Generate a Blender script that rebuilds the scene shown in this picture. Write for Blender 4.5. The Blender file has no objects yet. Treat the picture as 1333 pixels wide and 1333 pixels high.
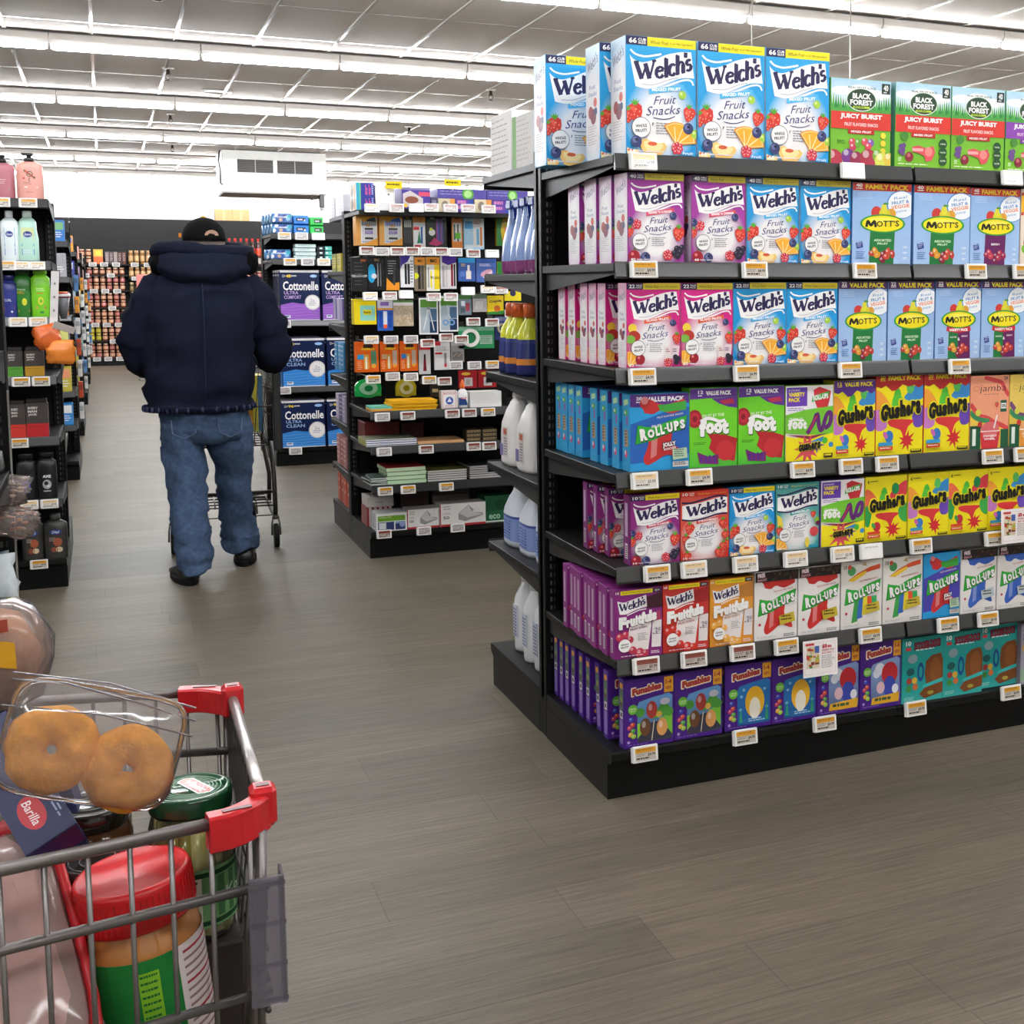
# A grocery aisle: shelving runs on both sides of a walkway, a shopper with a cart, a loaded cart in the foreground.
# World axes: x to the right along the shelf fronts, y up the walkway away from the camera, z up. Metres.
import bpy, math, random
from mathutils import Vector, Matrix, noise as mnoise
RND = random.Random(11)
COL = bpy.context.scene.collection
PI = math.pi
LAMP = 14.0
EXPO = 2.38
# ---------------------------------------------------------------- colour
_lc = {}
def lin(h):
 if not isinstance(h, str):
  return tuple(h) if len(h) == 4 else (h[0], h[1], h[2], 1.0)
 if h in _lc:
  return _lc[h]
 s = h.lstrip('#')
 r = []
 for i in (0, 2, 4):
  c = int(s[i:i + 2], 16) / 255
  r.append(c / 12.92 if c <= .04045 else ((c + .055) / 1.055) ** 2.4)
 _lc[h] = (r[0], r[1], r[2], 1.0)
 return _lc[h]
def mixc(a, b, t):
 a, b = lin(a), lin(b)
 return tuple(a[i] * (1 - t) + b[i] * t for i in range(4))
# ---------------------------------------------------------------- materials
MATS = {}
def new_mat(name):
 m = bpy.data.materials.new(name)
 m.use_nodes = True
 nt = m.node_tree
 nt.nodes.clear()
 out = nt.nodes.new('ShaderNodeOutputMaterial')
 return m, nt, out
def N(nt, typ, **kw):
 n = nt.nodes.new(typ)
 for k, v in kw.items():
  if k in n.inputs:
   n.inputs[k].default_value = v
  else:
   setattr(n, k, v)
 return n
def attr_mat(name, rough=.45, spec=.5, metal=0., coat=0., noise=0., nscale=60., bump=0., bscale=400., stretch=None, transmission=0., alpha=1.):
 """a surface whose printed or moulded colour is stored on its faces, with a procedural grain"""
 m, nt, out = new_mat(name)
 b = N(nt, 'ShaderNodeBsdfPrincipled')
 b.inputs['Roughness'].default_value = rough
 b.inputs['Specular IOR Level'].default_value = spec
 b.inputs['Metallic'].default_value = metal
 b.inputs['Coat Weight'].default_value = coat
 b.inputs['Coat Roughness'].default_value = .12
 b.inputs['Transmission Weight'].default_value = transmission
 b.inputs['Alpha'].default_value = alpha
 a = N(nt, 'ShaderNodeAttribute', attribute_name='Col')
 tc = N(nt, 'ShaderNodeTexCoord')
 vec = tc.outputs['Object']
 if stretch:
  mp = N(nt, 'ShaderNodeMapping')
  mp.inputs['Scale'].default_value = stretch
  nt.links.new(vec, mp.inputs['Vector'])
  vec = mp.outputs['Vector']
 src = a.outputs['Color']
 if noise > 0:
  nz = N(nt, 'ShaderNodeTexNoise')
  nz.inputs['Scale'].default_value = nscale
  nz.inputs['Detail'].default_value = 4
  nt.links.new(vec, nz.inputs['Vector'])
  mr = N(nt, 'ShaderNodeMapRange')
  mr.inputs['From Min'].default_value = .3
  mr.inputs['From Max'].default_value = .7
  mr.inputs['To Min'].default_value = 1 - noise
  mr.inputs['To Max'].default_value = 1 + noise
  nt.links.new(nz.outputs['Fac'], mr.inputs['Value'])
  mx = N(nt, 'ShaderNodeMix', data_type='RGBA', blend_type='MULTIPLY')
  mx.inputs['Factor'].default_value = 1
  nt.links.new(src, mx.inputs['A'])
  nt.links.new(mr.outputs['Result'], mx.inputs['B'])
  src = mx.outputs['Result']
 nt.links.new(src, b.inputs['Base Color'])
 if bump > 0:
  n2 = N(nt, 'ShaderNodeTexNoise')
  n2.inputs['Scale'].default_value = bscale
  n2.inputs['Detail'].default_value = 3
  nt.links.new(vec, n2.inputs['Vector'])
  bp = N(nt, 'ShaderNodeBump')
  bp.inputs['Strength'].default_value = bump
  bp.inputs['Distance'].default_value = .002
  nt.links.new(n2.outputs['Fac'], bp.inputs['Height'])
  nt.links.new(bp.outputs['Normal'], b.inputs['Normal'])
 nt.links.new(b.outputs['BSDF'], out.inputs['Surface'])
 MATS[name] = m
 return m
attr_mat('card', rough=.42, spec=.35, noise=.02, nscale=30)
attr_mat('paper', rough=.75, spec=.2, noise=.03, nscale=80)
attr_mat('plastic', rough=.3, spec=.5, noise=.02, nscale=20)
attr_mat('film', rough=.22, spec=.6, noise=.03, nscale=25, bump=.5, bscale=30)
attr_mat('gloss', rough=.12, spec=.6, noise=.02, nscale=20)
attr_mat('shelf_metal', rough=.42, spec=.24, noise=.08, nscale=150, bump=.15, bscale=900)
attr_mat('rail_plastic', rough=.3, spec=.6, coat=.5, noise=.03, nscale=40)
attr_mat('steel', rough=.35, spec=.5, metal=.75, noise=.06, nscale=90)
attr_mat('paint_white', rough=.5, spec=.4, noise=.03, nscale=12)
attr_mat('denim', rough=.9, spec=.12, noise=.22, nscale=45, bump=.6, bscale=500)
attr_mat('jacket_cloth', rough=.92, spec=.1, noise=.25, nscale=170, bump=.7, bscale=420)
attr_mat('skin', rough=.55, spec=.4, noise=.05, nscale=60)
attr_mat('leather', rough=.32, spec=.5, noise=.1, nscale=80, bump=.3, bscale=200)
attr_mat('dough', rough=.7, spec=.25, noise=.18, nscale=60, bump=.8, bscale=180)
attr_mat('rubber', rough=.7, spec=.3, noise=.08, nscale=60)
def clear_mat(name, tint, op=.12, rough=.05, fres=1.15):
 """thin clear plastic: mostly see-through with a glossy skin"""
 m, nt, out = new_mat(name)
 tr = N(nt, 'ShaderNodeBsdfTransparent')
 tr.inputs['Color'].default_value = lin(tint)
 gl = N(nt, 'ShaderNodeBsdfGlossy')
 gl.inputs['Roughness'].default_value = rough
 df = N(nt, 'ShaderNodeBsdfDiffuse')
 df.inputs['Color'].default_value = lin(tint)
 lw = N(nt, 'ShaderNodeFresnel')
 lw.inputs['IOR'].default_value = 1.45
 nz = N(nt, 'ShaderNodeTexNoise')
 nz.inputs['Scale'].default_value = 22
 tc = N(nt, 'ShaderNodeTexCoord')
 nt.links.new(tc.outputs['Object'], nz.inputs['Vector'])
 bp = N(nt, 'ShaderNodeBump')
 bp.inputs['Strength'].default_value = .35
 bp.inputs['Distance'].default_value = .004
 nt.links.new(nz.outputs['Fac'], bp.inputs['Height'])
 nt.links.new(bp.outputs['Normal'], gl.inputs['Normal'])
 nt.links.new(bp.outputs['Normal'], lw.inputs['Normal'])
 m1 = N(nt, 'ShaderNodeMixShader')
 m1.inputs[0].default_value = op
 nt.links.new(tr.outputs[0], m1.inputs[1])
 nt.links.new(df.outputs[0], m1.inputs[2])
 ml = N(nt, 'ShaderNodeMath', operation='MULTIPLY')
 ml.inputs[1].default_value = fres
 ml.use_clamp = True
 nt.links.new(lw.outputs[0], ml.inputs[0])
 m2 = N(nt, 'ShaderNodeMixShader')
 nt.links.new(ml.outputs[0], m2.inputs[0])
 nt.links.new(m1.outputs[0], m2.inputs[1])
 nt.links.new(gl.outputs[0], m2.inputs[2])
 nt.links.new(m2.outputs[0], out.inputs['Surface'])
 MATS[name] = m
clear_mat('clear', '#f4f2f2', op=.07)
clear_mat('clear_bag', '#efe2de', op=.16, rough=.12)
clear_mat('clear_grey', '#c4c0ca', op=.17, rough=.25, fres=.8)
clear_mat('clear_jar', '#f2f4e6', op=.05, rough=.03)
def emit_mat(name, col, strength):
 m, nt, out = new_mat(name)
 e = N(nt, 'ShaderNodeEmission')
 e.inputs['Color'].default_value = lin(col)
 e.inputs['Strength'].default_value = strength
 nt.links.new(e.outputs[0], out.inputs['Surface'])
 MATS[name] = m
# ---------------------------------------------------------------- mesh builder
class MB:
 def __init__(s):
  s.v, s.f, s.c, s.m, s.sm = [], [], [], [], []
 def add(s, pts, faces, col, mat=0, smooth=False):
  b = len(s.v)
  s.v.extend(tuple(p) for p in pts)
  many = isinstance(col, list)
  for i, f in enumerate(faces):
   s.f.append(tuple(b + k for k in f))
   s.c.append(col[i] if many else col)
   s.m.append(mat); s.sm.append(smooth)
  return s
 def box(s, x0, y0, z0, x1, y1, z1, col, ch=0., mat=0):
  """col: one colour or dict of faces: f(ront -y) b l r t u(nder)"""
  g = (lambda k: col.get(k, col.get('*', '#888888'))) if isinstance(col, dict) else (lambda k: col)
  if ch <= 0:
   P = [(x0, y0, z0), (x1, y0, z0), (x1, y1, z0), (x0, y1, z0), (x0, y0, z1), (x1, y0, z1), (x1, y1, z1), (x0, y1, z1)]
   F = [(0, 1, 5, 4), (2, 3, 7, 6), (3, 0, 4, 7), (1, 2, 6, 5), (4, 5, 6, 7), (3, 2, 1, 0)]
   return s.add(P, F, [g(k) for k in 'fblrtu'], mat)
  c = ch
  X, Y, Z = (x0, x1), (y0, y1), (z0, z1)
  P, ix = [], {}
  for i in (0, 1):
   for j in (0, 1):
    for k in (0, 1):
     sx, sy, sz = (1, -1)[i], (1, -1)[j], (1, -1)[k]
     for a in 'xyz':
      ix[(i, j, k, a)] = len(P)
      P.append((X[i] + (0 if a == 'x' else sx * c), Y[j] + (0 if a == 'y' else sy * c), Z[k] + (0 if a == 'z' else sz * c)))
  I = lambda i, j, k, a: ix[(i, j, k, a)]
  F, C = [], []
  def q(*f, k): F.append(f); C.append(g(k))
  q(I(0,0,0,'y'), I(1,0,0,'y'), I(1,0,1,'y'), I(0,0,1,'y'), k='f')
  q(I(1,1,0,'y'), I(0,1,0,'y'), I(0,1,1,'y'), I(1,1,1,'y'), k='b')
  q(I(0,1,0,'x'), I(0,0,0,'x'), I(0,0,1,'x'), I(0,1,1,'x'), k='l')
  q(I(1,0,0,'x'), I(1,1,0,'x'), I(1,1,1,'x'), I(1,0,1,'x'), k='r')
  q(I(0,0,1,'z'), I(1,0,1,'z'), I(1,1,1,'z'), I(0,1,1,'z'), k='t')
  q(I(0,1,0,'z'), I(1,1,0,'z'), I(1,0,0,'z'), I(0,0,0,'z'), k='u')
  for i in (0, 1):
   for j in (0, 1):
    f = (I(i,j,0,'x'), I(i,j,0,'y'), I(i,j,1,'y'), I(i,j,1,'x'))
    q(*(f if i == j else f[::-1]), k='f' if j == 0 else 'b')
  for i in (0, 1):
   for k in (0, 1):
    f = (I(i,0,k,'x'), I(i,1,k,'x'), I(i,1,k,'z'), I(i,0,k,'z'))
    q(*(f if i == k else f[::-1]), k='l' if i == 0 else 'r')
  for j in (0, 1):
   for k in (0, 1):
    f = (I(0,j,k,'z'), I(1,j,k,'z'), I(1,j,k,'y'), I(0,j,k,'y'))
    q(*(f if j == k else f[::-1]), k='f' if j == 0 else 'b')
  for i in (0, 1):
   for j in (0, 1):
    for k in (0, 1):
     f = (I(i,j,k,'x'), I(i,j,k,'y'), I(i,j,k,'z'))
     q(*(f if (i + j + k) % 2 else f[::-1]), k='t' if k else 'u')
  return s.add(P, F, C, mat)
 def loft(s, rings, col, mat=0, smooth=True, caps=True, closed=True):
  n = len(rings[0]); P = [p for r in rings for p in r]; F, C = [], []
  many = isinstance(col, list)
  for i in range(len(rings) - 1):
   for k in range(n if closed else n - 1):
    k2 = (k + 1) % n
    F.append((i * n + k, i * n + k2, (i + 1) * n + k2, (i + 1) * n + k))
    C.append(col[i] if many else col)
  if caps:
   F.append(tuple(range(n - 1, -1, -1))); C.append(col[0] if many else col)
   F.append(tuple((len(rings) - 1) * n + k for k in range(n))); C.append(col[-1] if many else col)
  return s.add(P, F, C, mat, smooth)
 def lathe(s, prof, cx=0, cy=0, n=16, col='#888888', mat=0, sx=1., sy=1., smooth=True, caps=True):
  """prof: (r,z[,colour of the band above])"""
  rings = [[(cx + sx * p[0] * math.cos(2 * PI * k / n), cy + sy * p[0] * math.sin(2 * PI * k / n), p[1]) for k in range(n)] for p in prof]
  cols = [p[2] if len(p) > 2 else col for p in prof]
  for i in range(1, len(cols)):
   pass
  return s.loft(rings, cols, mat, smooth, caps)
 def tube(s, path, r, n=8, col='#888888', mat=0, smooth=True, closed=False):
  path = [Vector(p) for p in path]; m = len(path); rings = []
  up = None
  for i, p in enumerate(path):
   if closed:
    t = path[(i + 1) % m] - path[i - 1]
   else:
    t = (path[min(i + 1, m - 1)] - path[max(i - 1, 0)])
   t.normalize()
   if up is None:
    up = Vector((0, 0, 1)) if abs(t.z) < .9 else Vector((1, 0, 0))
   a = t.cross(up)
   if a.length < 1e-4: a = t.orthogonal()
   a.normalize(); b = a.cross(t); up = b
   rr = r[i] if isinstance(r, (list, tuple)) else r
   rings.append([tuple(p + rr * (math.cos(2 * PI * k / n) * a + math.sin(2 * PI * k / n) * b)) for k in range(n)])
  if closed: rings.append(rings[0])
  return s.loft(rings, col, mat, smooth, not closed)
 def bar(s, p, q, w, h, col, mat=0):
  """rectangular bar from p to q"""
  p, q = Vector(p), Vector(q); t = (q - p).normalized()
  a = t.cross(Vector((0, 0, 1)))
  if a.length < 1e-4: a = Vector((1, 0, 0))
  a.normalize(); b = a.cross(t)
  R = lambda o: [tuple(o + x * w / 2 * a + y * h / 2 * b) for x, y in ((-1, -1), (1, -1), (1, 1), (-1, 1))]
  return s.loft([R(p), R(q)], col, mat, False)
 def prism(s, poly, axis, a0, a1, col, mat=0, smooth=False):
  """extrude a 2D polygon along an axis: 'x' poly=(y,z); 'y' poly=(x,z); 'z' poly=(x,y)"""
  def P(u, v, a): return {'x': (a, u, v), 'y': (u, a, v), 'z': (u, v, a)}[axis]
  n = len(poly)
  pts = [P(u, v, a0) for u, v in poly] + [P(u, v, a1) for u, v in poly]
  area = sum(poly[i][0] * poly[(i + 1) % n][1] - poly[(i + 1) % n][0] * poly[i][1] for i in range(n))
  rev = (area > 0) != (axis == 'y')
  F = [(i, (i + 1) % n, n + (i + 1) % n, n + i) for i in range(n)] + [tuple(range(n - 1, -1, -1)), tuple(range(n, 2 * n))]
  if not rev: F = [f[::-1] for f in F]
  return s.add(pts, F, col, mat, smooth)
 def ell(s, c, r, n=14, m=9, col='#888888', mat=0):
  rings = []
  for i in range(m + 1):
   t = -PI / 2 + PI * i / m
   q = max(math.cos(t), .02)
   rings.append([(c[0] + r[0] * q * math.cos(2 * PI * k / n), c[1] + r[1] * q * math.sin(2 * PI * k / n), c[2] + r[2] * math.sin(t)) for k in range(n)])
  return s.loft(rings, col, mat, True)
 def xf(s, M, start=0):
  for i in range(start, len(s.v)):
   s.v[i] = tuple(M @ Vector(s.v[i]))
  return s
 def mesh(s, name, mats):
  me = bpy.data.meshes.new(name)
  me.from_pydata(s.v, [], s.f)
  for mn in (mats if isinstance(mats, (list, tuple)) else [mats]):
   me.materials.append(MATS[mn])
  ca = me.color_attributes.new('Col', 'FLOAT_COLOR', 'CORNER')
  buf = []
  for f, c in zip(s.f, s.c):
   if isinstance(c, list):
    for k in c: buf.extend(lin(k))
   else:
    buf.extend(lin(c) * len(f))
  ca.data.foreach_set('color', buf)
  me.polygons.foreach_set('material_index', s.m)
  me.polygons.foreach_set('use_smooth', s.sm)
  me.update()
  return me
 def build(s, name, mats, parent=None, loc=None, rot=None, kind=None):
  o = bpy.data.objects.new(name, s.mesh(name, mats))
  COL.objects.link(o)
  if parent is not None: o.parent = parent
  if loc is not None: o.location = loc
  if rot is not None: o.rotation_euler = rot
  if kind: o['kind'] = kind
  return o
USED = {}
def tag(o, label, cat, group=None):
 o['label'] = label; o['category'] = cat
 if group: o['group'] = group
 USED.setdefault(label, []).append(o.name)
 return o
def empty(name, loc=(0, 0, 0), rz=0.):
 o = bpy.data.objects.new(name, None); COL.objects.link(o)
 o.location = loc; o.rotation_euler = (0, 0, rz); o.empty_display_size = .05
 return o
def inst(name, me, loc, rot=(0, 0, 0), parent=None, scale=None):
 o = bpy.data.objects.new(name, me); COL.objects.link(o)
 o.location = loc; o.rotation_euler = rot
 if parent is not None: o.parent = parent
 if scale: o.scale = scale
 return o
def copy_thing(src, loc=None, rot=None):
 c = src.copy(); COL.objects.link(c)
 if loc is not None: c.location = loc
 if rot is not None: c.rotation_euler = rot
 for ch in src.children:
  k = ch.copy(); COL.objects.link(k); k.parent = c
  for g in ch.children:
   d = g.copy(); COL.objects.link(d); d.parent = k
 return c
ORD = ['zeroth', 'first', 'second', 'third', 'fourth', 'fifth', 'sixth', 'seventh', 'eighth', 'ninth', 'tenth', 'eleventh', 'twelfth', 'thirteenth', 'fourteenth', 'fifteenth', 'sixteenth', 'seventeenth', 'eighteenth', 'nineteenth', 'twentieth', 'twenty-first', 'twenty-second', 'twenty-third', 'twenty-fourth', 'twenty-fifth', 'twenty-sixth']
# ---------------------------------------------------------------- flat print
_tc = {}
def tmesh(txt, off):
 k = (txt, off)
 if k in _tc: return _tc[k]
 cu = bpy.data.curves.new('t', 'FONT')
 cu.body = txt; cu.resolution_u = 2; cu.offset = off
 ob = bpy.data.objects.new('t', cu)
 me = ob.to_mesh()
 v = [(p.co.x, p.co.y) for p in me.vertices]
 f = [tuple(p.vertices) for p in me.polygons]
 ob.to_mesh_clear()
 bpy.data.objects.remove(ob); bpy.data.curves.remove(cu)
 if v:
  x0 = min(p[0] for p in v); x1 = max(p[0] for p in v); y0 = min(p[1] for p in v); y1 = max(p[1] for p in v)
  v = [((p[0] - x0) / max(x1 - x0, 1e-6), (p[1] - y0) / max(y1 - y0, 1e-6)) for p in v]
 _tc[k] = (v, f)
 return _tc[k]
def clip01(pts, cols):
 for ax, val, sg in ((0, 0., 1), (0, 1., -1), (1, 0., 1), (1, 1., -1)):
  if not pts: return pts, cols
  op, oc = [], []
  n = len(pts)
  for i in range(n):
   a, b = pts[i], pts[(i + 1) % n]
   ca, cb = cols[i], cols[(i + 1) % n]
   da, db = sg * (a[ax] - val), sg * (b[ax] - val)
   if da >= 0: op.append(a); oc.append(ca)
   if (da >= 0) != (db >= 0):
    t = da / (da - db)
    op.append((a[0] + (b[0] - a[0]) * t, a[1] + (b[1] - a[1]) * t)); oc.append(mixc(ca, cb, t))
  pts, cols = op, oc
 return pts, cols
class Art:
 """flat print in face coordinates, u and v run 0..1; w,h the face in metres"""
 def __init__(s, w, h):
  s.w, s.h, s.it, s.L = w, h, [], 0
  s.ar = w / h
 def poly(s, pts, col, same=False):
  if not same: s.L += 1
  cols = col if isinstance(col, list) else [col] * len(pts)
  if any(p[0] < 0 or p[0] > 1 or p[1] < 0 or p[1] > 1 for p in pts):
   pts, cols = clip01(list(pts), list(cols))
   if len(pts) < 3: return s
  s.it.append((pts, cols, s.L)); return s
 def rect(s, u0, v0, u1, v1, col, rot=0):
  P = [(u0, v0), (u1, v0), (u1, v1), (u0, v1)]
  return s.poly(s._rot(P, rot, ((u0 + u1) / 2, (v0 + v1) / 2)), col)
 def grad(s, u0, v0, u1, v1, cb, ct):
  return s.poly([(u0, v0), (u1, v0), (u1, v1), (u0, v1)], [cb, cb, ct, ct])
 def _rot(s, P, deg, c):
  if not deg: return P
  a = math.radians(deg); ca, sa = math.cos(a), math.sin(a); out = []
  for u, v in P:
   x, y = (u - c[0]) * s.w, (v - c[1]) * s.h
   out.append((c[0] + (x * ca - y * sa) / s.w, c[1] + (x * sa + y * ca) / s.h))
  return out
 def ell(s, cu, cv, ru, col, rv=None, n=18, rot=0):
  rv = ru * s.ar if rv is None else rv
  P = [(cu + ru * math.cos(2 * PI * k / n), cv + rv * math.sin(2 * PI * k / n)) for k in range(n)]
  return s.poly(s._rot(P, rot, (cu, cv)), col)
 def halo(s, cu, cv, ru, rv, cin, cout, r0=.55, n=24):
  """disc of cin fading out to cout"""
  s.L += 1
  e = lambda q, k: (cu + q * ru * math.cos(2 * PI * k / n), cv + q * rv * math.sin(2 * PI * k / n))
  s.poly([e(r0, k) for k in range(n)], cin, True)
  for k in range(n):
   s.poly([e(r0, k), e(r0, k + 1), e(1, k + 1), e(1, k)][::-1], [cout, cout, cin, cin], True) if False else s.poly([e(r0, k), e(1, k), e(1, k + 1), e(r0, k + 1)], [cin, cout, cout, cin], True)
  return s
 def text(s, txt, u0, v0, u1, v1, col, rot=0, shear=0., bold=.012, out=None, ow=.03):
  if out:
   e = ow
   du, dv = (u1 - u0) * e * .35, (v1 - v0) * e * 1.5
   s.text(txt, u0 - du, v0 - dv, u1 + du, v1 + dv, out, rot, shear, bold + ow)
  spread = max(0., bold - .045)
  v, f = tmesh(txt, min(bold, .045))
  if not v: return s
  s.L += 1
  if spread:
   k = spread * 1.1 / max(1, 1)
   hh = (v1 - v0) * s.h
   for i in range(6):
    du, dv = k * hh * math.cos(i * PI / 3) / s.w * .9, k * hh * math.sin(i * PI / 3) / s.h * .9
    L0 = s.L; s.text(txt, u0 + du, v0 + dv, u1 + du, v1 + dv, col, rot, shear, .045)
   s.L += 1
  P = []
  for x, y in v:
   P.append((u0 + (u1 - u0) * x + shear * (y - .5) * (v1 - v0) / s.ar, v0 + (v1 - v0) * y))
  P = s._rot(P, rot, ((u0 + u1) / 2, (v0 + v1) / 2))
  for t in f:
   s.poly([P[i] for i in t], col, True)
  return s
 def stroke(s, pts, w, col, nib=None):
  """a line of width w (share of the face width); nib=(thick, thin) gives a broad-pen line"""
  s.L += 1
  if not nib and 3 < len(pts) < 12: pts = smooth(pts)
  X = [(p[0] * s.w, p[1] * s.h) for p in pts]; n = len(X); Lq, Rq = [], []
  for i in range(n):
   a, b = X[max(i - 1, 0)], X[min(i + 1, n - 1)]
   dx, dy = b[0] - a[0], b[1] - a[1]; d = math.hypot(dx, dy) or 1e-9
   dx, dy = dx / d, dy / d
   ww = w * s.w
   if nib:
    ww *= math.sqrt((nib[0] * dy) ** 2 + (nib[1] * dx) ** 2)
   Lq.append(((X[i][0] - dy * ww / 2) / s.w, (X[i][1] + dx * ww / 2) / s.h))
   Rq.append(((X[i][0] + dy * ww / 2) / s.w, (X[i][1] - dx * ww / 2) / s.h))
  for i in range(n - 1):
   s.poly([Rq[i], Rq[i + 1], Lq[i + 1], Lq[i]], col, True)
  return s
 def lines(s, u0, v0, u1, v1, n, col, fill=.45, rag=.3):
  """small print set as rows of grey words"""
  s.L += 1
  r = random.Random(int(u0 * 991 + v0 * 577 + n))
  for i in range(n):
   vt = v1 - (v1 - v0) * i / n; hh = (v1 - v0) / n * fill
   u = u0; end = u1 - (u1 - u0) * rag * r.random()
   while u < end:
    q = min(u + (u1 - u0) * (.08 + .16 * r.random()), end)
    s.poly([(u, vt - hh), (q, vt - hh), (q, vt), (u, vt)], col, True)
    u = q + (u1 - u0) * .035
  return s
 def put(s, mb, fn, eps=.00004, mat=0):
  for pts, cols, L in s.it:
   mb.add([fn(u, v, L * eps) for u, v in pts], [tuple(range(len(pts)))], [list(cols)], mat)
def wave(u0, u1, f, n=10):
 return [(u0 + (u1 - u0) * i / n, f(i / n)) for i in range(n + 1)]
def smooth(P, n=4):
 out = []
 for i in range(len(P) - 1):
  a, b, c, d = P[max(i - 1, 0)], P[i], P[i + 1], P[min(i + 2, len(P) - 1)]
  for j in range(n):
   t = j / n
   out.append(tuple(.5 * (2 * b[k] + (c[k] - a[k]) * t + (2 * a[k] - 5 * b[k] + 4 * c[k] - d[k]) * t * t + (3 * b[k] - a[k] - 3 * c[k] + d[k]) * t ** 3) for k in (0, 1)))
 return out + [P[-1]]
# the wavy serif wordmark of the fruit snack cartons, drawn with a broad pen
def arcp(cx, cy, rx, ry, a0, a1, n=9):
 return [(cx + rx * math.cos(math.radians(a0 + (a1 - a0) * i / n)), cy + ry * math.sin(math.radians(a0 + (a1 - a0) * i / n))) for i in range(n + 1)]
_WM = [
 ([(.02, .98), (.12, .02)], 1.0), ([(.12, .03), (.20, .80)], .45), ([(.18, .88), (.255, .02)], 1.0), ([(.255, .03), (.335, .98)], .45),
 ([(-.015, .97), (.07, .97)], .6), ([(.30, .97), (.37, .97)], .6),
 (arcp(.435, .31, .065, .29, 20, 330), .8), ([(.375, .36), (.50, .40)], .5),
 ([(.545, 1.0), (.545, .02)], .9), ([(.52, .97), (.55, .99)], .6), ([(.515, .03), (.58, .03)], .5),
 (arcp(.655, .31, .06, .29, 40, 320), .85),
 ([(.745, 1.0), (.745, .02)], .9), ([(.72, .97), (.75, .99)], .6), (arcp(.80, .40, .045, .2, 165, 0), .7), ([(.845, .42), (.845, .02)], .9), ([(.715, .03), (.775, .03)], .5), ([(.815, .03), (.875, .03)], .5),
 ([(.89, 1.0), (.885, .74)], .8),
 (arcp(.94, .44, .035, .13, 20, 230, 6) + arcp(.945, .17, .04, .15, 80, -160, 7), .75)]
def wordmark(A, u0, v0, u1, v1, col, rise=.35, w=.05):
 H = v1 - v0
 f = lambda x, y: (u0 + (u1 - u0) * x, v0 + H * (y * (.78 + .1 * x) + rise * (x * x * .5 + x * .5) - .06 * math.sin(x * PI)))
 for pts, k in _WM:
  q = []
  for i in range(len(pts) - 1):
   a, b = pts[i], pts[i + 1]
   m = 3 if len(pts) < 4 else 1
   for j in range(m): q.append((a[0] + (b[0] - a[0]) * j / m, a[1] + (b[1] - a[1]) * j / m))
  q.append(pts[-1])
  A.stroke([f(*p) for p in q], w * (u1 - u0) / .8, col, nib=(1.15 * (k if k > .7 else k), .55))
def wrinkle(m, i0, amp, sc, seed=0, horiz=1.):
 for i in range(i0, len(m.v)):
  v = Vector(m.v[i]); w = Vector((v.x * sc, v.y * sc, v.z * sc * horiz + seed))
  d = mnoise.noise_vector(w) * amp
  m.v[i] = tuple(v + d)
# ================================================================ carton prints
NAVY = '#2c2450'; YEL = '#f2dc1e'; WHT = '#f4f1ee'
def strawberry(A, u, v, r, rot=0):
 P = [(-.55, .75), (0, .85), (.55, .75), (.85, .35), (.7, -.2), (.3, -.8), (0, -1), (-.3, -.8), (-.7, -.2), (-.85, .35)]
 A.poly(A._rot([(u + r * x, v + r * A.ar * y) for x, y in P], rot, (u, v)), '#d8382e')
 A.ell(u - r * .25, v + r * A.ar * .2, r * .35, '#e8604c', rot=rot)
 for x, y in ((-.4, .1), (.1, .3), (.45, .1), (-.1, -.2), (.25, -.35), (-.35, -.4), (0, -.65)):
  A.ell(u + r * x, v + r * A.ar * y, r * .07, '#f5c9a0', n=6)
 for a in (-50, -15, 20, 55):
  A.poly(A._rot([(u - r * .16, v + r * A.ar * .7), (u + r * .16, v + r * A.ar * .7), (u, v + r * A.ar * 1.35)], a * .9, (u, v + r * A.ar * .7)), '#5aa832')
def blueberry(A, u, v, r, c='#3a3f6e'):
 A.ell(u, v, r, c); A.ell(u - r * .25, v + r * A.ar * .25, r * .5, mixc(c, '#8a94c4', .5)); A.ell(u + r * .05, v + r * .3 * A.ar, r * .28, '#20223f', n=8)
def raspberry(A, u, v, r, c='#d42a3c'):
 for x, y in ((0, .6), (-.55, .35), (.55, .35), (-.3, -.05), (.3, -.05), (-.6, -.2), (.6, -.2), (0, -.5), (-.35, -.6), (.35, -.6)):
  A.ell(u + r * x, v + r * y * A.ar, r * .38, c, n=9); A.ell(u + r * (x - .08), v + r * (y + .1) * A.ar, r * .16, mixc(c, '#ffffff', .4), n=6)
def orange(A, u, v, r, rot=0):
 P = [(0, 0)] + [(math.cos(math.radians(a)), math.sin(math.radians(a))) for a in range(0, 121, 12)]
 for k, c in ((1., '#f39a1c'), (.9, '#fbe3a8'), (.84, '#f8b032')):
  A.poly(A._rot([(u + r * k * x + r * (1 - k) * .3, v + r * A.ar * (k * y + (1 - k) * .5)) for x, y in P], rot, (u, v)), c)
 for a in (30, 60, 90):
  x, y = math.cos(math.radians(a)), math.sin(math.radians(a))
  A.stroke(A._rot([(u, v), (u + r * .8 * x, v + r * .8 * A.ar * y)], rot, (u, v)), r * .05, '#fbe3a8')
def peach(A, u, v, r):
 P = [(-1, .45), (-.6, .6), (-.1, .35), (.35, .3), (.8, .35), (1, .1), (.7, -.4), (0, -.7), (-.65, -.5), (-.95, -.05)]
 A.poly([(u + r * x, v + r * A.ar * y) for x, y in P], '#f7c873')
 A.poly([(u + r * .75 * x, v + r * A.ar * (.6 * y + .1)) for x, y in P], '#fbe0a0')
 A.ell(u - r * .1, v + r * A.ar * .25, r * .35, '#d9603a', rv=r * A.ar * .14)
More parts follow.
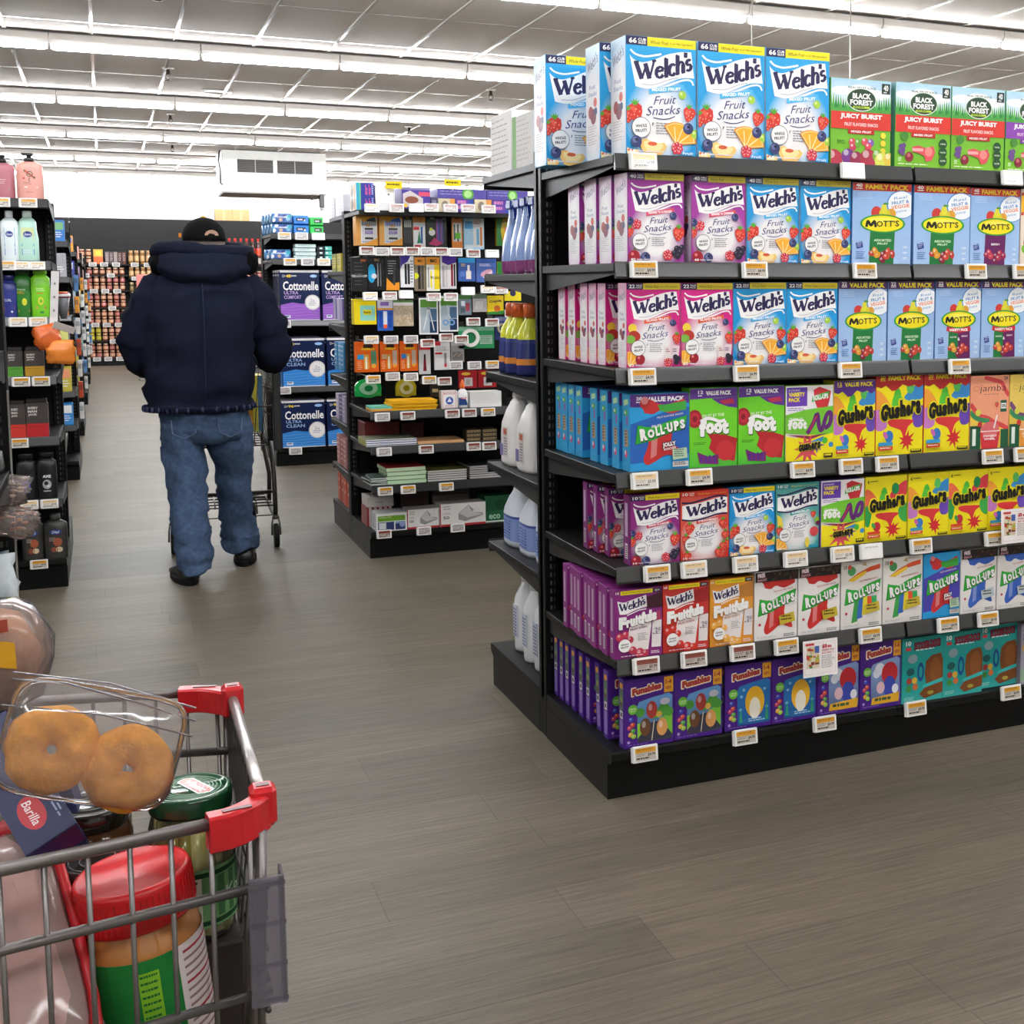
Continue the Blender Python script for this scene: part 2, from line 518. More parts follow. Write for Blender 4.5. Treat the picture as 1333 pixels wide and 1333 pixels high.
def grape(A, u, v, r): A.ell(u, v, r, '#a8cf45'); A.ell(u - r * .3, v + r * .3 * A.ar, r * .35, '#dcef9a', n=8)
def cherry(A, u, v, r): A.ell(u, v, r, '#a01c2c'); A.ell(u - r * .3, v + r * .35 * A.ar, r * .28, '#e87a80', n=8); A.stroke([(u, v + r * A.ar), (u + r * .5, v + r * A.ar * 2)], r * .15, '#6a8a2a')
def snack(A, base, light, band, bandtxt, count, kind, chip=NAVY, strip=YEL, striptxt='#3a3420', real=False, bandcol='#ffffff', wave2=False, size='CUB SIZE'):
 """wavy white flag with the dark wordmark, fruit round the foot"""
 A.grad(0, 0, 1, 1, light, base)
 A.halo(.5, .30, .52, .40, '#f3efee', base, .5)
 A.rect(0, .925, .30, 1, chip); A.rect(.30, .925, 1, 1, strip)
 A.text(count, .04, .94, .15, .985, WHT, bold=.03); A.text(size.split()[0], .17, .962, .28, .985, WHT, bold=.02); A.text(size.split()[-1], .17, .938, .28, .957, WHT, bold=.02)
 A.text('Whole Fruit', .34, .945, .60, .975, striptxt, bold=.0, shear=.3); A.text('is our Main Ingredient!', .62, .947, .95, .968, striptxt, bold=0., shear=.3)
 top = [(.05, .84), (.12, .80), (.24, .785), (.40, .815), (.58, .865), (.78, .895), (.93, .90)]
 bot = [(.975, .68), (.80, .675), (.64, .64), (.46, .59), (.30, .565), (.13, .58)]
 if wave2:
  top = [(.03, .80), (.15, .815), (.4, .83), (.65, .87), (.85, .895), (.97, .885)]
  bot = [(.97, .66), (.85, .665), (.6, .63), (.35, .595), (.15, .59), (.03, .61)]
  A.stroke([(.02, .845), (.2, .835), (.45, .87), (.75, .915), (.97, .90)], .035, NAVY)
 A.poly(smooth(top) + smooth(bot), '#f6f3f1')
 if wave2:
  A.stroke([(.02, .60), (.25, .575), (.5, .60), (.75, .645), (.97, .645)], .03, NAVY)
 else:
  A.stroke([(.06, .885), (.13, .85), (.26, .835), (.40, .85), (.5, .865)], .026, '#f6f3f1')
  A.stroke([(.45, .565), (.62, .61), (.80, .655), (.92, .66), (.965, .62)], .024, '#f6f3f1')
 A.stroke([(.22, .60), (.4, .605), (.6, .652), (.74, .675)], .008, '#a9a2b4')
 wordmark(A, .12, .638, .94, .828, NAVY, rise=.60, w=.056)
 A.poly([(.32, .52), (.82, .575), (.82, .62), (.32, .565)], band)
 A.text(bandtxt, .36, .556, .78, .584, bandcol, rot=4.5, bold=.03)
 C = '#2e3478'
 A.text('Fruit', .40, .445, .71, .515, C, rot=6, shear=.45, bold=-.004); A.text('Snacks', .29, .355, .77, .43, C, rot=6, shear=.4, bold=-.004)
 A.stroke([(.38, .325), (.5, .315), (.6, .322), (.69, .345)], .01, C)
 A.text('✓' if False else 'v', .36, .255, .385, .285, '#303040', shear=.3); A.lines(.42, .175, .67, .285, 5, '#8d8790', .35)
 if kind == 'mixed':
  grape(A, .80, .53, .055)
  strawberry(A, .12, .36, .14, 20); strawberry(A, .90, .37, .11, -15); strawberry(A, .02, .33, .1)
  orange(A, .70, .10, .30, 5); grape(A, .98, .20, .06); blueberry(A, .88, .245, .075)
  peach(A, .38, .07, .19); raspberry(A, .72, .075, .085); A.rect(.78, .015, .97, .05, '#3aa0dc'); A.text('Fruit', .8, .02, .95, .045, WHT)
  peach(A, .06, .02, .12)
 elif kind == 'berry':
  raspberry(A, .15, .43, .085); blueberry(A, .03, .46, .07); blueberry(A, .80, .53, .065)
  strawberry(A, .90, .33, .13, -10); strawberry(A, .02, .34, .09)
  cherry(A, .10, .07, .10); blueberry(A, .30, .06, .085); raspberry(A, .70, .09, .09)
  for x, y in ((.86, .16), (.92, .12), (.88, .08), (.95, .17), (.82, .11)): A.ell(x, y, .055, '#2a2436', n=9); A.ell(x - .015, y + .015, .018, '#6d667c', n=6)
 elif kind == 'tropic':
  A.ell(.10, .47, .08, '#f0d040'); A.ell(.14, .38, .11, '#b8382c', rv=.06, rot=-20); A.ell(.06, .34, .09, '#7fb848', rv=.05); blueberry(A, .86, .53, .06)
  orange(A, .04, .02, .26, 20); cherry(A, .24, .10, .09); strawberry(A, .93, .34, .10)
  A.rect(.70, .10, .82, .25, '#e8dcd8', 8); A.rect(.83, .10, .97, .26, '#e6d0d4', -6); A.lines(.72, .17, .8, .22, 2, '#a04058'); A.lines(.85, .17, .95, .22, 2, '#5a3470')
  raspberry(A, .76, .06, .08)
  for x, y in ((.90, .12), (.95, .10), (.92, .06)): A.ell(x, y, .05, '#2a2436', n=9)
 elif kind == 'straw':
  for x, y, r in ((.18, .46, .12), (.88, .50, .11), (.10, .30, .11), (.93, .33, .1), (.97, .2, .1), (.88, .17, .1), (.78, .08, .1), (.12, .06, .1)): strawberry(A, x, y, r, (x - .5) * 40)
 elif kind == 'super':
  A.poly([(.02, .55), (.12, .50), (.16, .38), (.10, .30), (.04, .36)], '#f2d648'); strawberry(A, .08, .30, .1); strawberry(A, .86, .52, .075)
  A.ell(.95, .43, .06, '#8ab82e'); A.ell(.97, .38, .05, '#6a1a4a'); A.ell(.88, .26, .1, '#d8484c'); orange(A, .02, .02, .24, 0); A.ell(.72, .10, .05, '#e8d24a', rv=.08); A.rect(.76, .015, .97, .06, '#2a98b0')
 A.ell(.20, .235, .135, '#3a3648', n=26); A.ell(.20, .235, .128, WHT, n=26)
 A.text('REAL' if real else 'WHOLE', .12, .235, .28, .262, '#2a2636', rot=6, bold=.03); A.text('FRUIT!', .12, .195, .28, .222, '#2a2636', rot=6, bold=.03)
 if kind in ('mixed', 'berry'): blueberry(A, .13, .115, .078) if kind == 'mixed' else None
 A.text(count, .03, .02, .12, .05, WHT, bold=.03); A.lines(.14, .02, .62, .04, 1, '#e8e0e8', .5)
def snack_side(A, base, light):
 A.grad(0, 0, 1, 1, base, light)
 A.halo(.5, .42, .75, .52, '#f2eef0', light, .6)
 A.text("Welch's", .12, .80, .88, .90, '#6a6484', rot=18, shear=.2); A.text('Fruit', .25, .62, .7, .66, '#7a7aa6', shear=.3, bold=0); A.text('Snacks', .2, .56, .8, .60, '#7a7aa6', shear=.3, bold=0)
 A.ell(.68, .50, .12, '#d8584e'); A.ell(.35, .42, .16, '#b0504a'); A.ell(.55, .38, .2, '#8a4452'); A.ell(.72, .42, .1, '#3a3f6e')
 A.lines(.15, .12, .8, .30, 8, '#b8b0b8', .25)
def spine_side(A, base, strip='#d9c3dc'):
 """a plain end flap with a pale strip and a barcode"""
 A.rect(0, 0, 1, 1, base)
 A.rect(.22, .40, .62, .88, strip); A.lines(.28, .44, .56, .86, 14, '#9a84a8', .4)
 A.rect(.22, .08, .62, .30, '#e6dfe2')
 for i in range(6): A.rect(.27, .10 + i * .03, .57, .115 + i * .03, '#3a3040')
def forest(A, bandc='#d8392e', night=False):
 A.grad(0, 0, 1, 1, '#7fc02c', '#5fae3a'); A.grad(0, .62, 1, 1, '#f4f6f4', '#a9cfe6')
 A.ell(.2, .86, .2, '#f2f5f5', rv=.05); A.ell(.75, .83, .24, '#f4f6f6', rv=.06); A.ell(.5, .9, .2, '#f2f5f5', rv=.04)
 r = random.Random(3)
 for i in range(26):
  x = i / 25; t = .72 + .10 * abs(x - .5) * 2 + .035 * r.random(); A.poly([(x - .035, .6), (x + .035, .6), (x, t)], ('#3f9a46', '#56ac4c', '#2f8440')[i % 3])
 A.grad(0, .55, 1, .66, '#5aa83c', '#4a9c44')
 A.text('REAL FRUIT JUICE', .28, .885, .74, .915, '#3a4a3a', bold=.01)
 A.ell(.5, .765, .25, '#dfe9d8', rv=.135, n=30); A.ell(.5, .765, .238, '#2c4630', rv=.125, n=30)
 A.text('BLACK', .35, .775, .66, .84, WHT, bold=.045); A.text('FOREST', .31, .70, .69, .765, WHT, bold=.045); A.rect(.36, .665, .64, .69, '#b8d23a'); A.lines(.38, .67, .62, .686, 1, '#4a6a20', .8)
 A.rect(.84, .85, .98, .97, '#27382c'); A.text('40', .87, .885, .95, .955, WHT, bold=.03); A.lines(.87, .86, .95, .875, 1, WHT, .8)
 A.rect(0, .42, 1, .62, bandc)
 A.text('JUICY BURST', .15, .53, .85, .60, WHT, bold=.05); A.text('FRUIT FLAVORED SNACKS', .22, .455, .78, .495, '#f6d8d4', bold=.02)
 A.rect(.28, .365, .72, .42, mixc(bandc, '#000000', .25)); A.text('MIXED FRUIT', .33, .38, .67, .405, WHT, bold=.03)
 if night:
  for x, y, r_, c in ((.13, .31, .07, '#7a2a4a'), (.2, .10, .07, '#a02a3a')): A.ell(x, y, r_, c)
 A.lines(.05, .03, .6, .05, 1, '#dff0c0', .6)
def forest_a(A):
 forest(A)
 for x, y, c in ((.35, .27, '#d04a5a'), (.45, .26, '#6ab03a'), (.56, .28, '#d8505a'), (.66, .27, '#8a5ab0'), (.36, .21, '#c8405a'), (.62, .22, '#d84a5a')): A.ell(x, y, .055, c); A.ell(x - .015, y + .02, .02, mixc(c, '#ffffff', .5), n=7)
 for k in range(3): A.ell(.87, .36 - k * .09, .045, '#e8d23a')
 A.text('REAL', .1, .27, .24, .29, '#2f5a20'); A.text('JUICE', .1, .24, .24, .26, '#2f5a20')
 for x, y, r_, c in ((.05, .06, .14, '#b8384a'), (.28, .10, .11, '#7a3a8a'), (.42, .07, .11, '#9a3050'), (.62, .08, .14, '#b0344a'), (.78, .12, .09, '#7fae3a'), (.85, .06, .12, '#d8d85a'), (.98, .08, .1, '#e0c24a')): A.ell(x, y, r_, c); A.ell(x - r_ * .3, y + r_ * .4, r_ * .4, mixc(c, '#ffffff', .35), n=9)
def forest_b(A, berry=False):
 forest(A, '#8a44a8' if berry else '#d8392e')
 A.ell(.16, .37, .07, '#4a8a34');
 for x, y in ((.10, .25), (.14, .21), (.09, .19), (.15, .26), (.13, .17)): A.ell(x, y, .04, '#6a4a86', n=9)
 A.ell(.25, .13, .075, '#8a2438'); A.ell(.24, .15, .03, '#c86a74')
 A.poly([(.30, .25), (.42, .27), (.55, .24), (.68, .27), (.72, .20), (.66, .10), (.55, .08), (.52, .15), (.40, .18), (.31, .19)], '#e0565c'); A.ell(.6, .2, .07, '#f08a86'); A.rect(.30, .20, .5, .235, '#f0a8a8')
 for k in range(3): A.ell(.86, .30 - k * .1, .075, '#27502c'); A.text(('100%', 'NON', 'GLUTEN')[k], .81, .29 - k * .1, .91, .31 - k * .1, '#d8ecc8', bold=.02)
 A.lines(.05, .07, .12, .12, 3, '#e8f4d8', .5)
def motts(A, count, pack, topc, variety=False, berry=False, toptext=YEL):
 A.grad(0, 0, 1, 1, '#a9c6ea', '#8fb2e0')
 A.rect(0, .905, 1, 1, topc); A.text(count, .05, .945, .16, .99, WHT, bold=.03); A.rect(.05, .925, .16, .937, WHT); A.text(pack, .21, .92, .95, .985, toptext, bold=.045)
 A.lines(.08, .80, .38, .88, 4, '#c8daf2', .25)
 A.ell(.83, .745, .255, '#4a86c8', rv=.175, n=26); A.ell(.835, .745, .24, '#f0f2f4', rv=.165, n=26)
 A.text('Real', .70, .815, .92, .85, '#5a90c8', rot=8, shear=.2, bold=0); A.text('FRUIT &', .66, .755, .96, .795, '#4a86c0', rot=8, bold=.02); A.text('VEGGIE', .65, .70, .97, .745, '#e8783a', rot=8, bold=.02); A.text('juice', .74, .645, .92, .685, '#5a90c8', rot=8, shear=.3, bold=0)
 A.ell(.40, .64, .09, '#cf3a34'); A.ell(.66, .63, .075, '#e0a03a'); A.ell(.54, .635, .095, '#d8cc2e', rv=.06); A.ell(.53, .69, .05, '#e0d83a', rv=.06); A.stroke([(.52, .74), (.55, .765)], .02, '#4a7a2a'); A.ell(.57, .75, .04, '#4f9a34', rv=.012)
 body = '#1f7a3c'
 A.poly([(.28, .0), (.70, .0), (.72, .44), (.30, .44)], '#6a1f5e' if berry else body)
 if variety: A.poly([(.50, 0), (.78, 0), (.76, .44), (.50, .44)], '#6a1f5e')
 A.ell(.51, .505, .385, '#2f9a3c', rv=.115, n=36); A.ell(.51, .505, .35, '#f2de1c', rv=.098, n=36); A.ell(.51, .55, .22, '#f6ea5a', rv=.03)
 for ch, a, c in (('M', .23, .40), ('O', .405, .51), ('T', .515, .60), ('T', .605, .69), ("'", .695, .715), ('S', .725, .79)):
  v = .03 * (a - .5)
  if ch == 'M':
   A.stroke([(a, .468 + v), (a + .025, .54 + v), (a + .078, .49 + v), (a + .135, .54 + v), (c - .01, .468 + v)], .042, '#20201c'); continue
  A.text(ch, a, (.468 if ch != "'" else .515) + v, c, .54 + v, '#20201c', bold=.02 if ch != 'M' else .008)
 if variety:
  A.poly([(.25, .42), (.5, .385), (.77, .42), (.78, .36), (.5, .33), (.24, .36)], '#c8283c'); A.text('VARIETY PACK', .3, .355, .72, .39, WHT, bold=.04)
  A.text('ASSORTED', .32, .27, .47, .29, WHT); A.text('BERRY', .58, .28, .72, .3, WHT); A.text('&', .49, .235, .54, .275, WHT, bold=.03)
 elif berry: A.text('BERRY', .42, .265, .6, .29, WHT, bold=.02)
 else: A.text('ASSORTED', .36, .285, .66, .315, '#d8f0c8', bold=.03); A.text('FRUIT', .42, .245, .60, .272, '#d8f0c8', bold=.03)
 fc = ('#a02448', '#c83c50', '#7a1c44', '#b0304a') if berry else ('#c03a2c', '#e09a2c', '#8a1c38', '#d0442c')
 for i, (x, y) in enumerate(((.33, .14), (.42, .12), (.52, .13), (.60, .16), (.68, .13), (.38, .17), (.50, .06), (.57, .10))): A.ell(x, y, .06, fc[i % 4], rv=.036, rot=i * 25); A.ell(x - .015, y + .012, .02, mixc(fc[i % 4], '#ffffff', .4), n=6)
 A.rect(.06, .20, .17, .275, '#3a4a9a', 12); A.lines(.075, .21, .155, .27, 3, '#c8d4ee', .4); A.lines(.06, .06, .22, .16, 4, '#5a7ab8', .45)
 for k in range(3): A.lines(.86, .06 + k * .07, .94, .09 + k * .07, 2, '#f0f2f6', .5)
def roll(A, base, foil, lines_c=None, rainbow=False, jolly=False, tag2=None, top=None, purple=False, dark=False):
 A.rect(0, 0, 1, 1, base)
 if jolly:
  A.poly([(0, .62), (.35, .70), (.7, .80), (1, .82), (1, .2), (.6, .18), (.3, .12), (0, .10)], '#2a62b4' if not purple else '#4a44a8')
 if top == 'value':
  A.poly([(0, 1), (1, 1), (1, .87), (.6, .86), (.3, .83), (0, .84)], '#5a2f86'); A.text('20', .1, .925, .2, .97, WHT, bold=.03); A.lines(.1, .89, .2, .91, 1, WHT, .9); A.text('VALUE PACK', .26, .90, .92, .965, WHT, bold=.05)
 if rainbow:
  A.poly([(.15, .72), (.4, .82), (.7, .90), (.95, .93), (.95, .86), (.6, .82), (.35, .74)], '#e0562e'); A.poly([(.15, .72), (.4, .80), (.6, .85), (.6, .80), (.3, .70)], '#f0c83a')
  for k, c in enumerate(('#3f9a48', '#3a6ab8', '#e8d83a', '#e0562e', '#38a860')): A.poly([(.25 + .13 * k, .08 + .05 * k), (.40 + .12 * k, .10 + .05 * k), (.47 + .10 * k, .46), (.34 + .10 * k, .46)], c)
  A.ell(.25, .86, .1, '#4f9a5a'); A.ell(.2, .92, .05, '#c84a3a')
  A.poly([(.5, .93), (.57, .98), (.63, .92)], '#b09a5a')
 else:
  A.poly(smooth([(.20, .84), (.32, .93), (.46, .88), (.62, .86), (.92, .93)]) + smooth([(.95, .80), (.7, .74), (.5, .78), (.38, .74), (.24, .76)]), foil)
  if jolly: A.poly([(.46, .86), (.6, .86), (.95, .90), (.95, .78), (.6, .76), (.5, .78)], '#3fa23c')
  A.ell(.25, .88, .09, mixc(foil, '#000000', .15)); A.ell(.24, .92, .06, mixc(foil, '#ffffff', .2))
  A.poly(smooth([(.30, .50), (.68, .52), (.70, .36), (.84, .26), (.88, .14), (.62, .20), (.42, .12), (.28, .08), (.22, .16), (.30, .34), (.30, .50)])[:-1], foil); A.poly([(.36, .48), (.46, .48), (.44, .2), (.34, .16)], mixc(foil, '#ffffff', .18))
 A.text('FRUIT FLAVORED SNACKS', .45, .70, .90, .725, '#f0dcd0' if jolly else '#c03a34', rot=7, bold=.01)
 P = smooth([(.09, .36), (.36, .40), (.62, .47), (.92, .53)]) + smooth([(.96, .70), (.66, .64), (.38, .57), (.13, .60)])
 A.poly([(.5 + (x - .5) * 1.03, .5 + (y - .5) * 1.06) for x, y in P], '#1f7a30'); A.poly(P, '#35b23c')
 A.text('FRUIT', .36, .565, .52, .60, WHT, rot=8, bold=.02)
 L = [('R', .16, .405, .27, .555), ('O', .285, .435, .395, .545), ('L', .42, .46, .48, .58), ('L', .50, .475, .56, .595), ('-', .565, .54, .60, .56), ('U', .61, .50, .70, .62), ('P', .73, .52, .81, .64), ('S', .83, .54, .91, .655)]
 for ch, a, b, c, d in L: A.text(ch, a + .012, b - .014, c + .012, d - .014, '#173a1c', rot=8, bold=.09)
 for ch, a, b, c, d in L: A.text(ch, a, b, c, d, WHT, rot=8, bold=.075)
 if jolly:
  A.text('JOLLY', .53, .30, .76, .37, WHT, rot=8, bold=.05, out='#202028', ow=.06); A.text('RANCHER', .55, .27, .76, .30, WHT, rot=8, bold=.02)
  A.rect(.70, .14, .95, .28, '#b8cfae', 5); A.lines(.73, .16, .92, .27, 4, '#4a6a50', .45); A.rect(.70, .04, .97, .11, '#c8c4c0'); A.lines(.73, .055, .94, .10, 2, '#4a4a50', .5)
 else:
  A.rect(.56, .22, .92, .36, tag2 or '#c8b23a', 10); A.lines(.60, .25, .88, .34, 2, '#4a3a10', .5)
  A.text('10', .03, .90, .11, .96, '#3a5a44', bold=.03); A.lines(.03, .03, .5, .06, 2, '#b0aca4', .35); A.lines(.66, .02, .92, .07, 2, '#6a6a60', .5); A.ell(.10, .24, .03, '#c03a4a')
 if top == 'free':
  A.rect(0, .86, 1, 1, '#241c1a'); A.text('FREE', .05, .925, .22, .985, '#f0d8dc', rot=6, bold=.05); A.text('SNACKS', .04, .872, .26, .91, '#d89aa4', rot=4, bold=.03)
  r = random.Random(5)
  for k in range(14): A.ell(.32 + .66 * r.random(), .88 + .09 * r.random(), .03, r.choice(('#3a3a2a', '#4a2a22', '#38302e', '#5a4a30')), n=8)
def foot(A):
 A.rect(0, 0, 1, 1, '#6fcf2a'); A.grad(0, 0, 1, .3, '#4fbf3a', '#6fcf2a')
 A.poly([(0, 1), (1, 1), (1, .885), (0, .865)], '#5a2f86'); A.text('12', .17, .93, .28, .975, WHT, bold=.03); A.lines(.17, .90, .28, .915, 1, WHT, .9); A.text('VALUE PACK', .33, .91, .87, .965, WHT, bold=.05)
 A.poly([(.45, .87), (1, .885), (1, .74), (.8, .76), (.62, .80)], '#62308e'); A.poly([(.62, .84), (.9, .86), (.95, .80), (.7, .79)], '#b8324c')
 A.ell(.1, .62, .15, '#a01f30', rv=.115); A.ell(.1, .62, .10, '#c02c3c', rv=.08); A.ell(.1, .62, .05, '#8a1a28', rv=.04)
 A.poly([(.12, .55), (.3, .50), (.45, .34), (.40, .24), (.62, .10), (.95, .06), (1, .35), (.75, .40), (.5, .42), (.3, .55)], '#b8262e'); A.ell(.75, .2, .2, '#c8323a', rv=.13)
 A.poly([(.15, .20), (.4, .13), (.6, .16), (.6, .03), (.2, .05)], '#7a2a6a');
 for k in range(4): A.rect(.22 + .09 * k, .05, .27 + .09 * k, .15, '#5a2a8a', 10)
 A.text('FRUIT BY THE', .26, .635, .72, .675, '#e8f6d0', rot=3, bold=.02)
 A.stroke([(.22, .575), (.35, .615), (.5, .60), (.62, .57), (.74, .585)], .085, '#3a7a20'); A.stroke([(.22, .58), (.35, .62), (.5, .605), (.62, .575), (.74, .59)], .065, WHT)
 for ch, a, b, c, d in (('f', .20, .40, .33, .60), ('o', .33, .43, .50, .56), ('o', .50, .43, .67, .56), ('t', .67, .42, .80, .58)): A.text(ch, a + .012, b - .012, c + .012, d - .012, '#2f6a1c', bold=.11)
 for ch, a, b, c, d in (('f', .20, .40, .33, .60), ('o', .33, .43, .50, .56), ('o', .50, .43, .67, .56), ('t', .67, .42, .80, .58)): A.text(ch, a, b, c, d, WHT, bold=.095)
 A.lines(.06, .28, .36, .32, 2, '#2f6a1c', .35)
def splash(A, cx, cy, r, col, n=9, seed=1):
 rr = random.Random(seed); P = []
 for k in range(n * 2):
  a = PI * k / n; q = r * (1.0 + .5 * rr.random() if k % 2 == 0 else .55)
  P.append((cx + q * math.cos(a), cy + q * A.ar * math.sin(a)))
 A.poly(P, col); A.ell(cx, cy, r * .62, col)
def blob(P): return smooth(P[-1:] + P + P[:2], 4)[4:-5]
def gushers(A, top=None, count=None, pack=None, small=False, seed=1, red=True):
 A.rect(0, 0, 1, 1, '#f2e01a')
 if small:
  A.text('6', .05, .90, .09, .96, '#3a3420', bold=.03); A.lines(.11, .92, .3, .94, 1, '#3a3420', .7)
 if red:
  A.poly(blob([(0, .80), (.2, .74), (.3, .55), (.0, .42)]), '#e86a4a'); A.poly(blob([(.62, .75), (.98, .92), (1, .72), (.8, .62), (.62, .62)]), '#d83c4a'); A.poly(blob([(0, .55), (.15, .5), (.1, .25), (0, .28)]), '#2f9a48'); A.ell(.72, .80, .09, '#1f8a4a', rv=.09); A.poly(blob([(.8, .48), (1, .56), (1, .28), (.84, .33)]), '#3faa4a')
 else:
  A.poly(blob([(0, .80), (.2, .72), (.3, .55), (.0, .5)]), '#f2a03a'); A.poly(blob([(.60, .72), (.98, .90), (1, .70), (.75, .66)]), '#3a8ac8'); A.poly(blob([(0, .56), (.2, .5), (.22, .34), (0, .32)]), '#c47ac0'); A.ell(.72, .83, .08, '#5aba5a', rv=.08); A.poly(blob([(.78, .50), (1, .60), (1, .36), (.82, .34)]), '#6a4ab0')
 A.ell(.45, .71, .08, '#4fb83a', rv=.12); A.poly(blob([(.36, .72), (.54, .72), (.6, .5), (.34, .5)]), '#5cc43c')
 A.poly(blob([(.25, .42), (.4, .44), (.8, .42), (.68, .34), (.6, .20), (.52, .30), (.3, .36)]), '#d8383c')
 splash(A, .66, .17, .15, '#d62c34', seed=seed)
 A.ell(.28, .23, .09, '#3a78c0' if not red else '#c83040', rv=.075); A.ell(.2, .25, .04, '#d86ab0' if not red else '#3a9a48', rv=.05, rot=30)
 if top:
  A.poly([(0, 1), (1, 1), (1, .86), (.9, .82), (.8, .86), (.68, .84), (.55, .87), (.42, .80), (.33, .79), (.2, .86), (.1, .83), (0, .85)], top)
  A.text(count, .08, .935, .19, .98, YEL, bold=.03); A.rect(.08, .917, .19, .925, YEL); A.text(pack, .25, .92, .94, .978, YEL, bold=.045)
 L = 'Gushers'; xs = [.10, .25, .38, .50, .62, .73, .83, .94]; b0 = .43 if not small else .46
 hh = [.20, .15, .14, .21, .14, .17, .16]
 for e, c, bo in ((.02, '#f2e01a', .17), (0, '#1c1a14', .075)):
  for i, ch in enumerate(L):
   A.text(ch, xs[i], b0 + .012 * i + (i % 2) * .01, xs[i + 1] - .015, b0 + .012 * i + hh[i], c, rot=(-6, 4, -4, 3, 0, -5, 6)[i], bold=bo)
 A.rect(.04, .12, .34, .165, '#3a9ac8' if not red else '#d8482e', 1); A.rect(.04, .065, .34, .11, '#d8482e', 1); A.lines(.07, .075, .3, .10, 1, '#f8e8d0', .5)
 A.rect(.72, .02, .96, .06, '#2c2a20'); A.lines(.74, .025, .94, .055, 1, '#f2e01a', .5); A.lines(.05, .02, .4, .05, 2, '#a89a20', .3)
def variety(A):
 A.rect(0, 0, 1, 1, '#efeaea'); A.rect(.02, .73, .45, .98, '#6a3fae'); A.text('8 COUNT', .06, .93, .3, .955, WHT); A.text('VARIETY', .06, .86, .40, .915, YEL, bold=.05); A.text('PACK', .06, .79, .30, .845, YEL, bold=.05); A.lines(.04, .66, .4, .71, 2, '#8a6ab8', .4)
 A.poly([(.58, .94), (.7, .98), (.95, .92), (.92, .80), (.88, .70), (.66, .70), (.6, .8)], '#d0353a'); A.poly([(.54, .78), (.9, .84), (.92, .92), (.56, .86)], '#35b23c'); A.text('ROLL-UPS', .57, .81, .89, .88, WHT, rot=6, bold=.06)
 A.poly([(0, .62), (.4, .68), (1, .72), (1, .30), (.5, .34), (0, .38)], '#74c434')
 A.stroke([(.45, .36), (.58, .50), (.66, .62), (.70, .45), (.76, .40), (.86, .60), (.95, .62), (.93, .48), (.82, .42)], .085, '#6a2a78'); A.stroke([(.5, .40), (.6, .54), (.66, .6)], .03, '#c0324a')
 A.text('FRUIT BY THE', .08, .56, .36, .58, '#eaf6d8'); A.stroke([(.06, .54), (.2, .555), (.38, .54)], .035, WHT)
 for ch, a, c in (('f', .05, .13), ('o', .14, .24), ('o', .25, .35), ('t', .36, .43)): A.text(ch, a, .43, c, .53, WHT, bold=.1)
 A.poly([(0, .34), (.2, .31), (.5, .35), (.8, .33), (1, .36), (1, 0), (0, 0)], '#f2e01a'); A.poly([(0, .36), (.5, .28), (.9, .36), (.5, .33)], '#8a2a4a')
 splash(A, .45, .16, .24, '#d8505a', 10, 4); splash(A, .65, .2, .12, '#6a4ab0', 8, 2); A.ell(.82, .26, .06, '#4fb83a'); A.ell(.95, .2, .05, '#3a8ac8'); A.poly([(.5, .25), (.8, .32), (.75, .24)], '#3a8ac8')
 for i, ch in enumerate('Gushers'):
  a = .26 + .065 * i; A.text(ch, a, .13 + .005 * i, a + .06, .22 + .005 * i, YEL, bold=.16)
 for i, ch in enumerate('Gushers'):
  a = .26 + .065 * i; A.text(ch, a, .13 + .005 * i, a + .06, .22 + .005 * i, '#1c1a14', bold=.07)
 A.rect(.78, .03, .97, .09, '#2c2a20'); A.lines(.8, .04, .95, .08, 1, YEL, .6)
def jamba(A, base, cup, sw):
 A.rect(0, 0, 1, 1, base)
 A.poly([(0, .60), (.1, .54), (.2, .46), (.35, .45), (.5, .38), (.7, .32), (1, .25), (1, .0), (0, 0)], '#e8c24a')
 A.stroke([(0, .62), (.1, .55), (.22, .46), (.45, .42), (.62, .36), (.8, .32), (1, .26)], .10, sw); A.stroke([(.35, .98), (.6, .94), (.8, .9), (.9, .80), (1, .72)], .09, sw)
 A.stroke([(.0, .52), (.12, .44), (.3, .40), (.5, .38)], .10, '#3a8a58'); A.ell(.2, .50, .07, '#d8d04a')
 A.text('jamba', .24, .76, .92, .88, '#3a3436', bold=-.008, shear=.15); A.lines(.34, .735, .88, .75, 1, '#6a5a50', .4); A.ell(.14, .83, .09, mixc(base, '#7a4030', .35), rv=.035); A.ell(.14, .83, .075, base, rv=.026)
 A.rect(0, 0, .27, .30, '#1f5a3c'); A.rect(.06, .05, .15, .28, '#e8efe6'); A.rect(-.0, .285, .3, .32, '#184a30'); A.rect(.8, 0, 1, .26, '#1f5a3c')
 A.poly([(.30, 0), (.72, 0), (.78, .24), (.26, .24)], cup); A.ell(.52, .27, .24, mixc(cup, '#ffffff', .12), rv=.10); A.stroke([(.62, .28), (.70, .46)], .035, '#f4ecea'); A.stroke([(.27, .24), (.77, .24)], .02, '#f0e8e4')
 A.text('STRAWBERRY', .34, .16, .70, .19, WHT, bold=.03); A.text('WHIRL', .36, .12, .66, .15, WHT, bold=.03)
 A.rect(.78, .50, .94, .66, '#1f5a44'); A.rect(.79, .545, .93, .62, '#eef0ea'); A.text('50%', .8, .56, .92, .605, '#1f3a30', bold=.03)
 A.ell(.25, .34, .06, '#d03a3a'); strawberry(A, .68, .6, .06); A.text('24', .86, .94, .95, .985, '#3a3436')
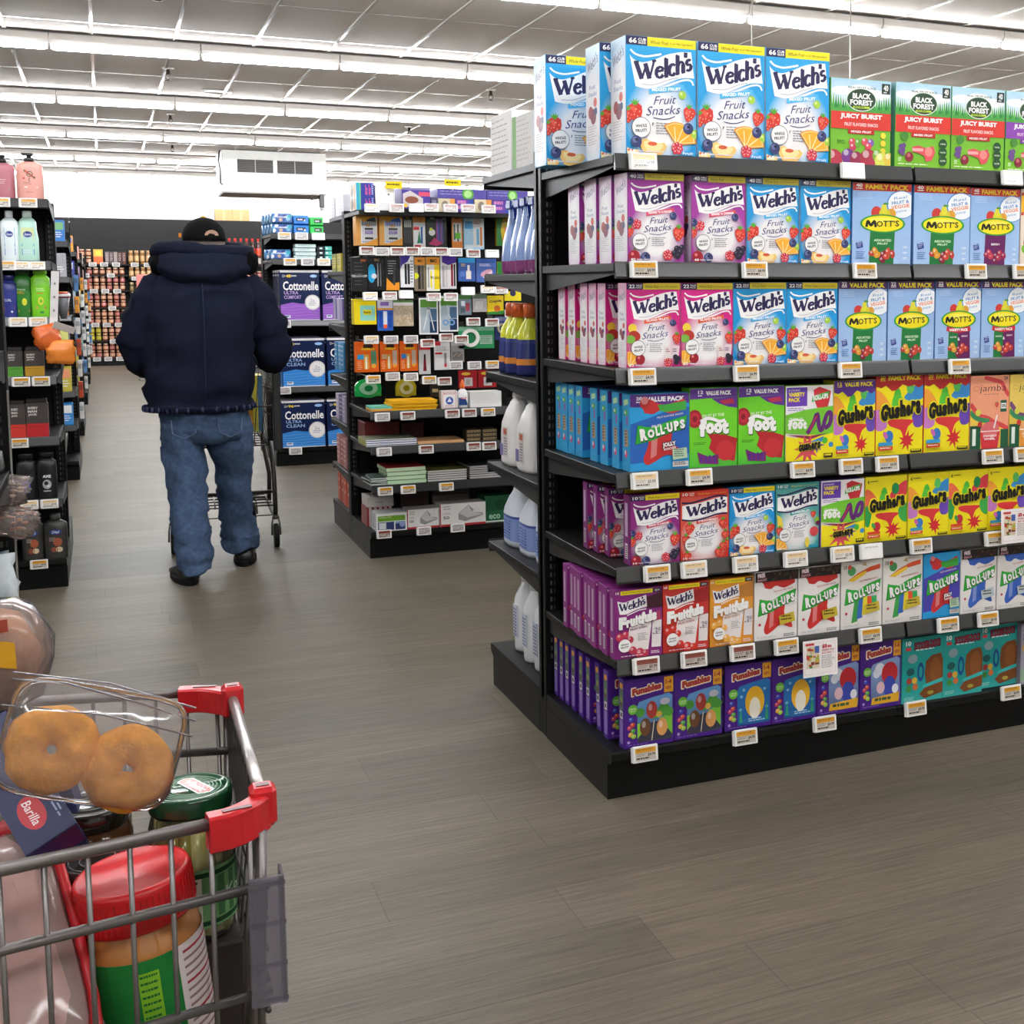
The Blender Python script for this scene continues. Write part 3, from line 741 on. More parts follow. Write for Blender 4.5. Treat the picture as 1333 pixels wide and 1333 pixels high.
def fruitfuls(A, base, dark, drink, fr):
 A.rect(0, 0, 1, 1, base); A.rect(.68, .70, 1, .95, dark); A.poly([(.62, .86), (1, .93), (1, 1), (.62, .93)], base)
 A.rect(0, .925, .11, 1, base); A.text('10', .015, .945, .09, .98, WHT, bold=.03); A.rect(.12, .93, .80, .99, YEL, 0); A.text('Whole Fruit is our Main Ingredient!', .15, .945, .77, .973, '#4a4420', bold=0., shear=.2); A.rect(.81, .93, .98, .99, '#241f2a'); A.text('NEW!', .84, .943, .95, .975, '#d8d0d4', bold=.03)
 A.poly(smooth([(.05, .85), (.2, .825), (.4, .86), (.66, .905)]) + smooth([(.68, .73), (.45, .70), (.25, .65), (.1, .655)]), '#f4f1f0'); wordmark(A, .09, .70, .64, .84, NAVY, rise=.55, w=.05)
 A.stroke([(.25, .63), (.5, .69), (.66, .70)], .02, '#f4f1f0')
 A.poly([(.22, .08), (.70, .10), (.80, .62), (.5, .55), (.3, .45)], '#eee6e4'); A.grad(.0, .0, 1, .10, base, base)
 A.rect(.78, .12, .98, .52, '#e6dedc', -2); A.text('Fruit', .82, .3, .95, .42, '#5a4468', rot=90); A.poly([(.70, .60), (.96, .66), (.98, .52), (.74, .5)], drink)
 for ch, a, c, b, d in zip('Fruitfuls', (.08, .235, .315, .425, .475, .545, .615, .715, .765), (.22, .305, .405, .46, .535, .61, .705, .752, .86), (.44, .46, .47, .485, .495, .49, .51, .525, .53), (.61, .565, .58, .62, .63, .66, .62, .68, .64)):
  A.text(ch, a + .008, b - .012, c + .008, d - .012, mixc(base, '#000000', .45), bold=.12)
 for ch, a, c, b, d in zip('Fruitfuls', (.08, .235, .315, .425, .475, .545, .615, .715, .765), (.22, .305, .405, .46, .535, .61, .705, .752, .86), (.44, .46, .47, .485, .495, .49, .51, .525, .53), (.61, .565, .58, .62, .63, .66, .62, .68, .64)):
  A.text(ch, a, b, c, d, WHT, bold=.10)
 A.text('FRUIT STRIPS', .30, .42, .66, .45, mixc(base, '#000000', .3), rot=6, bold=.02); A.lines(.46, .24, .68, .36, 5, '#8a8288', .35)
 for x, y, r_ in ((.08, .33, .08), (.2, .36, .07), (.3, .28, .07), (.35, .12, .08), (.5, .07, .1), (.62, .06, .07)): A.ell(x, y, r_, fr); A.ell(x - .02, y + .02, r_ * .4, mixc(fr, '#ffffff', .35), n=8)
 A.ell(.18, .20, .13, WHT, n=24); A.text('WHOLE', .10, .205, .26, .23, '#2a2636', rot=5, bold=.03); A.text('FRUIT!', .10, .165, .26, .19, '#2a2636', rot=5, bold=.03); A.lines(.1, .03, .6, .05, 1, '#f0e4e8', .5); A.lines(.74, .03, .94, .08, 2, '#f0e4e8', .5)
def candy(A, scene):
 A.rect(0, 0, 1, 1, '#4a1f86')
 # picture panel: plain scenery with fruit shapes
 P = [(.27, .06), (.95, .06), (.97, .10), (.97, .70), (.9, .735), (.55, .70), (.30, .66), (.26, .6)]
 if scene == 'park':
  A.poly(P, ['#3a3a48'] * 2 + ['#4a4a50'] + ['#6aa0d8'] * 5); A.poly([(.26, .30), (.97, .38), (.97, .10), (.27, .06)], '#3a3846'); A.poly([(.26, .12), (.26, .34), (.5, .36), (.38, .22)], '#8ac83a'); A.poly([(.97, .12), (.97, .44), (.7, .38)], '#7abf3a')
  for x, y, r_ in ((.32, .5, .09), (.62, .46, .1), (.8, .50, .12), (.9, .46, .09)): A.ell(x, y, r_, '#4f9a3c')
  A.ell(.7, .44, .06, '#d8b04a'); A.stroke([(.6, .36), (.55, .07)], .015, '#e8e0c0'); A.ell(.82, .62, .1, '#c8c4d0', rv=.05)
  for x, y, c in ((.42, .28, '#6a4428'), (.76, .25, '#d89a5a'), (.55, .52, '#a83a34')): A.ell(x, y, .11, c, rv=.13); A.ell(x - .03, y + .04, .04, mixc(c, '#ffffff', .3), rv=.05)
 elif scene == 'sea':
  A.poly(P, ['#1a5a9a'] * 2 + ['#2a7ac0'] * 6); A.ell(.62, .12, .3, '#2a6aa8', rv=.05); A.ell(.64, .40, .21, '#f0b82e', rv=.24); A.ell(.64, .30, .12, '#f2ead8', rv=.17)
  for x, y in ((.35, .5), (.4, .6), (.85, .58), (.9, .3), (.33, .3)): A.ell(x, y, .03, '#8ac4e8');
  A.poly([(.86, .1), (.9, .4), (.94, .1)], '#2f9a6a'); A.poly([(.3, .1), (.33, .35), (.37, .1)], '#38a878'); A.lines(.5, .09, .9, .15, 2, '#bfe0f4', .5)
 elif scene == 'sky':
  A.poly(P, ['#4a5a8a'] * 2 + ['#8aa4d0'] * 6); A.ell(.48, .58, .12, '#e6e8f0', rv=.09); A.ell(.40, .52, .09, '#dfe3ee', rv=.07); A.ell(.72, .50, .2, '#c42c34', rv=.17); A.ell(.72, .30, .15, '#3a4aa8', rv=.16); A.ell(.5, .30, .1, '#e0b8c0', rv=.09); A.ell(.86, .26, .08, '#e4e4ea', rv=.07)
  A.poly([(.27, .06), (.95, .06), (.97, .20), (.3, .16)], '#e0a82a'); A.lines(.36, .09, .88, .15, 1, '#3a5a3a', .7)
 A.text('Funables', .16, .79, .74, .885, '#d88a1c', rot=7, shear=.1, bold=.12, out='#f4ead8', ow=.06); A.text('Funables', .16, .79, .74, .885, '#a82848', rot=7, shear=.1, bold=.04)
 A.rect(.80, .75, .985, .98, '#e8a82a', 0); A.text('1-4', .83, .87, .95, .94, '#a8283a', bold=.04); A.text('NEW', .83, .79, .95, .84, '#b8382e', bold=.03)
 A.ell(.17, .56, .095, '#6ec03a', n=20); A.text('100%', .10, .555, .24, .585, '#d8f0b8', bold=.02); A.text('FRUIT', .11, .525, .23, .55, '#d8f0b8', bold=.02)
 for x, y, c in ((.13, .42, '#3a4ab8'), (.16, .34, '#d8502e'), (.10, .30, '#c83a5a'), (.17, .25, '#4fa83a'), (.12, .20, '#e0a03a'), (.18, .17, '#a0c83a')): A.ell(x, y, .05, c, rv=.035, rot=20); A.ell(x - .01, y + .01, .018, mixc(c, '#ffffff', .35), n=6)
 A.lines(.06, .025, .6, .05, 1, '#8a6ab8', .5); A.ell(.08, .09, .03, '#b8a0d8', n=8)
def candy_side(A):
 A.rect(0, 0, 1, 1, '#45208a'); A.rect(.22, .86, .8, .94, '#e8a82a'); A.rect(.2, .55, .82, .85, '#5a7a5a'); A.ell(.5, .7, .25, '#8aa04a'); A.ell(.45, .62, .2, '#6a4428'); A.rect(.22, .42, .8, .54, '#e6e2da'); A.rect(.35, .45, .65, .51, '#3a3428'); A.rect(.22, .06, .8, .40, '#a58acc'); A.lines(.28, .08, .74, .38, 12, '#6a4aa0', .4)
def tealbox(A):
 A.rect(0, 0, 1, 1, '#1f9a94'); A.grad(0, 0, 1, .2, '#3ab0a8', '#1f9a94')
 A.text('10', .08, .885, .21, .96, WHT, bold=.04); A.rect(.08, .81, .21, .86, '#c8383a'); A.text('SCOOBY-DOO!', .30, .82, .92, .93, '#8a2a3a', rot=3, bold=.06, out='#3a1a30', ow=.05); A.lines(.32, .79, .8, .815, 1, '#d8f0ee', .7)
 A.ell(.25, .68, .12, '#8aa0a4', rv=.07); A.ell(.2, .48, .1, '#1f5a58', rv=.06); A.ell(.45, .46, .08, '#1a4a86', rv=.15); A.ell(.45, .46, .04, '#1f9a94', rv=.09)
 for x, y, c in ((.17, .34, '#a03a34'), (.30, .34, '#d0a83a'), (.16, .22, '#3f8a3a'), (.32, .24, '#c86a3a')): A.ell(x, y, .065, c, rv=.05)
 A.poly([(.58, .62), (.72, .70), (.95, .72), (1, .6), (1, .1), (.55, .04), (.42, .12), (.6, .24), (.55, .42)], '#7a4620'); A.ell(.82, .46, .14, '#8a5226', rv=.2); A.poly([(.5, .25), (1, .33), (1, .27), (.5, .2)], '#35b4b0'); A.ell(.7, .12, .08, '#a89a3a', rv=.03)
 A.lines(.05, .03, .35, .09, 3, '#c8ece8', .3)
def teal_side(A):
 A.rect(0, 0, 1, 1, '#5ab8c0'); A.lines(.2, .1, .8, .9, 18, '#2a7a86', .5)
def creambox(A):
 A.rect(0, 0, 1, 1, '#e9d6c4'); A.text('Froot', -.05, .76, .75, .95, '#f2b21e', rot=12, bold=.12, out='#c8342e', ow=.07); A.text('oops', .1, .62, .7, .74, WHT, rot=12, bold=.1, out='#c8342e', ow=.06); A.ell(.2, .4, .12, '#b02434'); A.ell(.16, .3, .1, '#c8384a'); A.ell(.1, .22, .08, '#7fb83a'); A.lines(.1, .05, .5, .1, 2, '#8a7a70', .4)
def ru_side(A):
 A.rect(0, 0, 1, 1, '#35a0d4'); A.rect(.2, .86, .8, .93, '#bfe0a8', 10); A.ell(.5, .76, .25, '#5ab04a', rv=.04); A.ell(.4, .76, .1, '#e8e4d0', rv=.02); A.rect(.55, .60, .75, .72, '#a85aa8'); A.rect(.3, .32, .75, .54, '#c89a6a', 3); A.lines(.34, .33, .7, .53, 5, '#3a4a6a', .5); A.ell(.5, .22, .2, '#d84a78', rv=.05); A.ell(.42, .24, .1, '#e8e0e4', rv=.03)
CART = {}
def carton(key, w, h, d, front, side=None, body='#888888', top=None):
 """a folded card carton standing on z=0, its face at y=0 looking along -y"""
 mb = MB()
 mb.box(-w / 2, 0, 0, w / 2, d, h, {'*': body, 't': top or body}, ch=.0012)
 A = Art(w, h); front(A)
 A.put(mb, lambda u, v, e: (-w / 2 + .0008 + u * (w - .0016), -.0002 - e, .0008 + v * (h - .0016)))
 if side:
  S = Art(d, h); side(S)
  S.put(mb, lambda u, v, e: (-w / 2 - .0002 - e, d - .0008 - u * (d - .0016), .0008 + v * (h - .0016)))
 CART[key] = (mb.mesh('carton_' + key, 'card'), w, h, d)
 return CART[key]
# ================================================================ room
XW0, XW1, YW0, YW1, ZC = -9.0, 13.0, -8.5, 22.2, 3.42
def floor_mat():
 m, nt, out = new_mat('plank_floor')
 b = N(nt, 'ShaderNodeBsdfPrincipled'); b.inputs['Roughness'].default_value = .44; b.inputs['Specular IOR Level'].default_value = .45
 tc = N(nt, 'ShaderNodeTexCoord')
 sx = N(nt, 'ShaderNodeSeparateXYZ'); nt.links.new(tc.outputs['Object'], sx.inputs[0])
 def M(op, a, b=None):
  n = N(nt, 'ShaderNodeMath', operation=op)
  for i, q in enumerate((a, b)):
   if q is None: continue
   if isinstance(q, (int, float)): n.inputs[i].default_value = q
   else: nt.links.new(q, n.inputs[i])
  return n.outputs[0]
 rowf = M('DIVIDE', sx.outputs['Y'], .203); row = M('FLOOR', rowf)
 wn = N(nt, 'ShaderNodeTexWhiteNoise', noise_dimensions='1D'); nt.links.new(row, wn.inputs['W'])
 uf = M('ADD', M('DIVIDE', sx.outputs['X'], 1.22), M('MULTIPLY', wn.outputs['Value'], 7.3)); ui = M('FLOOR', uf)
 cb = N(nt, 'ShaderNodeCombineXYZ'); nt.links.new(ui, cb.inputs[0]); nt.links.new(row, cb.inputs[1])
 w2 = N(nt, 'ShaderNodeTexWhiteNoise', noise_dimensions='2D'); nt.links.new(cb.outputs[0], w2.inputs['Vector'])
 edge = M('MINIMUM', M('MULTIPLY', M('MINIMUM', M('SUBTRACT', uf, ui), M('SUBTRACT', 1., M('SUBTRACT', uf, ui))), 1.22), M('MULTIPLY', M('MINIMUM', M('SUBTRACT', rowf, row), M('SUBTRACT', 1., M('SUBTRACT', rowf, row))), .203))
 seam = M('GREATER_THAN', edge, .0009)
 c1 = N(nt, 'ShaderNodeMix', data_type='RGBA'); c1.inputs['A'].default_value = lin('#625a4d'); c1.inputs['B'].default_value = lin('#716757'); nt.links.new(w2.outputs['Value'], c1.inputs['Factor'])
 br = N(nt, 'ShaderNodeMix', data_type='RGBA'); br.inputs['A'].default_value = lin('#48433c'); nt.links.new(seam, br.inputs['Factor']); nt.links.new(c1.outputs['Result'], br.inputs['B'])
 def streak(sc, scale, lo, hi, det=5):
  mp = N(nt, 'ShaderNodeMapping'); mp.inputs['Scale'].default_value = sc
  nt.links.new(tc.outputs['Object'], mp.inputs['Vector'])
  nz = N(nt, 'ShaderNodeTexNoise'); nz.inputs['Scale'].default_value = scale; nz.inputs['Detail'].default_value = det; nz.inputs['Roughness'].default_value = .65
  nt.links.new(mp.outputs['Vector'], nz.inputs['Vector'])
  mr = N(nt, 'ShaderNodeMapRange'); mr.inputs['From Min'].default_value = .3; mr.inputs['From Max'].default_value = .7
  mr.inputs['To Min'].default_value = lo; mr.inputs['To Max'].default_value = hi
  nt.links.new(nz.outputs['Fac'], mr.inputs['Value']); return mr.outputs['Result']
 src = br.outputs['Result']
 for s in (streak((1.1, 34, 1), 3., .64, 1.30, 6), streak((.5, 5, 1), 2.2, .86, 1.12), streak((5, 160, 1), 3., .80, 1.18, 3)):
  mx = N(nt, 'ShaderNodeMix', data_type='RGBA', blend_type='MULTIPLY'); mx.inputs['Factor'].default_value = 1
  nt.links.new(src, mx.inputs['A']); nt.links.new(s, mx.inputs['B']); src = mx.outputs['Result']
 nt.links.new(src, b.inputs['Base Color'])
 bp = N(nt, 'ShaderNodeBump'); bp.inputs['Strength'].default_value = .25; bp.inputs['Distance'].default_value = .002
 nt.links.new(streak((2, 60, 1), 4., 0, 1, 3), bp.inputs['Height']); nt.links.new(bp.outputs['Normal'], b.inputs['Normal'])
 nt.links.new(b.outputs[0], out.inputs['Surface'])
 MATS['plank_floor'] = m
floor_mat()
attr_mat('ceiling_tile', rough=.9, spec=.1, noise=.05, nscale=140, bump=.3, bscale=260)
attr_mat('wall_paint', rough=.7, spec=.2, noise=.02, nscale=3)
mb = MB(); mb.box(XW0, YW0, -.1, XW1, YW1, 0, '#888888'); mb.build('floor', 'plank_floor', kind='structure')
mb = MB(); mb.box(XW0, YW0, ZC, XW1, YW1, ZC + .1, '#d2c9c2'); mb.build('ceiling', 'ceiling_tile', kind='structure')
for nm, b in (('wall_left', (XW0 - .1, YW0, 0, XW0, YW1, ZC)), ('wall_right', (XW1, YW0, 0, XW1 + .1, YW1, ZC)), ('wall_front', (XW0, YW0 - .1, 0, XW1, YW0, ZC)), ('wall_back', (XW0, YW1, 0, XW1, YW1 + .1, ZC))):
 mb = MB(); mb.box(*b, '#efece6'); mb.build(nm, 'wall_paint', kind='structure')
# dark upper band on the back wall
mb = MB()
for i in range(9):
 x0 = XW0 + i * 2.44
 mb.box(x0 + .003, YW1 - .30, .0, min(x0 + 2.437, XW1), YW1 - .001, 2.60, '#2c2b2b', ch=.003)
for i in range(1, 9):
 for z in (2.52, 2.2): mb.box(XW0 + i * 2.44 - .012, YW1 - .306, z - .012, XW0 + i * 2.44 + .012, YW1 - .30, z + .012, '#b8b6b2')
mb.build('trim_1', 'wall_paint', kind='structure')
# tee bars of the dropped ceiling
mb = MB()
x = -1.188 - .62 * 12
while x < XW1:
 if x > XW0 + .1: mb.box(x - .012, YW0, ZC - .010, x + .012, YW1, ZC + .002, '#ddd7d2')
 x += .62
y = -.72 - 1.24 * 6
while y < YW1:
 if y > YW0 + .1: mb.box(XW0, y - .010, ZC - .0015, XW1, y + .010, ZC + .002, '#d6cfca')
 y += 1.24
mb.build('trim_2', 'gloss', kind='structure')
# fluorescent strip lights in continuous rows
emit_mat('tube_glow', (.93, .965, 1., 1.), LAMP)
Lt = 1.137
hm = MB()
hm.prism([(-.055, .12), (.055, .12), (.055, .075), (.03, .045), (-.03, .045), (-.055, .075)], 'x', .004, Lt - .004, '#c9c3bd')
hm.box(.01, -.012, .0, .03, .012, .05, '#d8d4d0'); hm.box(Lt - .03, -.012, .0, Lt - .01, .012, .05, '#d8d4d0')
HM = hm.mesh('strip_light_housing', 'paint_white')
tm = MB(); tm.tube([(.03, 0, .018), (Lt - .03, 0, .020)], .0215, n=10, col='#ffffff', smooth=True)
TM = tm.mesh('strip_light_tube', 'tube_glow')
ROWN = ['above the near end of the store', 'above the foreground cart', 'above the walkway just past the near shelves', 'above the second aisle', 'above the third aisle', 'above the fourth aisle', 'above the fifth aisle', 'above the sixth aisle', 'nearest the back wall']
rows_y = [(-4.49, -1.5), (-1.25, -1.5), (1.99, -1.5), (5.23, -1.437), (8.47, -1.5), (11.75, -1.545), (15.0, -1.53), (18.25, -1.5), (21.3, -1.5)]
for r, (yy, xs) in enumerate(rows_y):
 i0 = -4 if r > 2 else -3
 n = 0
 for i in range(i0, 11 if r > 2 else 8):
  n += 1
  e = empty('strip_light', (xs + i * Lt, yy, 3.28))
  tag(e, 'strip light %s from left, row %s' % (ORD[n], ROWN[r]), 'ceiling light', 'fluorescent strip lights ' + ROWN[r])
  inst('housing', HM, (0, 0, 0), parent=e); inst('tube', TM, (0, 0, 0), parent=e)
# pendant channel over each row
for r, (yy, xs) in enumerate(rows_y):
 mb = MB(); mb.box(XW0 + .05, yy - .035, 3.399, XW1 - .05, yy + .035, 3.412, '#8d8783')
 o = mb.build('mounting_channel', 'paint_white'); tag(o, 'long grey mounting channel over the light row ' + ROWN[r], 'channel', 'ceiling mounting channels')
# sprinklers, ceiling speakers
def sprinkler(x, y, lab):
 e = empty('fire_sprinkler', (x, y, ZC)); tag(e, lab, 'sprinkler', 'fire sprinklers under the ceiling')
 m = MB(); m.lathe([(.055, -.001), (.05, -.012), (.025, -.014)], n=16, col='#d8d2cc'); m.build('escutcheon', 'paint_white', e)
 m = MB(); m.lathe([(.016, -.012), (.016, -.05), (.022, -.052), (.022, -.062), (.008, -.064)], n=10, col='#5a544e')
 m.tube([(-.018, 0, -.062), (-.022, 0, -.085), (0, 0, -.11)], .004, 6, '#6a645e'); m.tube([(.018, 0, -.062), (.022, 0, -.085), (0, 0, -.11)], .004, 6, '#6a645e')
 m.build('head', 'steel', e)
 m = MB(); m.lathe([(.004, -.108), (.028, -.112), (.028, -.115), (.003, -.117)], n=12, col='#5a544e'); m.build('deflector', 'steel', e)
SPR = [(-.77, 6.35, 'small fire sprinkler left of the round ceiling speaker'), (-.55, 9.9, 'fire sprinkler between the second and third light rows on the left'), (-.38, 13.3, 'fire sprinkler below the third light row on the left'),
  (2.55, 9.9, 'fire sprinkler just left of the tall blue cartons'), (2.45, 13.3, 'fire sprinkler above the end of the stationery shelves'), (-.2, 16.7, 'smallest fire sprinkler left of the white air unit')]
for s in SPR: sprinkler(*s)
def disc(x, y, z, r, lab, nm='ceiling_speaker'):
 m = MB(); m.lathe([(r, -.001), (r * .97, -.012), (r * .8, -.014), (r * .78, -.008), (.002, -.01)], n=28, col='#c9c2bc'); o = m.build(nm, 'paint_white', loc=(x, y, z)); tag(o, lab, 'speaker', 'round ceiling speakers')
disc(-.30, 5.9, ZC, .15, 'round white ceiling speaker right of the nearest sprinkler')
disc(-.02, 11.2, ZC, .15, 'round white ceiling speaker between the second and third light rows')
# hanging air unit
e = empty('air_unit', (.49, 17., 2.79)); tag(e, 'white hanging air handling unit with two dark grilles', 'air unit')
m = MB(); m.box(0, 0, .0, 1.5, 1.05, .615, {'*': '#eceae6', 'u': '#cfcac4'}, ch=.01)
m.box(.01, .01, -.015, 1.49, 1.04, .0, '#a8a29c')
m.build('casing', 'paint_white', e)
for k in range(2):
 g = MB(); x0 = .21 + k * .57
 g.box(x0 - .02, -.012, .27, x0 + .53, .0, .50, '#f0eeea', ch=.003); g.box(x0, -.016, .29, x0 + .51, -.011, .48, '#2e2a28')
 for i in range(7): g.box(x0 + .005, -.02, .30 + i * .026, x0 + .505, -.014, .308 + i * .026, '#5a5450')
 g.box(x0 + .25, -.022, .29, x0 + .26, -.013, .48, '#b8b4b0')
 g.build('grille', 'paint_white', e)
m = MB(); m.tube([(-.03, .02, .60), (-.05, .02, .45), (-.03, .01, .32), (-.03, .01, .12), (.0, .01, .10)], .012, 8, '#4a4644'); m.build('pipe', 'plastic', e)
m = MB(); m.tube([(1.28, .05, -.015), (1.28, .05, -.09)], .012, 8, '#3a3634'); m.tube([(1.28, .05, -.05), (1.33, .05, -.03), (1.39, .05, -.06)], .012, 8, '#3a3634'); m.box(1.39, .0, -.2, 1.46, .1, -.0, '#3a3836', ch=.01); m.lathe([(.03, -.24), (.03, -.18)], 1.43, .05, 10, '#c8c4c0')
m.build('drain_pump', 'plastic', e)
# hangers of the right-hand ceiling signs rods
for k, (x, y) in enumerate(((2.62, 4.2), (3.35, 4.2))):
 m = MB(); m.tube([(0, 0, 0), (0, 0, -1.2)], .004, 6, '#c9c4be'); o = m.build('hanging_wire', 'steel', loc=(x, y, ZC)); tag(o, ('left' if k == 0 else 'right') + ' thin white wire hanging behind the green cartons', 'wire', 'hanging wires')
# ================================================================ shelving
BLK = '#0e0e0d'; BLK2 = '#080808'; GRY = '#3a3a39'
SEC = .914
def upright_mesh(h, slots=True):
 m = MB(); m.box(0, -.035, 0, .045, .035, h, BLK2, ch=.003)
 if slots:
  z = .25
  while z < h - .06:
   m.add([(.016, -.0354, z), (.022, -.0354, z), (.022, -.0354, z + .014), (.016, -.0354, z + .014)], [(0, 1, 2, 3)], '#565450')
   m.add([(.028, -.0354, z), (.032, -.0354, z), (.032, -.0354, z + .014), (.028, -.0354, z + .014)], [(0, 1, 2, 3)], '#3a3836')
   z += .0254
 return m
def shelf_mesh(depth, w=SEC, edge='#262625'):
 """tray whose back edge is at y=0 and front at y=-depth, top at z=0"""
 m = MB(); m.box(.002, -depth, -.022, w - .002, 0, 0, {'*': '#161615', 'u': '#090909', 'f': edge}, ch=.0015)
 return m
def rail_mesh(w=SEC):
 m = MB()
 m.prism([(0, .004), (-.003, .004), (-.0045, -.002), (-.0115, -.034), (-.010, -.040), (0, -.038)], 'x', .004, w - .006, '#272726')
 return m
def bracket_mesh(depth, col='#363635'):
 m = MB(); m.prism([(0, 0), (0, -.07), (-.05, -.07), (-depth + .05, -.03), (-depth + .004, -.026), (-depth + .004, 0)], 'x', 0, .004, col); return m
_cm = {}
def cm(k, d, fn):
 if (k, d) not in _cm: _cm[(k, d)] = fn(d - .03).mesh(k, 'rail_plastic' if k == 'rail' else 'shelf_metal')
 return _cm[(k, d)]
def gondola(loc, nsec, half, height, lv_front, lv_back, fdep, bdep, label, x_dir=1, deck_lip=.02, top_cap=True, back_base=True, panel='#0b0b0b', group=None):
 """two-sided run of shelving. origin: left end, front foot; y=half is the spine"""
 e = empty('gondola_shelving', loc)
 tag(e, label, 'shelving', group)
 W = nsec * SEC
 m = MB(); m.box(.0, half - .012, .12, W, half + .012, height - .015, panel); m.build('back_panel', 'shelf_metal', e)
 um = upright_mesh(height).mesh('upright', 'shelf_metal')
 for i in range(nsec + 1):
  inst('upright', um, (min(i * SEC, W - .045), half, 0), parent=e)
 # feet boxes
 for sgn, on in ((-1, True), (1, back_base)):
  if not on: continue
  for i in range(nsec):
   m = MB()
   y0, y1 = (.012, half - .036) if sgn < 0 else (half + .036, 2 * half - .012)
   m.box(i * SEC, y0, 0, (i + 1) * SEC, y1, .098, {'*': BLK2, 'l': '#11110f', 'r': '#11110f'})
   m.build('kick_plate', 'shelf_metal', e)
   m = MB(); f = lambda y: y if sgn < 0 else 2 * half - y
   P = [(f(half - .036), .098), (f(.012), .098), (f(-deck_lip + .004), .112), (f(-deck_lip), .118), (f(-deck_lip), .148 - .012), (f(-deck_lip + .006), .140), (f(half - .036), .140)]
   m.prism(P, 'x', i * SEC + .001, (i + 1) * SEC - .001, '#121211')
   m.build('base_deck', 'shelf_metal', e)
 for lv, dep, sgn in ((lv_front, fdep, -1), (lv_back, bdep, 1)):
  for j, z in enumerate(lv):
   d = dep[j] if isinstance(dep, (list, tuple)) else dep
   for i in range(nsec):
    sm = inst('shelf', cm('shelf', d, shelf_mesh), (i * SEC + (0 if sgn < 0 else SEC), half + sgn * .03, z), (0, 0, 0 if sgn < 0 else PI), e)
    inst('price_rail', cm('rail', 0, lambda d: rail_mesh()), (0, -(d - .03), 0), parent=sm)
    for bx in ((.014, SEC - .006) if i == nsec - 1 else (.014,)):
     inst('shelf_bracket', cm('bracket', d, bracket_mesh), (bx if sgn < 0 else SEC - bx - .004, 0, -.0005), parent=sm)
 return e
# -------------------------------------------------------------- shelf labels
def esl_meshes():
 b = MB(); b.box(-.037, -.008, -.0225, .037, 0, .0225, '#e9e7e4', ch=.002); b.box(-.041, -.005, -.021, -.0365, 0, .021, '#d8d6d3', ch=.001)
 body = b.mesh('shelf_label_body', 'plastic')
 S = {}
 for k, (band, bg, price) in dict(orange=('#d99a2e', '#c2b9ac', '#2c2624'), brown=('#8a4a40', '#b8aaa2', '#2c2624'), grey=('#b5aeb0', '#c0bab8', '#4a4444'), pale=('#e6c89a', '#dcd5cc', '#6a6058'), glare=('#efece8', '#f2efec', '#e2ddd8')).items():  # glare: lamp reflection painted into the screen colours as near-white
  m = MB(); A = Art(.060, .034); A.rect(0, 0, 1, 1, bg); A.rect(0, .62, 1, 1, band); A.lines(.1, .72, .9, .92, 1, mixc(band, '#4a3010', .35), .6, .5)
  if k != 'glare':
   A.text('$4.99' if k == 'orange' else '$5.99', .60, .28, .96, .56, price, bold=.02); A.lines(.05, .08, .75, .24, 1, price, .7); A.lines(.05, .3, .5, .55, 2, mixc(bg, price, .5), .5)
  A.put(m, lambda u, v, e: (-.030 + .060 * u, -.0082 - e, -.017 + .034 * v))
  S[k] = m.mesh('shelf_label_screen_' + k, 'gloss')
 return body, S
ESL_B, ESL_S = esl_meshes()
TAGN = {}
DESC = dict(orange='orange band', brown='brown band', grey='grey screen', pale='pale orange band', glare='painted white glare')
def esl(x, y, z, kind, where, of, sc=1., tilt=-.12, rz=0., n=None):
 TAGN[where] = TAGN.get(where, 0) + 1
 o = inst('shelf_label', ESL_B, (x, y, z), (tilt, 0, rz), scale=None if sc == 1 else (sc, sc, sc))
 inst('screen', ESL_S[kind], (0, 0, 0), parent=o)
 tag(o, 'price label, %s, %s from left %s' % (DESC[kind], ORD[n or TAGN[where]], where), 'price label', of)
 return o
# -------------------------------------------------------------- near snack gondola
HALF = .565
Z = [1.7204, 1.4468, 1.1731, .8998, .6494, .4008]
ZB = [1.755, 1.426, 1.095, .781, .501]
gondola((0, 0, 0), 2, HALF, 1.79, Z, ZB, [.615] * 6, [.60] * 5, 'large black double-sided shelving unit full of fruit snack cartons on the right')
FY = -.040
c_ = carton
c_('jumbo_blue', .197, .300, .105, lambda A: snack(A, '#2fa4dc', '#1796d8', '#56b8e8', 'MIXED FRUIT', '66', 'mixed'), lambda S: snack_side(S, '#3fa0dc', '#c8e0f2'), '#3fa6dc')
c_('purple_forty', .160, .231, .092, lambda A: snack(A, '#a03a98', '#a83fa0', '#e0506a', "BERRIES 'N CHERRIES", '40', 'berry', chip='#5a4a68', strip='#cdbb36', size='FAMILY PACK'), lambda S: snack_side(S, '#b04aa4', '#e8d0e4'), '#9a3a94')
c_('blue_forty', .160, .231, .092, lambda A: snack(A, '#2a9cd6', '#1794d8', '#52b4e6', 'MIXED FRUIT', '40', 'mixed', chip='#4a4a68', strip='#cdbb36', size='FAMILY PACK'), lambda S: snack_side(S, '#3fa0dc', '#c8e0f2'), '#2f9ed8')
c_('pink_value', .153, .222, .060, lambda A: snack(A, '#d42a86', '#d81a80', '#e8603c', 'ISLAND FRUITS', '22', 'tropic', strip='#dcc82a', size='VALUE PACK'), lambda S: snack_side(S, '#d42a86', '#f0c0d8'), '#d83a8c')
c_('blue_value', .162, .224, .060, lambda A: snack(A, '#209cd8', '#0f92da', '#4ab2e8', 'MIXED FRUIT', '22', 'mixed', strip='#dcc82a', size='VALUE PACK'), lambda S: snack_side(S, '#2fa0dc', '#c8e0f2'), '#2f9ed8')
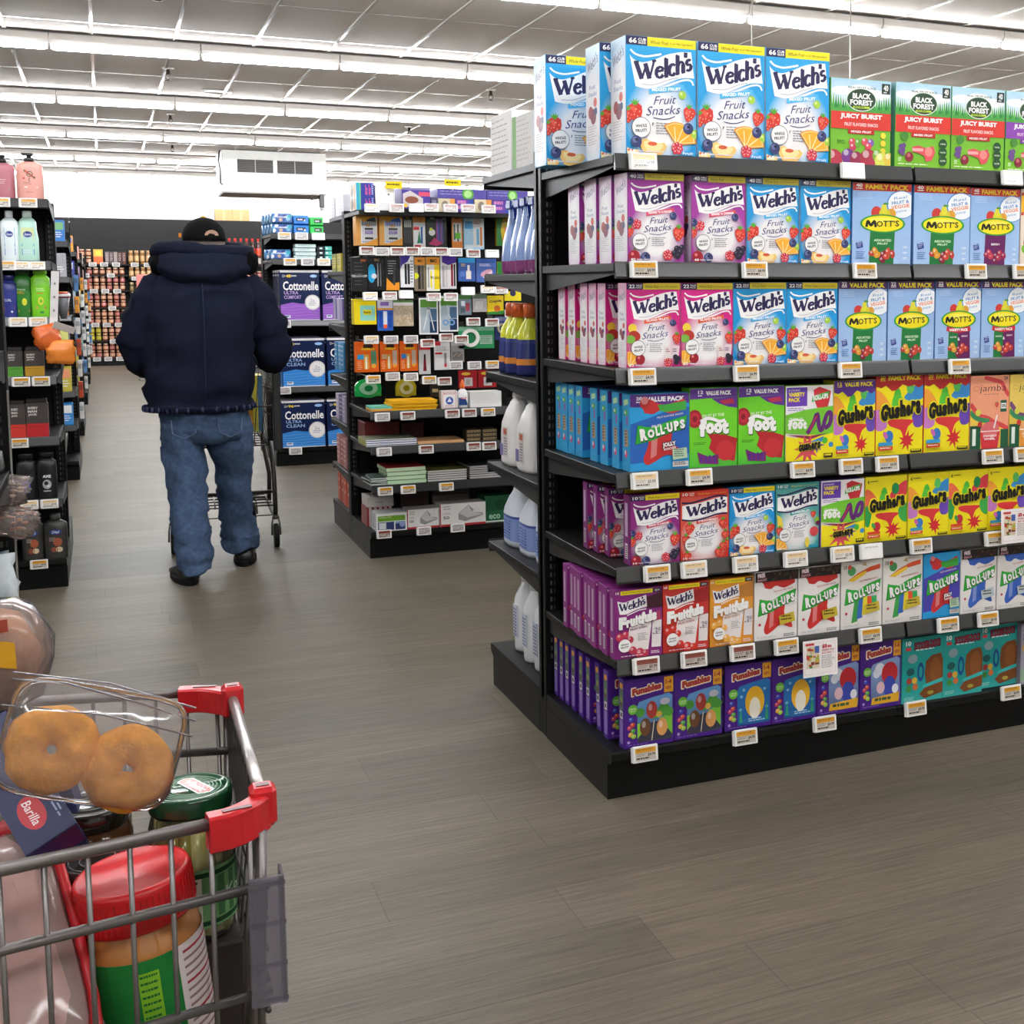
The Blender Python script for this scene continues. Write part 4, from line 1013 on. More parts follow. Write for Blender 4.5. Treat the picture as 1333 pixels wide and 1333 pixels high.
c_('purple_ten', .143, .188, .048, lambda A: snack(A, '#8a2a7c', '#92287e', '#d03a54', "BERRIES 'N CHERRIES", '10', 'berry', size='POUCHES X'), lambda S: spine_side(S, '#7c2470'), '#7c2470')
c_('red_ten', .145, .188, .048, lambda A: snack(A, '#dc5a4a', '#d8382c', '#d8443c', 'STRAWBERRY', '10', 'straw', chip='#d8382c', strip='#d8382c', striptxt='#f2c030', real=True, wave2=True, size='POUCHES X'), None, '#cc382c')
c_('blue_ten', .141, .188, .048, lambda A: snack(A, '#1f96d4', '#0d8ad2', '#44aee4', 'MIXED FRUIT', '10', 'mixed', size='POUCHES X'), None, '#1f8fd0')
c_('teal_ten', .139, .190, .048, lambda A: snack(A, '#5aa8a4', '#3a8c8a', '#4aa8a4', 'SUPERFRUIT', '10', 'super', chip='#3a8c8a', strip='#3a8c8a', striptxt='#e0d04a', real=True, wave2=True, size='POUCHES X'), None, '#3a8c8a')
c_('green_mixed', .196, .236, .10, forest_a, lambda S: S.rect(0, 0, 1, 1, '#6ab84a'), '#6fb43a')
c_('green_burst', .190, .238, .10, lambda A: forest_b(A), lambda S: S.grad(0, 0, 1, 1, '#2f9a2a', '#6a9ab8'), '#5aa83a')
c_('green_berry', .190, .238, .10, lambda A: forest_b(A, True), lambda S: S.grad(0, 0, 1, 1, '#2f9a2a', '#6a9ab8'), '#5aa83a')
bl_side = lambda S: S.rect(0, 0, 1, 1, '#5a92cc')
c_('apple_forty', .197, .229, .09, lambda A: motts(A, '40', 'FAMILY PACK', '#d43a2c', toptext='#f4cf2a'), bl_side, '#8fb0da')
c_('apple_forty_berry', .180, .226, .09, lambda A: motts(A, '40', 'FAMILY PACK', '#d43a2c', berry=True, toptext='#f4cf2a'), bl_side, '#8fb0da')
c_('apple_value', .160, .228, .06, lambda A: motts(A, '22', 'VALUE PACK', '#54285e'), bl_side, '#8fb0da')
c_('apple_variety', .162, .230, .06, lambda A: motts(A, '22', 'VALUE PACK', '#54285e', variety=True), bl_side, '#8fb0da')
c_('cream_froot', .17, .229, .06, creambox, None, '#e9d6c4')
c_('blue_roll_value', .171, .205, .054, lambda A: roll(A, '#2b9ad4', '#c63232', jolly=True, top='value'), ru_side, '#35a0d4')
c_('foot_roll', .143, .215, .054, foot, None, '#6fcf2a')
c_('variety_tall', .154, .212, .054, variety, None, '#8ac43a')
c_('gush_value', .139, .222, .06, lambda A: gushers(A, '#5a2f86', '12', 'VALUE PACK', red=False), None, '#e8d82a')
c_('gush_family', .163, .236, .06, lambda A: gushers(A, '#b82a2a', '20', 'FAMILY PACK', red=False), None, '#d8352e')
c_('jamba_peach', .143, .221, .05, lambda A: jamba(A, '#f0a07c', '#d83840', '#d8484a'), None, '#e8a080')
c_('jamba_yellow', .143, .221, .05, lambda A: jamba(A, '#e8c860', '#e8963a', '#7a4a7a'), None, '#e8c860')
c_('variety_short', .144, .190, .05, variety, None, '#8a6ab8')
for k in (0, 1): c_('gush_small_' + 'ab'[k], .144, .191, .05, lambda A, k=k: gushers(A, small=True, red=(k == 0), seed=k + 2), None, '#e8d82a')
c_('stick_purple', .137, .186, .036, lambda A: fruitfuls(A, '#8a2a7c', '#4a2430', '#b04060', '#c83a50'), lambda S: spine_side(S, '#8a3080', '#d4b4cc'), '#8a3080')
c_('stick_red', .137, .188, .036, lambda A: fruitfuls(A, '#cf3a30', '#a82a2c', '#c84040', '#d8382e'), None, '#cf3a30')
c_('stick_orange', .134, .188, .036, lambda A: fruitfuls(A, '#e89a34', '#c8843a', '#e0a04a', '#f0b04a'), None, '#e89a34')
c_('roll_red_free', .137, .196, .04, lambda A: roll(A, '#ebe6e2', '#cf3530', top='free'), None, '#e4dfda')
c_('roll_rainbow', .139, .198, .04, lambda A: roll(A, '#e4dfd9', '#cf3530', rainbow=True), None, '#e4dfda')
c_('roll_blue_jolly', .133, .197, .04, lambda A: roll(A, '#2b9ad4', '#c63232', jolly=True, purple=True), None, '#2b9ad4')
c_('roll_blue_free', .133, .198, .04, lambda A: roll(A, '#e6e1dc', '#3a62b8', top='free', tag2='#b8c4c8'), None, '#e4dfda')
c_('gummy_park', .148, .192, .036, lambda A: candy(A, 'park'), candy_side, '#4a1f86')
c_('gummy_sea', .148, .190, .036, lambda A: candy(A, 'sea'), candy_side, '#4a1f86')
c_('gummy_sky', .144, .205, .036, lambda A: candy(A, 'sky'), candy_side, '#4a1f86')
c_('gummy_teal', .148, .200, .04, tealbox, teal_side, '#1f9a94')
c_('gummy_grey', .148, .196, .04, lambda A: (A.rect(0, 0, 1, 1, '#9a94a4'), A.ell(.1, .6, .08, '#c89a4a'), A.rect(0, .05, 1, .25, '#8aa88a'), A.lines(.05, .7, .6, .9, 3, '#5a5a70')), None, '#9a94a4')
GN = {}
def put(key, xl, z, label, cat='carton', grp=None, y=FY, rz=0., rx=0.):
 me, w, h, d = CART[key]
 o = inst('snack_carton', me, (xl + w / 2, y, z), (rx, 0, rz)); tag(o, label, cat, grp); return o
G0 = 'snack cartons on the near shelves'
T = .0012
z = Z[0] + T
put('jumbo_blue', .041, z, 'jumbo blue mixed fruit carton at the front corner of the top shelf', grp=G0, y=-.043)
put('jumbo_blue', .243, z, 'jumbo blue mixed fruit carton second from the corner in the top row front', grp=G0, y=-.043)
put('jumbo_blue', .444, z, 'jumbo blue mixed fruit carton touching the green forest cartons', grp=G0, y=-.043)
put('jumbo_blue', .015, z, 'jumbo blue carton showing its pale side, right behind the corner carton', grp=G0, y=.075)
put('jumbo_blue', -.058, z, 'jumbo blue carton set back and overhanging the left end of the top shelf', grp=G0, y=.30)
put('green_mixed', .646, z, 'green juicy snack carton with piled fruit at its foot, beside the blue cartons', grp=G0, y=-.043)
put('green_burst', .857, z, 'green carton with red band and gummy fruit, second of the green cartons', grp=G0, y=-.043)
put('green_burst', 1.052, z, 'green carton with red band, between another green one and the purple-banded one', grp=G0)
put('green_berry', 1.246, z, 'green carton with a purple band at the right edge of the top shelf', grp=G0)
z = Z[1] + T
put('purple_forty', .045, z, 'purple berries carton at the left end of the second shelf front', grp=G0)
put('purple_forty', .226, z, 'purple berries carton second in the second shelf front', grp=G0)
put('blue_forty', .390, z, 'blue mixed fruit carton beside the purple ones on the second shelf', grp=G0)
put('blue_forty', .556, z, 'blue mixed fruit carton beside the pale blue apple snack cartons on the second shelf', grp=G0)
put('apple_forty', .722, z, 'pale blue family-size carton with yellow oval, first of its kind on the second shelf', grp=G0)
put('apple_forty', .928, z, 'pale blue family-size carton with green panel next to the berry-panelled one', grp=G0)
put('apple_forty_berry', 1.127, z, 'pale blue family-size carton with a purple berry panel', grp=G0)
put('cream_froot', 1.311, z, 'cream carton with yellow lettering cut by the picture edge on the second shelf', grp=G0)
for k, y in enumerate((.060, .158, .275)):
 put('purple_forty', .040 - .006 * k, z, 'purple berries carton %s behind the corner one on the second shelf, side on' % ORD[k + 1], grp=G0, y=y)
z = Z[2] + T
put('pink_value', .041, z, 'pink carton at the left end of the third shelf front', grp=G0)
put('pink_value', .196, z, 'pink carton second in the third shelf front', grp=G0)
put('blue_value', .351, z, 'blue mixed fruit carton beside the pink ones on the third shelf', grp=G0)
put('blue_value', .515, z, 'blue mixed fruit carton beside pale blue cartons on the third shelf', grp=G0)
for k, x in enumerate((.681, .845)): put('apple_value', x, z, 'pale blue value carton with green panel, %s of two on the third shelf' % ('left' if k == 0 else 'right'), grp=G0)
for k, x in enumerate((1.009, 1.174)): put('apple_variety', x, z, 'pale blue carton with red variety ribbon, %s of two on the third shelf' % ('left' if k == 0 else 'right'), grp=G0)
c_('purple_edge', .16, .228, .06, lambda A: (A.rect(0, 0, 1, 1, '#5a2a8a'), A.rect(0, .6, 1, .9, '#c8b83a')), None, '#5a2a8a')
put('purple_edge', 1.341, z, 'purple carton just showing at the right edge of the third shelf', grp=G0)
for k, (y, dx) in enumerate(((.098, 0), (.161, -.003), (.222, -.006), (.340, .0), (.408, -.006))):
 put('pink_value', .036 + dx, z, 'pink carton %s behind the corner one on the third shelf, showing its pale side' % ORD[k + 1], grp=G0, y=y)
z = Z[3] + T
put('blue_roll_value', .049, z, 'blue value carton with a red fruit roll, front left of the fourth shelf', grp=G0)
for k, x in enumerate((.221, .367)): put('foot_roll', x, z, 'lime green fruit roll carton, %s of two on the fourth shelf' % ('left' if k == 0 else 'right'), grp=G0)
put('variety_tall', .513, z, 'mixed variety carton in white, green and yellow on the fourth shelf', grp=G0)
put('gush_value', .668, z, 'yellow splash carton with a purple top on the fourth shelf', grp=G0)
for k, x in enumerate((.809, .975)): put('gush_family', x, z, 'yellow splash carton with a dripping red top, %s of two' % ('left' if k == 0 else 'right'), grp=G0)
put('jamba_peach', 1.141, z, 'peach smoothie snack carton with red cup on the fourth shelf', grp=G0)
put('jamba_yellow', 1.287, z, 'yellow smoothie snack carton with orange cup on the fourth shelf', grp=G0)
for k, (y, dx) in enumerate(((.021, .0), (.1, -.003), (.177, -.004), (.281, -.010), (.340, -.012), (.396, -.014), (.451, -.012))):
 put('blue_roll_value', .043 + dx, z, 'blue fruit roll carton %s behind the front one on the fourth shelf, side on' % ORD[k + 1], grp=G0, y=y, rz=(-.02, .02, 0, .01, -.01, .015, 0)[k])
z = Z[4] + T
put('purple_ten', .049, z, 'small purple berries carton at the left end of the fifth shelf front', grp=G0)
put('red_ten', .194, z, 'small red strawberry carton on the fifth shelf', grp=G0)
put('blue_ten', .341, z, 'small blue mixed fruit carton on the fifth shelf', grp=G0)
put('teal_ten', .485, z, 'small teal superfruit carton on the fifth shelf', grp=G0)
put('variety_short', .630, z, 'variety carton with purple badge on the fifth shelf', grp=G0)
for k, x in enumerate((.777, .925, 1.069, 1.214)):
 put('gush_small_' + 'ab'[k % 2], x, z, 'small yellow splash carton %s from the left on the fifth shelf' % ORD[k + 1], grp=G0)
put('gush_small_a', 1.36, z, 'small yellow splash carton at the right edge of the fifth shelf', grp=G0)
for k, (y, dx, rz) in enumerate(((.078, -.012, -.12), (.140, -.022, -.1), (.205, -.028, -.1))):
 put('purple_ten', .049 + dx, z, 'small purple berries carton %s behind the front one on the fifth shelf' % ORD[k + 1], grp=G0, y=y, rz=rz)
z = Z[5] + T
put('stick_purple', .003, z, 'purple fruit strip carton at the corner of the sixth shelf front', grp=G0)
put('stick_red', .142, z, 'red fruit strip carton on the sixth shelf', grp=G0)
put('stick_orange', .282, z, 'orange fruit strip carton on the sixth shelf', grp=G0)
for k, x in enumerate((.419, .559)): put('roll_red_free', x, z, 'white carton with a red fruit roll and dark top band, %s of two' % ('left' if k == 0 else 'right'), grp=G0)
for k, x in enumerate((.700, .842)): put('roll_rainbow', x, z, 'white carton with a rainbow fruit roll, %s of two on the sixth shelf' % ('left' if k == 0 else 'right'), grp=G0)
put('roll_blue_jolly', .984, z, 'blue and violet carton with a red fruit roll on the sixth shelf', grp=G0)
for k, x in enumerate((1.119, 1.256)): put('roll_blue_free', x, z, 'white carton with a blue fruit roll and dark top band, %s of two' % ('left' if k == 0 else 'right'), grp=G0)
for k in range(9):
 put('stick_purple', -.002 + .004 * math.sin(k * 2.1), z, 'purple fruit strip carton %s behind the corner one on the sixth shelf' % ORD[k + 1], grp=G0, y=.004 + .0385 * k)
z = .1412
for k, (x, y) in enumerate(((.040, -.010), (.190, -.006))): put('gummy_park', x, z, 'violet gummy carton with a park picture, %s of two on the bottom shelf' % ('left' if k == 0 else 'right'), grp=G0, y=y)
for k, x in enumerate((.347, .496)): put('gummy_sea', x, z, 'violet gummy carton with an undersea picture, %s of two' % ('left' if k == 0 else 'right'), grp=G0, y=-.004)
for k, x in enumerate((.645, .780)): put('gummy_sky', x if k == 0 else .786, z, 'violet gummy carton with a cloudy sky picture, %s of two' % ('left' if k == 0 else 'right'), grp=G0, y=-.006 if k == 0 else -.012)
for k, (x, y) in enumerate(((.932, -.014), (1.080, -.014), (1.229, .006))): put('gummy_teal', x, z, 'teal gummy carton %s from the left on the bottom shelf' % ORD[k + 1], grp=G0, y=y)
put('gummy_grey', 1.378, z, 'grey carton cut by the picture edge on the bottom shelf', grp=G0, y=-.012)
for k, (y, dx, ry) in enumerate(((.077, -.008, 0), (.135, -.002, .0), (.213, -.010, 0), (.27, -.011, 0), (.333, -.012, 0), (.388, -.012, 0), (.436, -.013, 0), (.486, -.013, 0))):
 o = put('gummy_park', .036 + dx, z, 'violet gummy carton %s behind the front left one on the bottom shelf' % ORD[k + 1], grp=G0, y=y)
 if k == 1: o.rotation_euler = (0, .0, 0); o.rotation_euler.x = -.09; o.location.y += .010; o.location.z += .0002
# shelf labels on the near unit
TY = -.066
def tags(lst, zz, where, kinds, y=TY, of='price labels on the near snack shelving', sc=1.):
 for k, x in enumerate(lst):
  xx, zq = (x if isinstance(x, tuple) else (x, zz))
  esl(xx, y, zq, kinds[k % len(kinds)] if not isinstance(kinds, str) else kinds, where, of, sc)
tags([.078, .704, 1.252], 1.7035, 'on the top rail of the snack shelving', ['orange', 'glare', 'pale'])
tags([.079, .401, .748, 1.129, 1.303], 1.430, 'on the second rail of the snack shelving', ['orange'])
tags([.074, .377, .704, 1.078], 1.1535, 'on the third rail of the snack shelving', ['orange'])
tags([.079, .237, .554, .711, .832, 1.206, 1.324], .881, 'on the fourth rail of the snack shelving', ['pale', 'orange', 'orange', 'orange', 'orange', 'orange', 'orange'])
tags([.114, .222, .377, .534, .686, .782, .954, 1.222], .6315, 'on the fifth rail of the snack shelving', ['orange', 'pale', 'pale', 'pale', 'pale', 'glare', 'orange', 'orange'])
tags([.082, .222, .369, .507, .783, 1.056, 1.203], .3855, 'on the sixth rail of the snack shelving', ['brown', 'brown', 'brown', 'orange', 'orange', 'orange', 'orange'])
tags([.095, .401, .660, .976, 1.333], .127, 'on the bottom deck of the snack shelving', ['orange'], y=-.022)
def promo(x, y, z, lab):
 m = MB(); m.box(-.056, -.0012, -.052, .056, 0, .052, '#efe8e6')
 A = Art(.112, .104); A.rect(.04, .08, .94, .93, '#d8c4c4'); A.rect(.05, .09, .93, .92, '#efe8e6')
 A.rect(.07, .86, .32, .93, '#c84a44'); A.rect(.09, .24, .46, .84, '#d8c8b0'); r = random.Random(4)
 for i in range(26): A.rect(*(lambda u, v: (u, v, min(u + .05 + .09 * r.random(), .46), v + .05 + .06 * r.random()))(.09 + .3 * r.random(), .24 + .5 * r.random()), r.choice(('#b83a30', '#c8a04a', '#4a7a3a', '#8a5a3a', '#d8d0b0', '#7a3a34', '#9ab04a')))
 A.rect(.33, .66, .46, .84, '#4a62a8')
 A.text('$3', .55, .75, .68, .87, '#c02a34', bold=.05); A.text('ea', .70, .77, .82, .83, '#c02a34', bold=.04); A.text('WHEN YOU', .53, .68, .90, .73, '#b83a40', bold=.02); A.text('BUY ANY 2', .54, .60, .88, .65, '#b83a40', bold=.02); A.lines(.52, .2, .92, .56, 9, '#7a7074', .3)
 A.put(m, lambda u, v, e: (-.056 + .112 * u, -.0014 - e, -.052 + .104 * v))
 o = m.build('promo_sign', 'paper', loc=(x, y, z), rot=(-.05, 0, 0)); tag(o, lab, 'sign', 'three dollar promotion cards')
promo(.607, -.084, .345, 'white promotion card over the violet gummy cartons')
promo(1.287, -.084, .668, 'white promotion card over the small yellow cartons at right')
# -------------------------------------------------------------- bottles on the far side of the near unit
def bottle(name, label, cat, loc, parts, grp=None, rz=0.):
 e = empty(name, loc, rz); tag(e, label, cat, grp)
 for pn, fn, mat in parts:
  m = MB(); fn(m); m.build(pn, mat, e)
 return e
def spray_parts(colA, colB, trig):
 def body(m): m.lathe([(.052, 0, colB), (.058, .015, colB), (.058, .045, colA), (.050, .11, colA), (.028, .165, colA), (.017, .20, colA), (.017, .222, colA)], n=16, sy=.62)
 def head(m):
  m.box(-.022, -.014, .22, .03, .014, .250, trig, ch=.004); m.prism([(-.055, .236), (-.02, .225), (-.02, .25), (-.05, .252)], 'y', -.01, .01, trig)
  m.prism([(-.03, .225), (-.02, .225), (-.035, .185), (-.042, .19)], 'y', -.006, .006, trig); m.prism([(.0, .25), (.034, .236), (.034, .226), (.0, .226)], 'y', -.013, .013, trig)
 return [('body', body, 'gloss'), ('spray_head', head, 'plastic')]
SP = None
for k in range(5):
 lab = 'pale blue spray bottle with purple foot, %s from the walkway on the upper back shelf' % ORD[k + 1]
 loc = (.085 + .004 * (k % 2), 1.10 - .079 * k, ZB[1] + .001)
 if SP is None: SP = bottle('spray_bottle', lab, 'bottle', loc, spray_parts('#8fa8dc', '#8a3a78', '#2a4aa8'), 'blue spray bottles behind the near upright', PI / 2)
 else: tag(copy_thing(SP, loc), lab, 'bottle', 'blue spray bottles behind the near upright')
def citrus(m):
 m.lathe([(.05, 0, '#2c3470'), (.053, .01, '#2c3470'), (.053, .035, '#e08a34'), (.053, .055, '#2f3a78'), (.05, .105, '#3a4684'), (.047, .118, '#d4d83a'), (.043, .15, '#dce04a'), (.02, .185, '#dce04a'), (.02, .195, '#dce04a')], n=16, sy=.7)
def citcap(m): m.lathe([(.026, .19), (.026, .228), (.022, .236)], n=14, col='#d8622e')
CB = None
for k in range(3):
 lab = 'citrus cleaner bottle with orange cap, %s from the walkway on the back shelf' % ORD[k + 1]; loc = (.085 - .01 * (k % 2), 1.105 - .1 * k, ZB[2] + .001)
 if CB is None: CB = bottle('cleaner_bottle', lab, 'bottle', loc, [('body', citrus, 'gloss'), ('cap', citcap, 'plastic')], 'citrus cleaner bottles')
 else: tag(copy_thing(CB, loc), lab, 'bottle', 'citrus cleaner bottles')
def jug_parts(h, w, d, col, lab_fn, capc):
 def body(m):
  lb = lab_fn is lab2
  P = [(w, d, 0), (w * 1.04, d * 1.04, .012), (w * 1.04, d * 1.04, .020), (w * 1.04, d * 1.04, .098), (w * 1.04, d * 1.04, .106), (w * .98, d, h * .58), (w * .72, d * .72, h * .76), (w * .38, d * .62, h * .88), (.019, .019, h * .92), (.019, .019, h * .95)]
  m.loft([[(a * (abs(math.cos(t)) ** .6) * math.copysign(1, math.cos(t)), b * (abs(math.sin(t)) ** .6) * math.copysign(1, math.sin(t)), z) for t in [2 * PI * k / 20 for k in range(20)]] for a, b, z in P], ([col, col, '#8aa0d4', '#3a52a0'] + [col] * 5) if lb else col)
  lab_fn(m, h, w, d)
 def handle(m):
  m.tube([(.0, d * .50, h * .86), (.0, d * .92, h * .82), (.0, d * 1.12, h * .72), (.0, d * 1.14, h * .60), (.0, d * .98, h * .50)], [.012, .014, .014, .014, .012], 10, col)
 def cap(m): m.lathe([(.024, h * .93), (.024, h * .995), (.021, h)], n=14, col=capc)
 return [('body', body, 'plastic'), ('handle', handle, 'plastic'), ('cap', cap, 'plastic')]
def lab1(m, h, w, d):
 q = -w * 1.045
 for k in range(7): m.box(q - .0006, .012 + .005 * k, .03, q + .002, .0145 + .005 * k, .07, '#8a80b4')
 m.box(q - .0004, -.036, .03, q + .002, .004, .13, '#e0d8d4'); m.box(q - .0008, -.034, .105, q + .002, .002, .125, '#c86a4a')
 for k in range(7): m.box(q - .0008, -.034, .036 + .009 * k, q + .002, .0, .040 + .009 * k, '#8a8090')
def lab2(m, h, w, d):
 q = -w * 1.045
 for k in range(7): m.box(q - .0008, -.036, .028 + .0095 * k, q + .002, .03, .031 + .0095 * k, '#4a62ac')
for nm, lv, xs, h, w, d, lf, capc, lab, grp, ys in (('detergent_jug', ZB[3], .09, .245, .055, .075, lab1, '#eceae8', 'white detergent jug with a moulded handle, %s from the walkway on the back shelf', 'white detergent jugs', (1.06, .88)),
         ('bleach_jug', ZB[4], .10, .215, .058, .078, lab2, '#dfe4ec', 'white bleach jug with a blue label, %s from the walkway on the low back shelf', 'bleach jugs', (1.065, .885, .705))):
 J = None
 for k, y in enumerate(ys):
  loc = (xs, y, lv + .001)
  if J is None: J = bottle(nm, lab % ORD[k + 1], 'jug', loc, jug_parts(h, w, d, '#ece9e6' if nm[0] == 'd' else '#dfe5f0', lf, capc), grp)
  else: tag(copy_thing(J, loc), lab % ORD[k + 1], 'jug', grp)
def tall(m):
 m.lathe([(.046, 0), (.048, .01), (.048, .17), (.044, .19), (.026, .225), (.022, .24)], n=18, col='#e6e7ea')
 m.box(-.0495, -.02, .05, -.045, .02, .16, '#c8cede')
 for k in range(9): m.box(-.0502, -.017, .055 + .011 * k, -.048, .014, .059 + .011 * k, '#4a5480')
def tcap(m): m.lathe([(.024, .238), (.024, .265), (.02, .272)], n=14, col='#e8e9ec')
TB = None
for k, y in enumerate((1.02, .885, .77)):
 lab = 'tall white cleaner bottle on the back base deck, %s from the walkway' % ORD[k + 1]
 if TB is None: TB = bottle('tall_cleaner_bottle', lab, 'bottle', (.10, y, .1412), [('body', tall, 'plastic'), ('cap', tcap, 'plastic')], 'tall white bottles on the back base')
 else: tag(copy_thing(TB, (.09, y, .1412)), lab, 'bottle', 'tall white bottles on the back base')
def paperpack(w, d, h, lab, loc, col='#efecea', stripe=None):
 m = MB(); m.box(-w / 2, -d / 2, 0, w / 2, d / 2, h, col, ch=.003)
 A = Art(d, h); A.lines(.08, .1, .9, .9, 9, '#c8c2c0', .25)
 if stripe: A.rect(.02, 0, .2, 1, stripe)
 A.put(m, lambda u, v, e: (-w / 2 - .0003 - e, d / 2 - u * d, v * h))
 o = m.build('paper_towel_pack', 'paper', loc=loc); tag(o, lab, 'pack', 'white packs behind the top of the near upright')
paperpack(.16, .24, .20, 'white wrapped paper pack at the end of the back top shelf', (.11, 1.04, ZB[0] + .001))
paperpack(.16, .22, .17, 'white paper pack with a green stripe beside the near upright', (.11, .80, ZB[0] + .001), '#e2dfdc', '#9ac48a')
# ================================================================ stationery gondola (second row)
MX, MY = 0.0, 3.36
MS = [.758, .580, .381]
gondola((MX, MY, 0), 2, HALF, 1.79, MS, [1.47, 1.17, .88, .62, .36], [.615] * 3, [.58] * 5, 'black double-sided shelving unit hung with stationery, second along the walkway')
mg = [o for o in bpy.data.objects if o.name.startswith('gondola_shelving')][-1]
# top shelf and perforated panel above the trays
sm = inst('shelf', shelf_mesh(.50).mesh('top_shelf', 'shelf_metal'), (0, HALF + .03, 1.772), parent=mg)
inst('shelf', shelf_mesh(.50).mesh('top_shelf_right', 'shelf_metal'), (SEC, HALF + .03, 1.772), parent=mg)
inst('shelf', shelf_mesh(.50).mesh('top_shelf_back', 'shelf_metal'), (SEC, HALF - .03, 1.7715), (0, 0, PI), parent=mg)
m = MB()
m.box(.05, HALF - .018, .80, 2 * SEC - .05, HALF - .0125, 1.75, '#0d0d0c')
for i in range(34):
 for j in range(36):
  x, z = .07 + .0508 * i, .82 + .0254 * j
  if x < 1.75: m.add([(x, HALF - .0183, z), (x + .007, HALF - .0183, z), (x + .007, HALF - .0183, z + .007), (x, HALF - .0183, z + .007)], [(0, 1, 2, 3)], '#050505')
m.build('pegboard', 'shelf_metal', mg)
def hook(x, z):
 if 'h' not in _cm:
  h = MB(); h.tube([(0, 0, 0), (0, -.33, 0), (0, -.342, .012)], .003, 6, '#8a8884'); h.box(-.014, -.002, -.016, .014, 0, .016, '#6a6864'); _cm['h'] = h.mesh('peg_hook', 'steel')
 inst('peg_hook', _cm['h'], (x, HALF - .019, z), parent=mg)
PK = 'hanging packs on the stationery shelves'
def pack(name, x0, x1, z0, z1, label, art, body='#888888', d=.014, y=3.60, mat='film', grp=PK, n=0, hk=True, cat='pack', hole=True, bulge=None):
 """a carded pack hanging from a peg hook, its face towards -y; n more copies hang behind it"""
 w, h = x1 - x0, z1 - z0
 m = MB(); m.box(-w / 2, 0, 0, w / 2, d, h, body, ch=min(.0012, d / 4))
 if bulge: bulge(m, w, h)
 A = Art(w, h); art(A)
 A.put(m, lambda u, v, e: (-w / 2 + .0006 + u * (w - .0012), -.0002 - e, .0006 + v * (h - .0012)))
 me = m.mesh(name, mat)
 cx = (x0 + x1) / 2
 o = inst(name, me, (cx, y, z0)); tag(o, label, cat, grp)
 for k in range(n):
  q = inst(name, me, (cx, y + (d + .012) * (k + 1), z0)); tag(q, label + ', %s behind' % ORD[k + 1], cat, grp)
 if hk: hook(cx, z1 + .0033)
 return o
def pens(A, c, base='#eceae8', n=9, u0=.1, u1=.9, v0=.1, v1=.72, cap=None):
 A.rect(u0 - .03, v0, u1 + .03, v1, base)
 for i in range(n):
  u = u0 + (u1 - u0) * (i + .5) / n; w = (u1 - u0) / n * .32
  A.rect(u - w, v0 + .02, u + w, v1 - .02, '#d6d3d4'); A.rect(u - w, v1 - .22, u + w, v1 - .02, c); A.rect(u - w * .6, v0, u + w * .6, v0 + .05, cap or c)
def bic(c):
 def f(A):
  A.rect(0, 0, 1, 1, '#f0a43a'); A.rect(.22, .06, .97, .92, '#e9e6e2'); pens(A, c, n=11, u0=.26, u1=.94, v0=.08, v1=.80)
  A.poly([(.22, .92), (.97, .92), (.97, .80), (.75, .82), (.55, .72), (.35, .70), (.22, .76)], '#f0a43a'); A.poly([(.45, .72), (.62, .80), (.9, .84), (.9, .70)], c)
  A.text('BIC', .50, .56, .68, .62, '#e8962a', bold=.05, out='#5a3a10', ow=.03); A.rect(.40, .46, .78, .52, '#3a3436'); A.rect(.40, .34, .76, .44, '#8a6ab8'); A.lines(.42, .35, .74, .43, 2, '#e0d4ee', .5); A.rect(.40, .18, .78, .24, '#3a3430')
  A.poly([(.40, .06), (.97, .22), (.97, .0), (.30, 0)], '#f0a43a'); A.rect(0, 0, .20, 1, '#f2b055'); A.rect(.03, 0, .05, 1, '#d8904a'); A.rect(.10, 0, .115, 1, '#d8904a')
 return f
pack('pen_pack', .010, .121, 1.598, 1.773, 'orange pack of black ballpoint pens, first pack on the top pegs', bic('#2a2826'), '#f0b055', .02, n=2)
pack('pen_pack', .128, .250, 1.600, 1.773, 'orange pack of blue ballpoint pens, second pack on the top pegs', bic('#2a52b8'), '#e8963a', .02, n=1)
pack('marker_pack', .253, .303, 1.597, 1.758, 'dark pack of four black markers with silver caps', lambda A: (A.rect(0, 0, 1, 1, '#2c2a2a'), [A.rect(.12 + .2 * i, .62, .26 + .2 * i, .85, '#c8c6c4') for i in range(4)], [A.rect(.14 + .2 * i, .1, .24 + .2 * i, .5, '#4a4848') for i in range(4)], A.text('BIC', .3, .9, .7, .96, '#e8963a', bold=.04)), '#2a2828')
pack('pen_pack', .305, .370, 1.594, 1.771, 'orange and white pen pack with a red badge on the top pegs', lambda A: (A.rect(0, 0, 1, 1, '#ecebea'), A.rect(0, .72, 1, 1, '#f0a03a'), A.ell(.55, .82, .28, '#e88a3a'), A.rect(.02, .50, .5, .60, '#d8343a'), A.poly([(.3, .1), (.5, .5), (.65, .12)], '#2f8a5a'), A.rect(.62, .1, .78, .6, '#3a62a8'), A.rect(.1, .0, .6, .06, '#c8383a'), A.text('BIC', .35, .9, .75, .96, '#5a3a1a', bold=.04)), '#e8a04a')
pack('pen_pack', .374, .484, 1.591, 1.770, 'black pack of coloured gel pens with a white disc', lambda A: (A.rect(0, 0, 1, 1, '#232022'), [A.rect(.5 + .055 * i, .12, .53 + .055 * i, .86, c) for i, c in enumerate(('#c84ac0', '#8a6ad8', '#4a5ab8', '#6a4a9a', '#a85aa0', '#5a6ac0', '#3a3a6a'))], A.ell(.28, .45, .16, '#dcd8d6'), A.ell(.24, .54, .08, '#d8d83a'), A.poly([(.1, .1), (.4, .3), (.8, .12), (.5, .05)], '#b83a6a'), A.text('BIC', .2, .84, .44, .92, '#e8e4e0', bold=.05), A.text('12', .82, .84, .95, .92, '#c8c4d0')), '#242224')
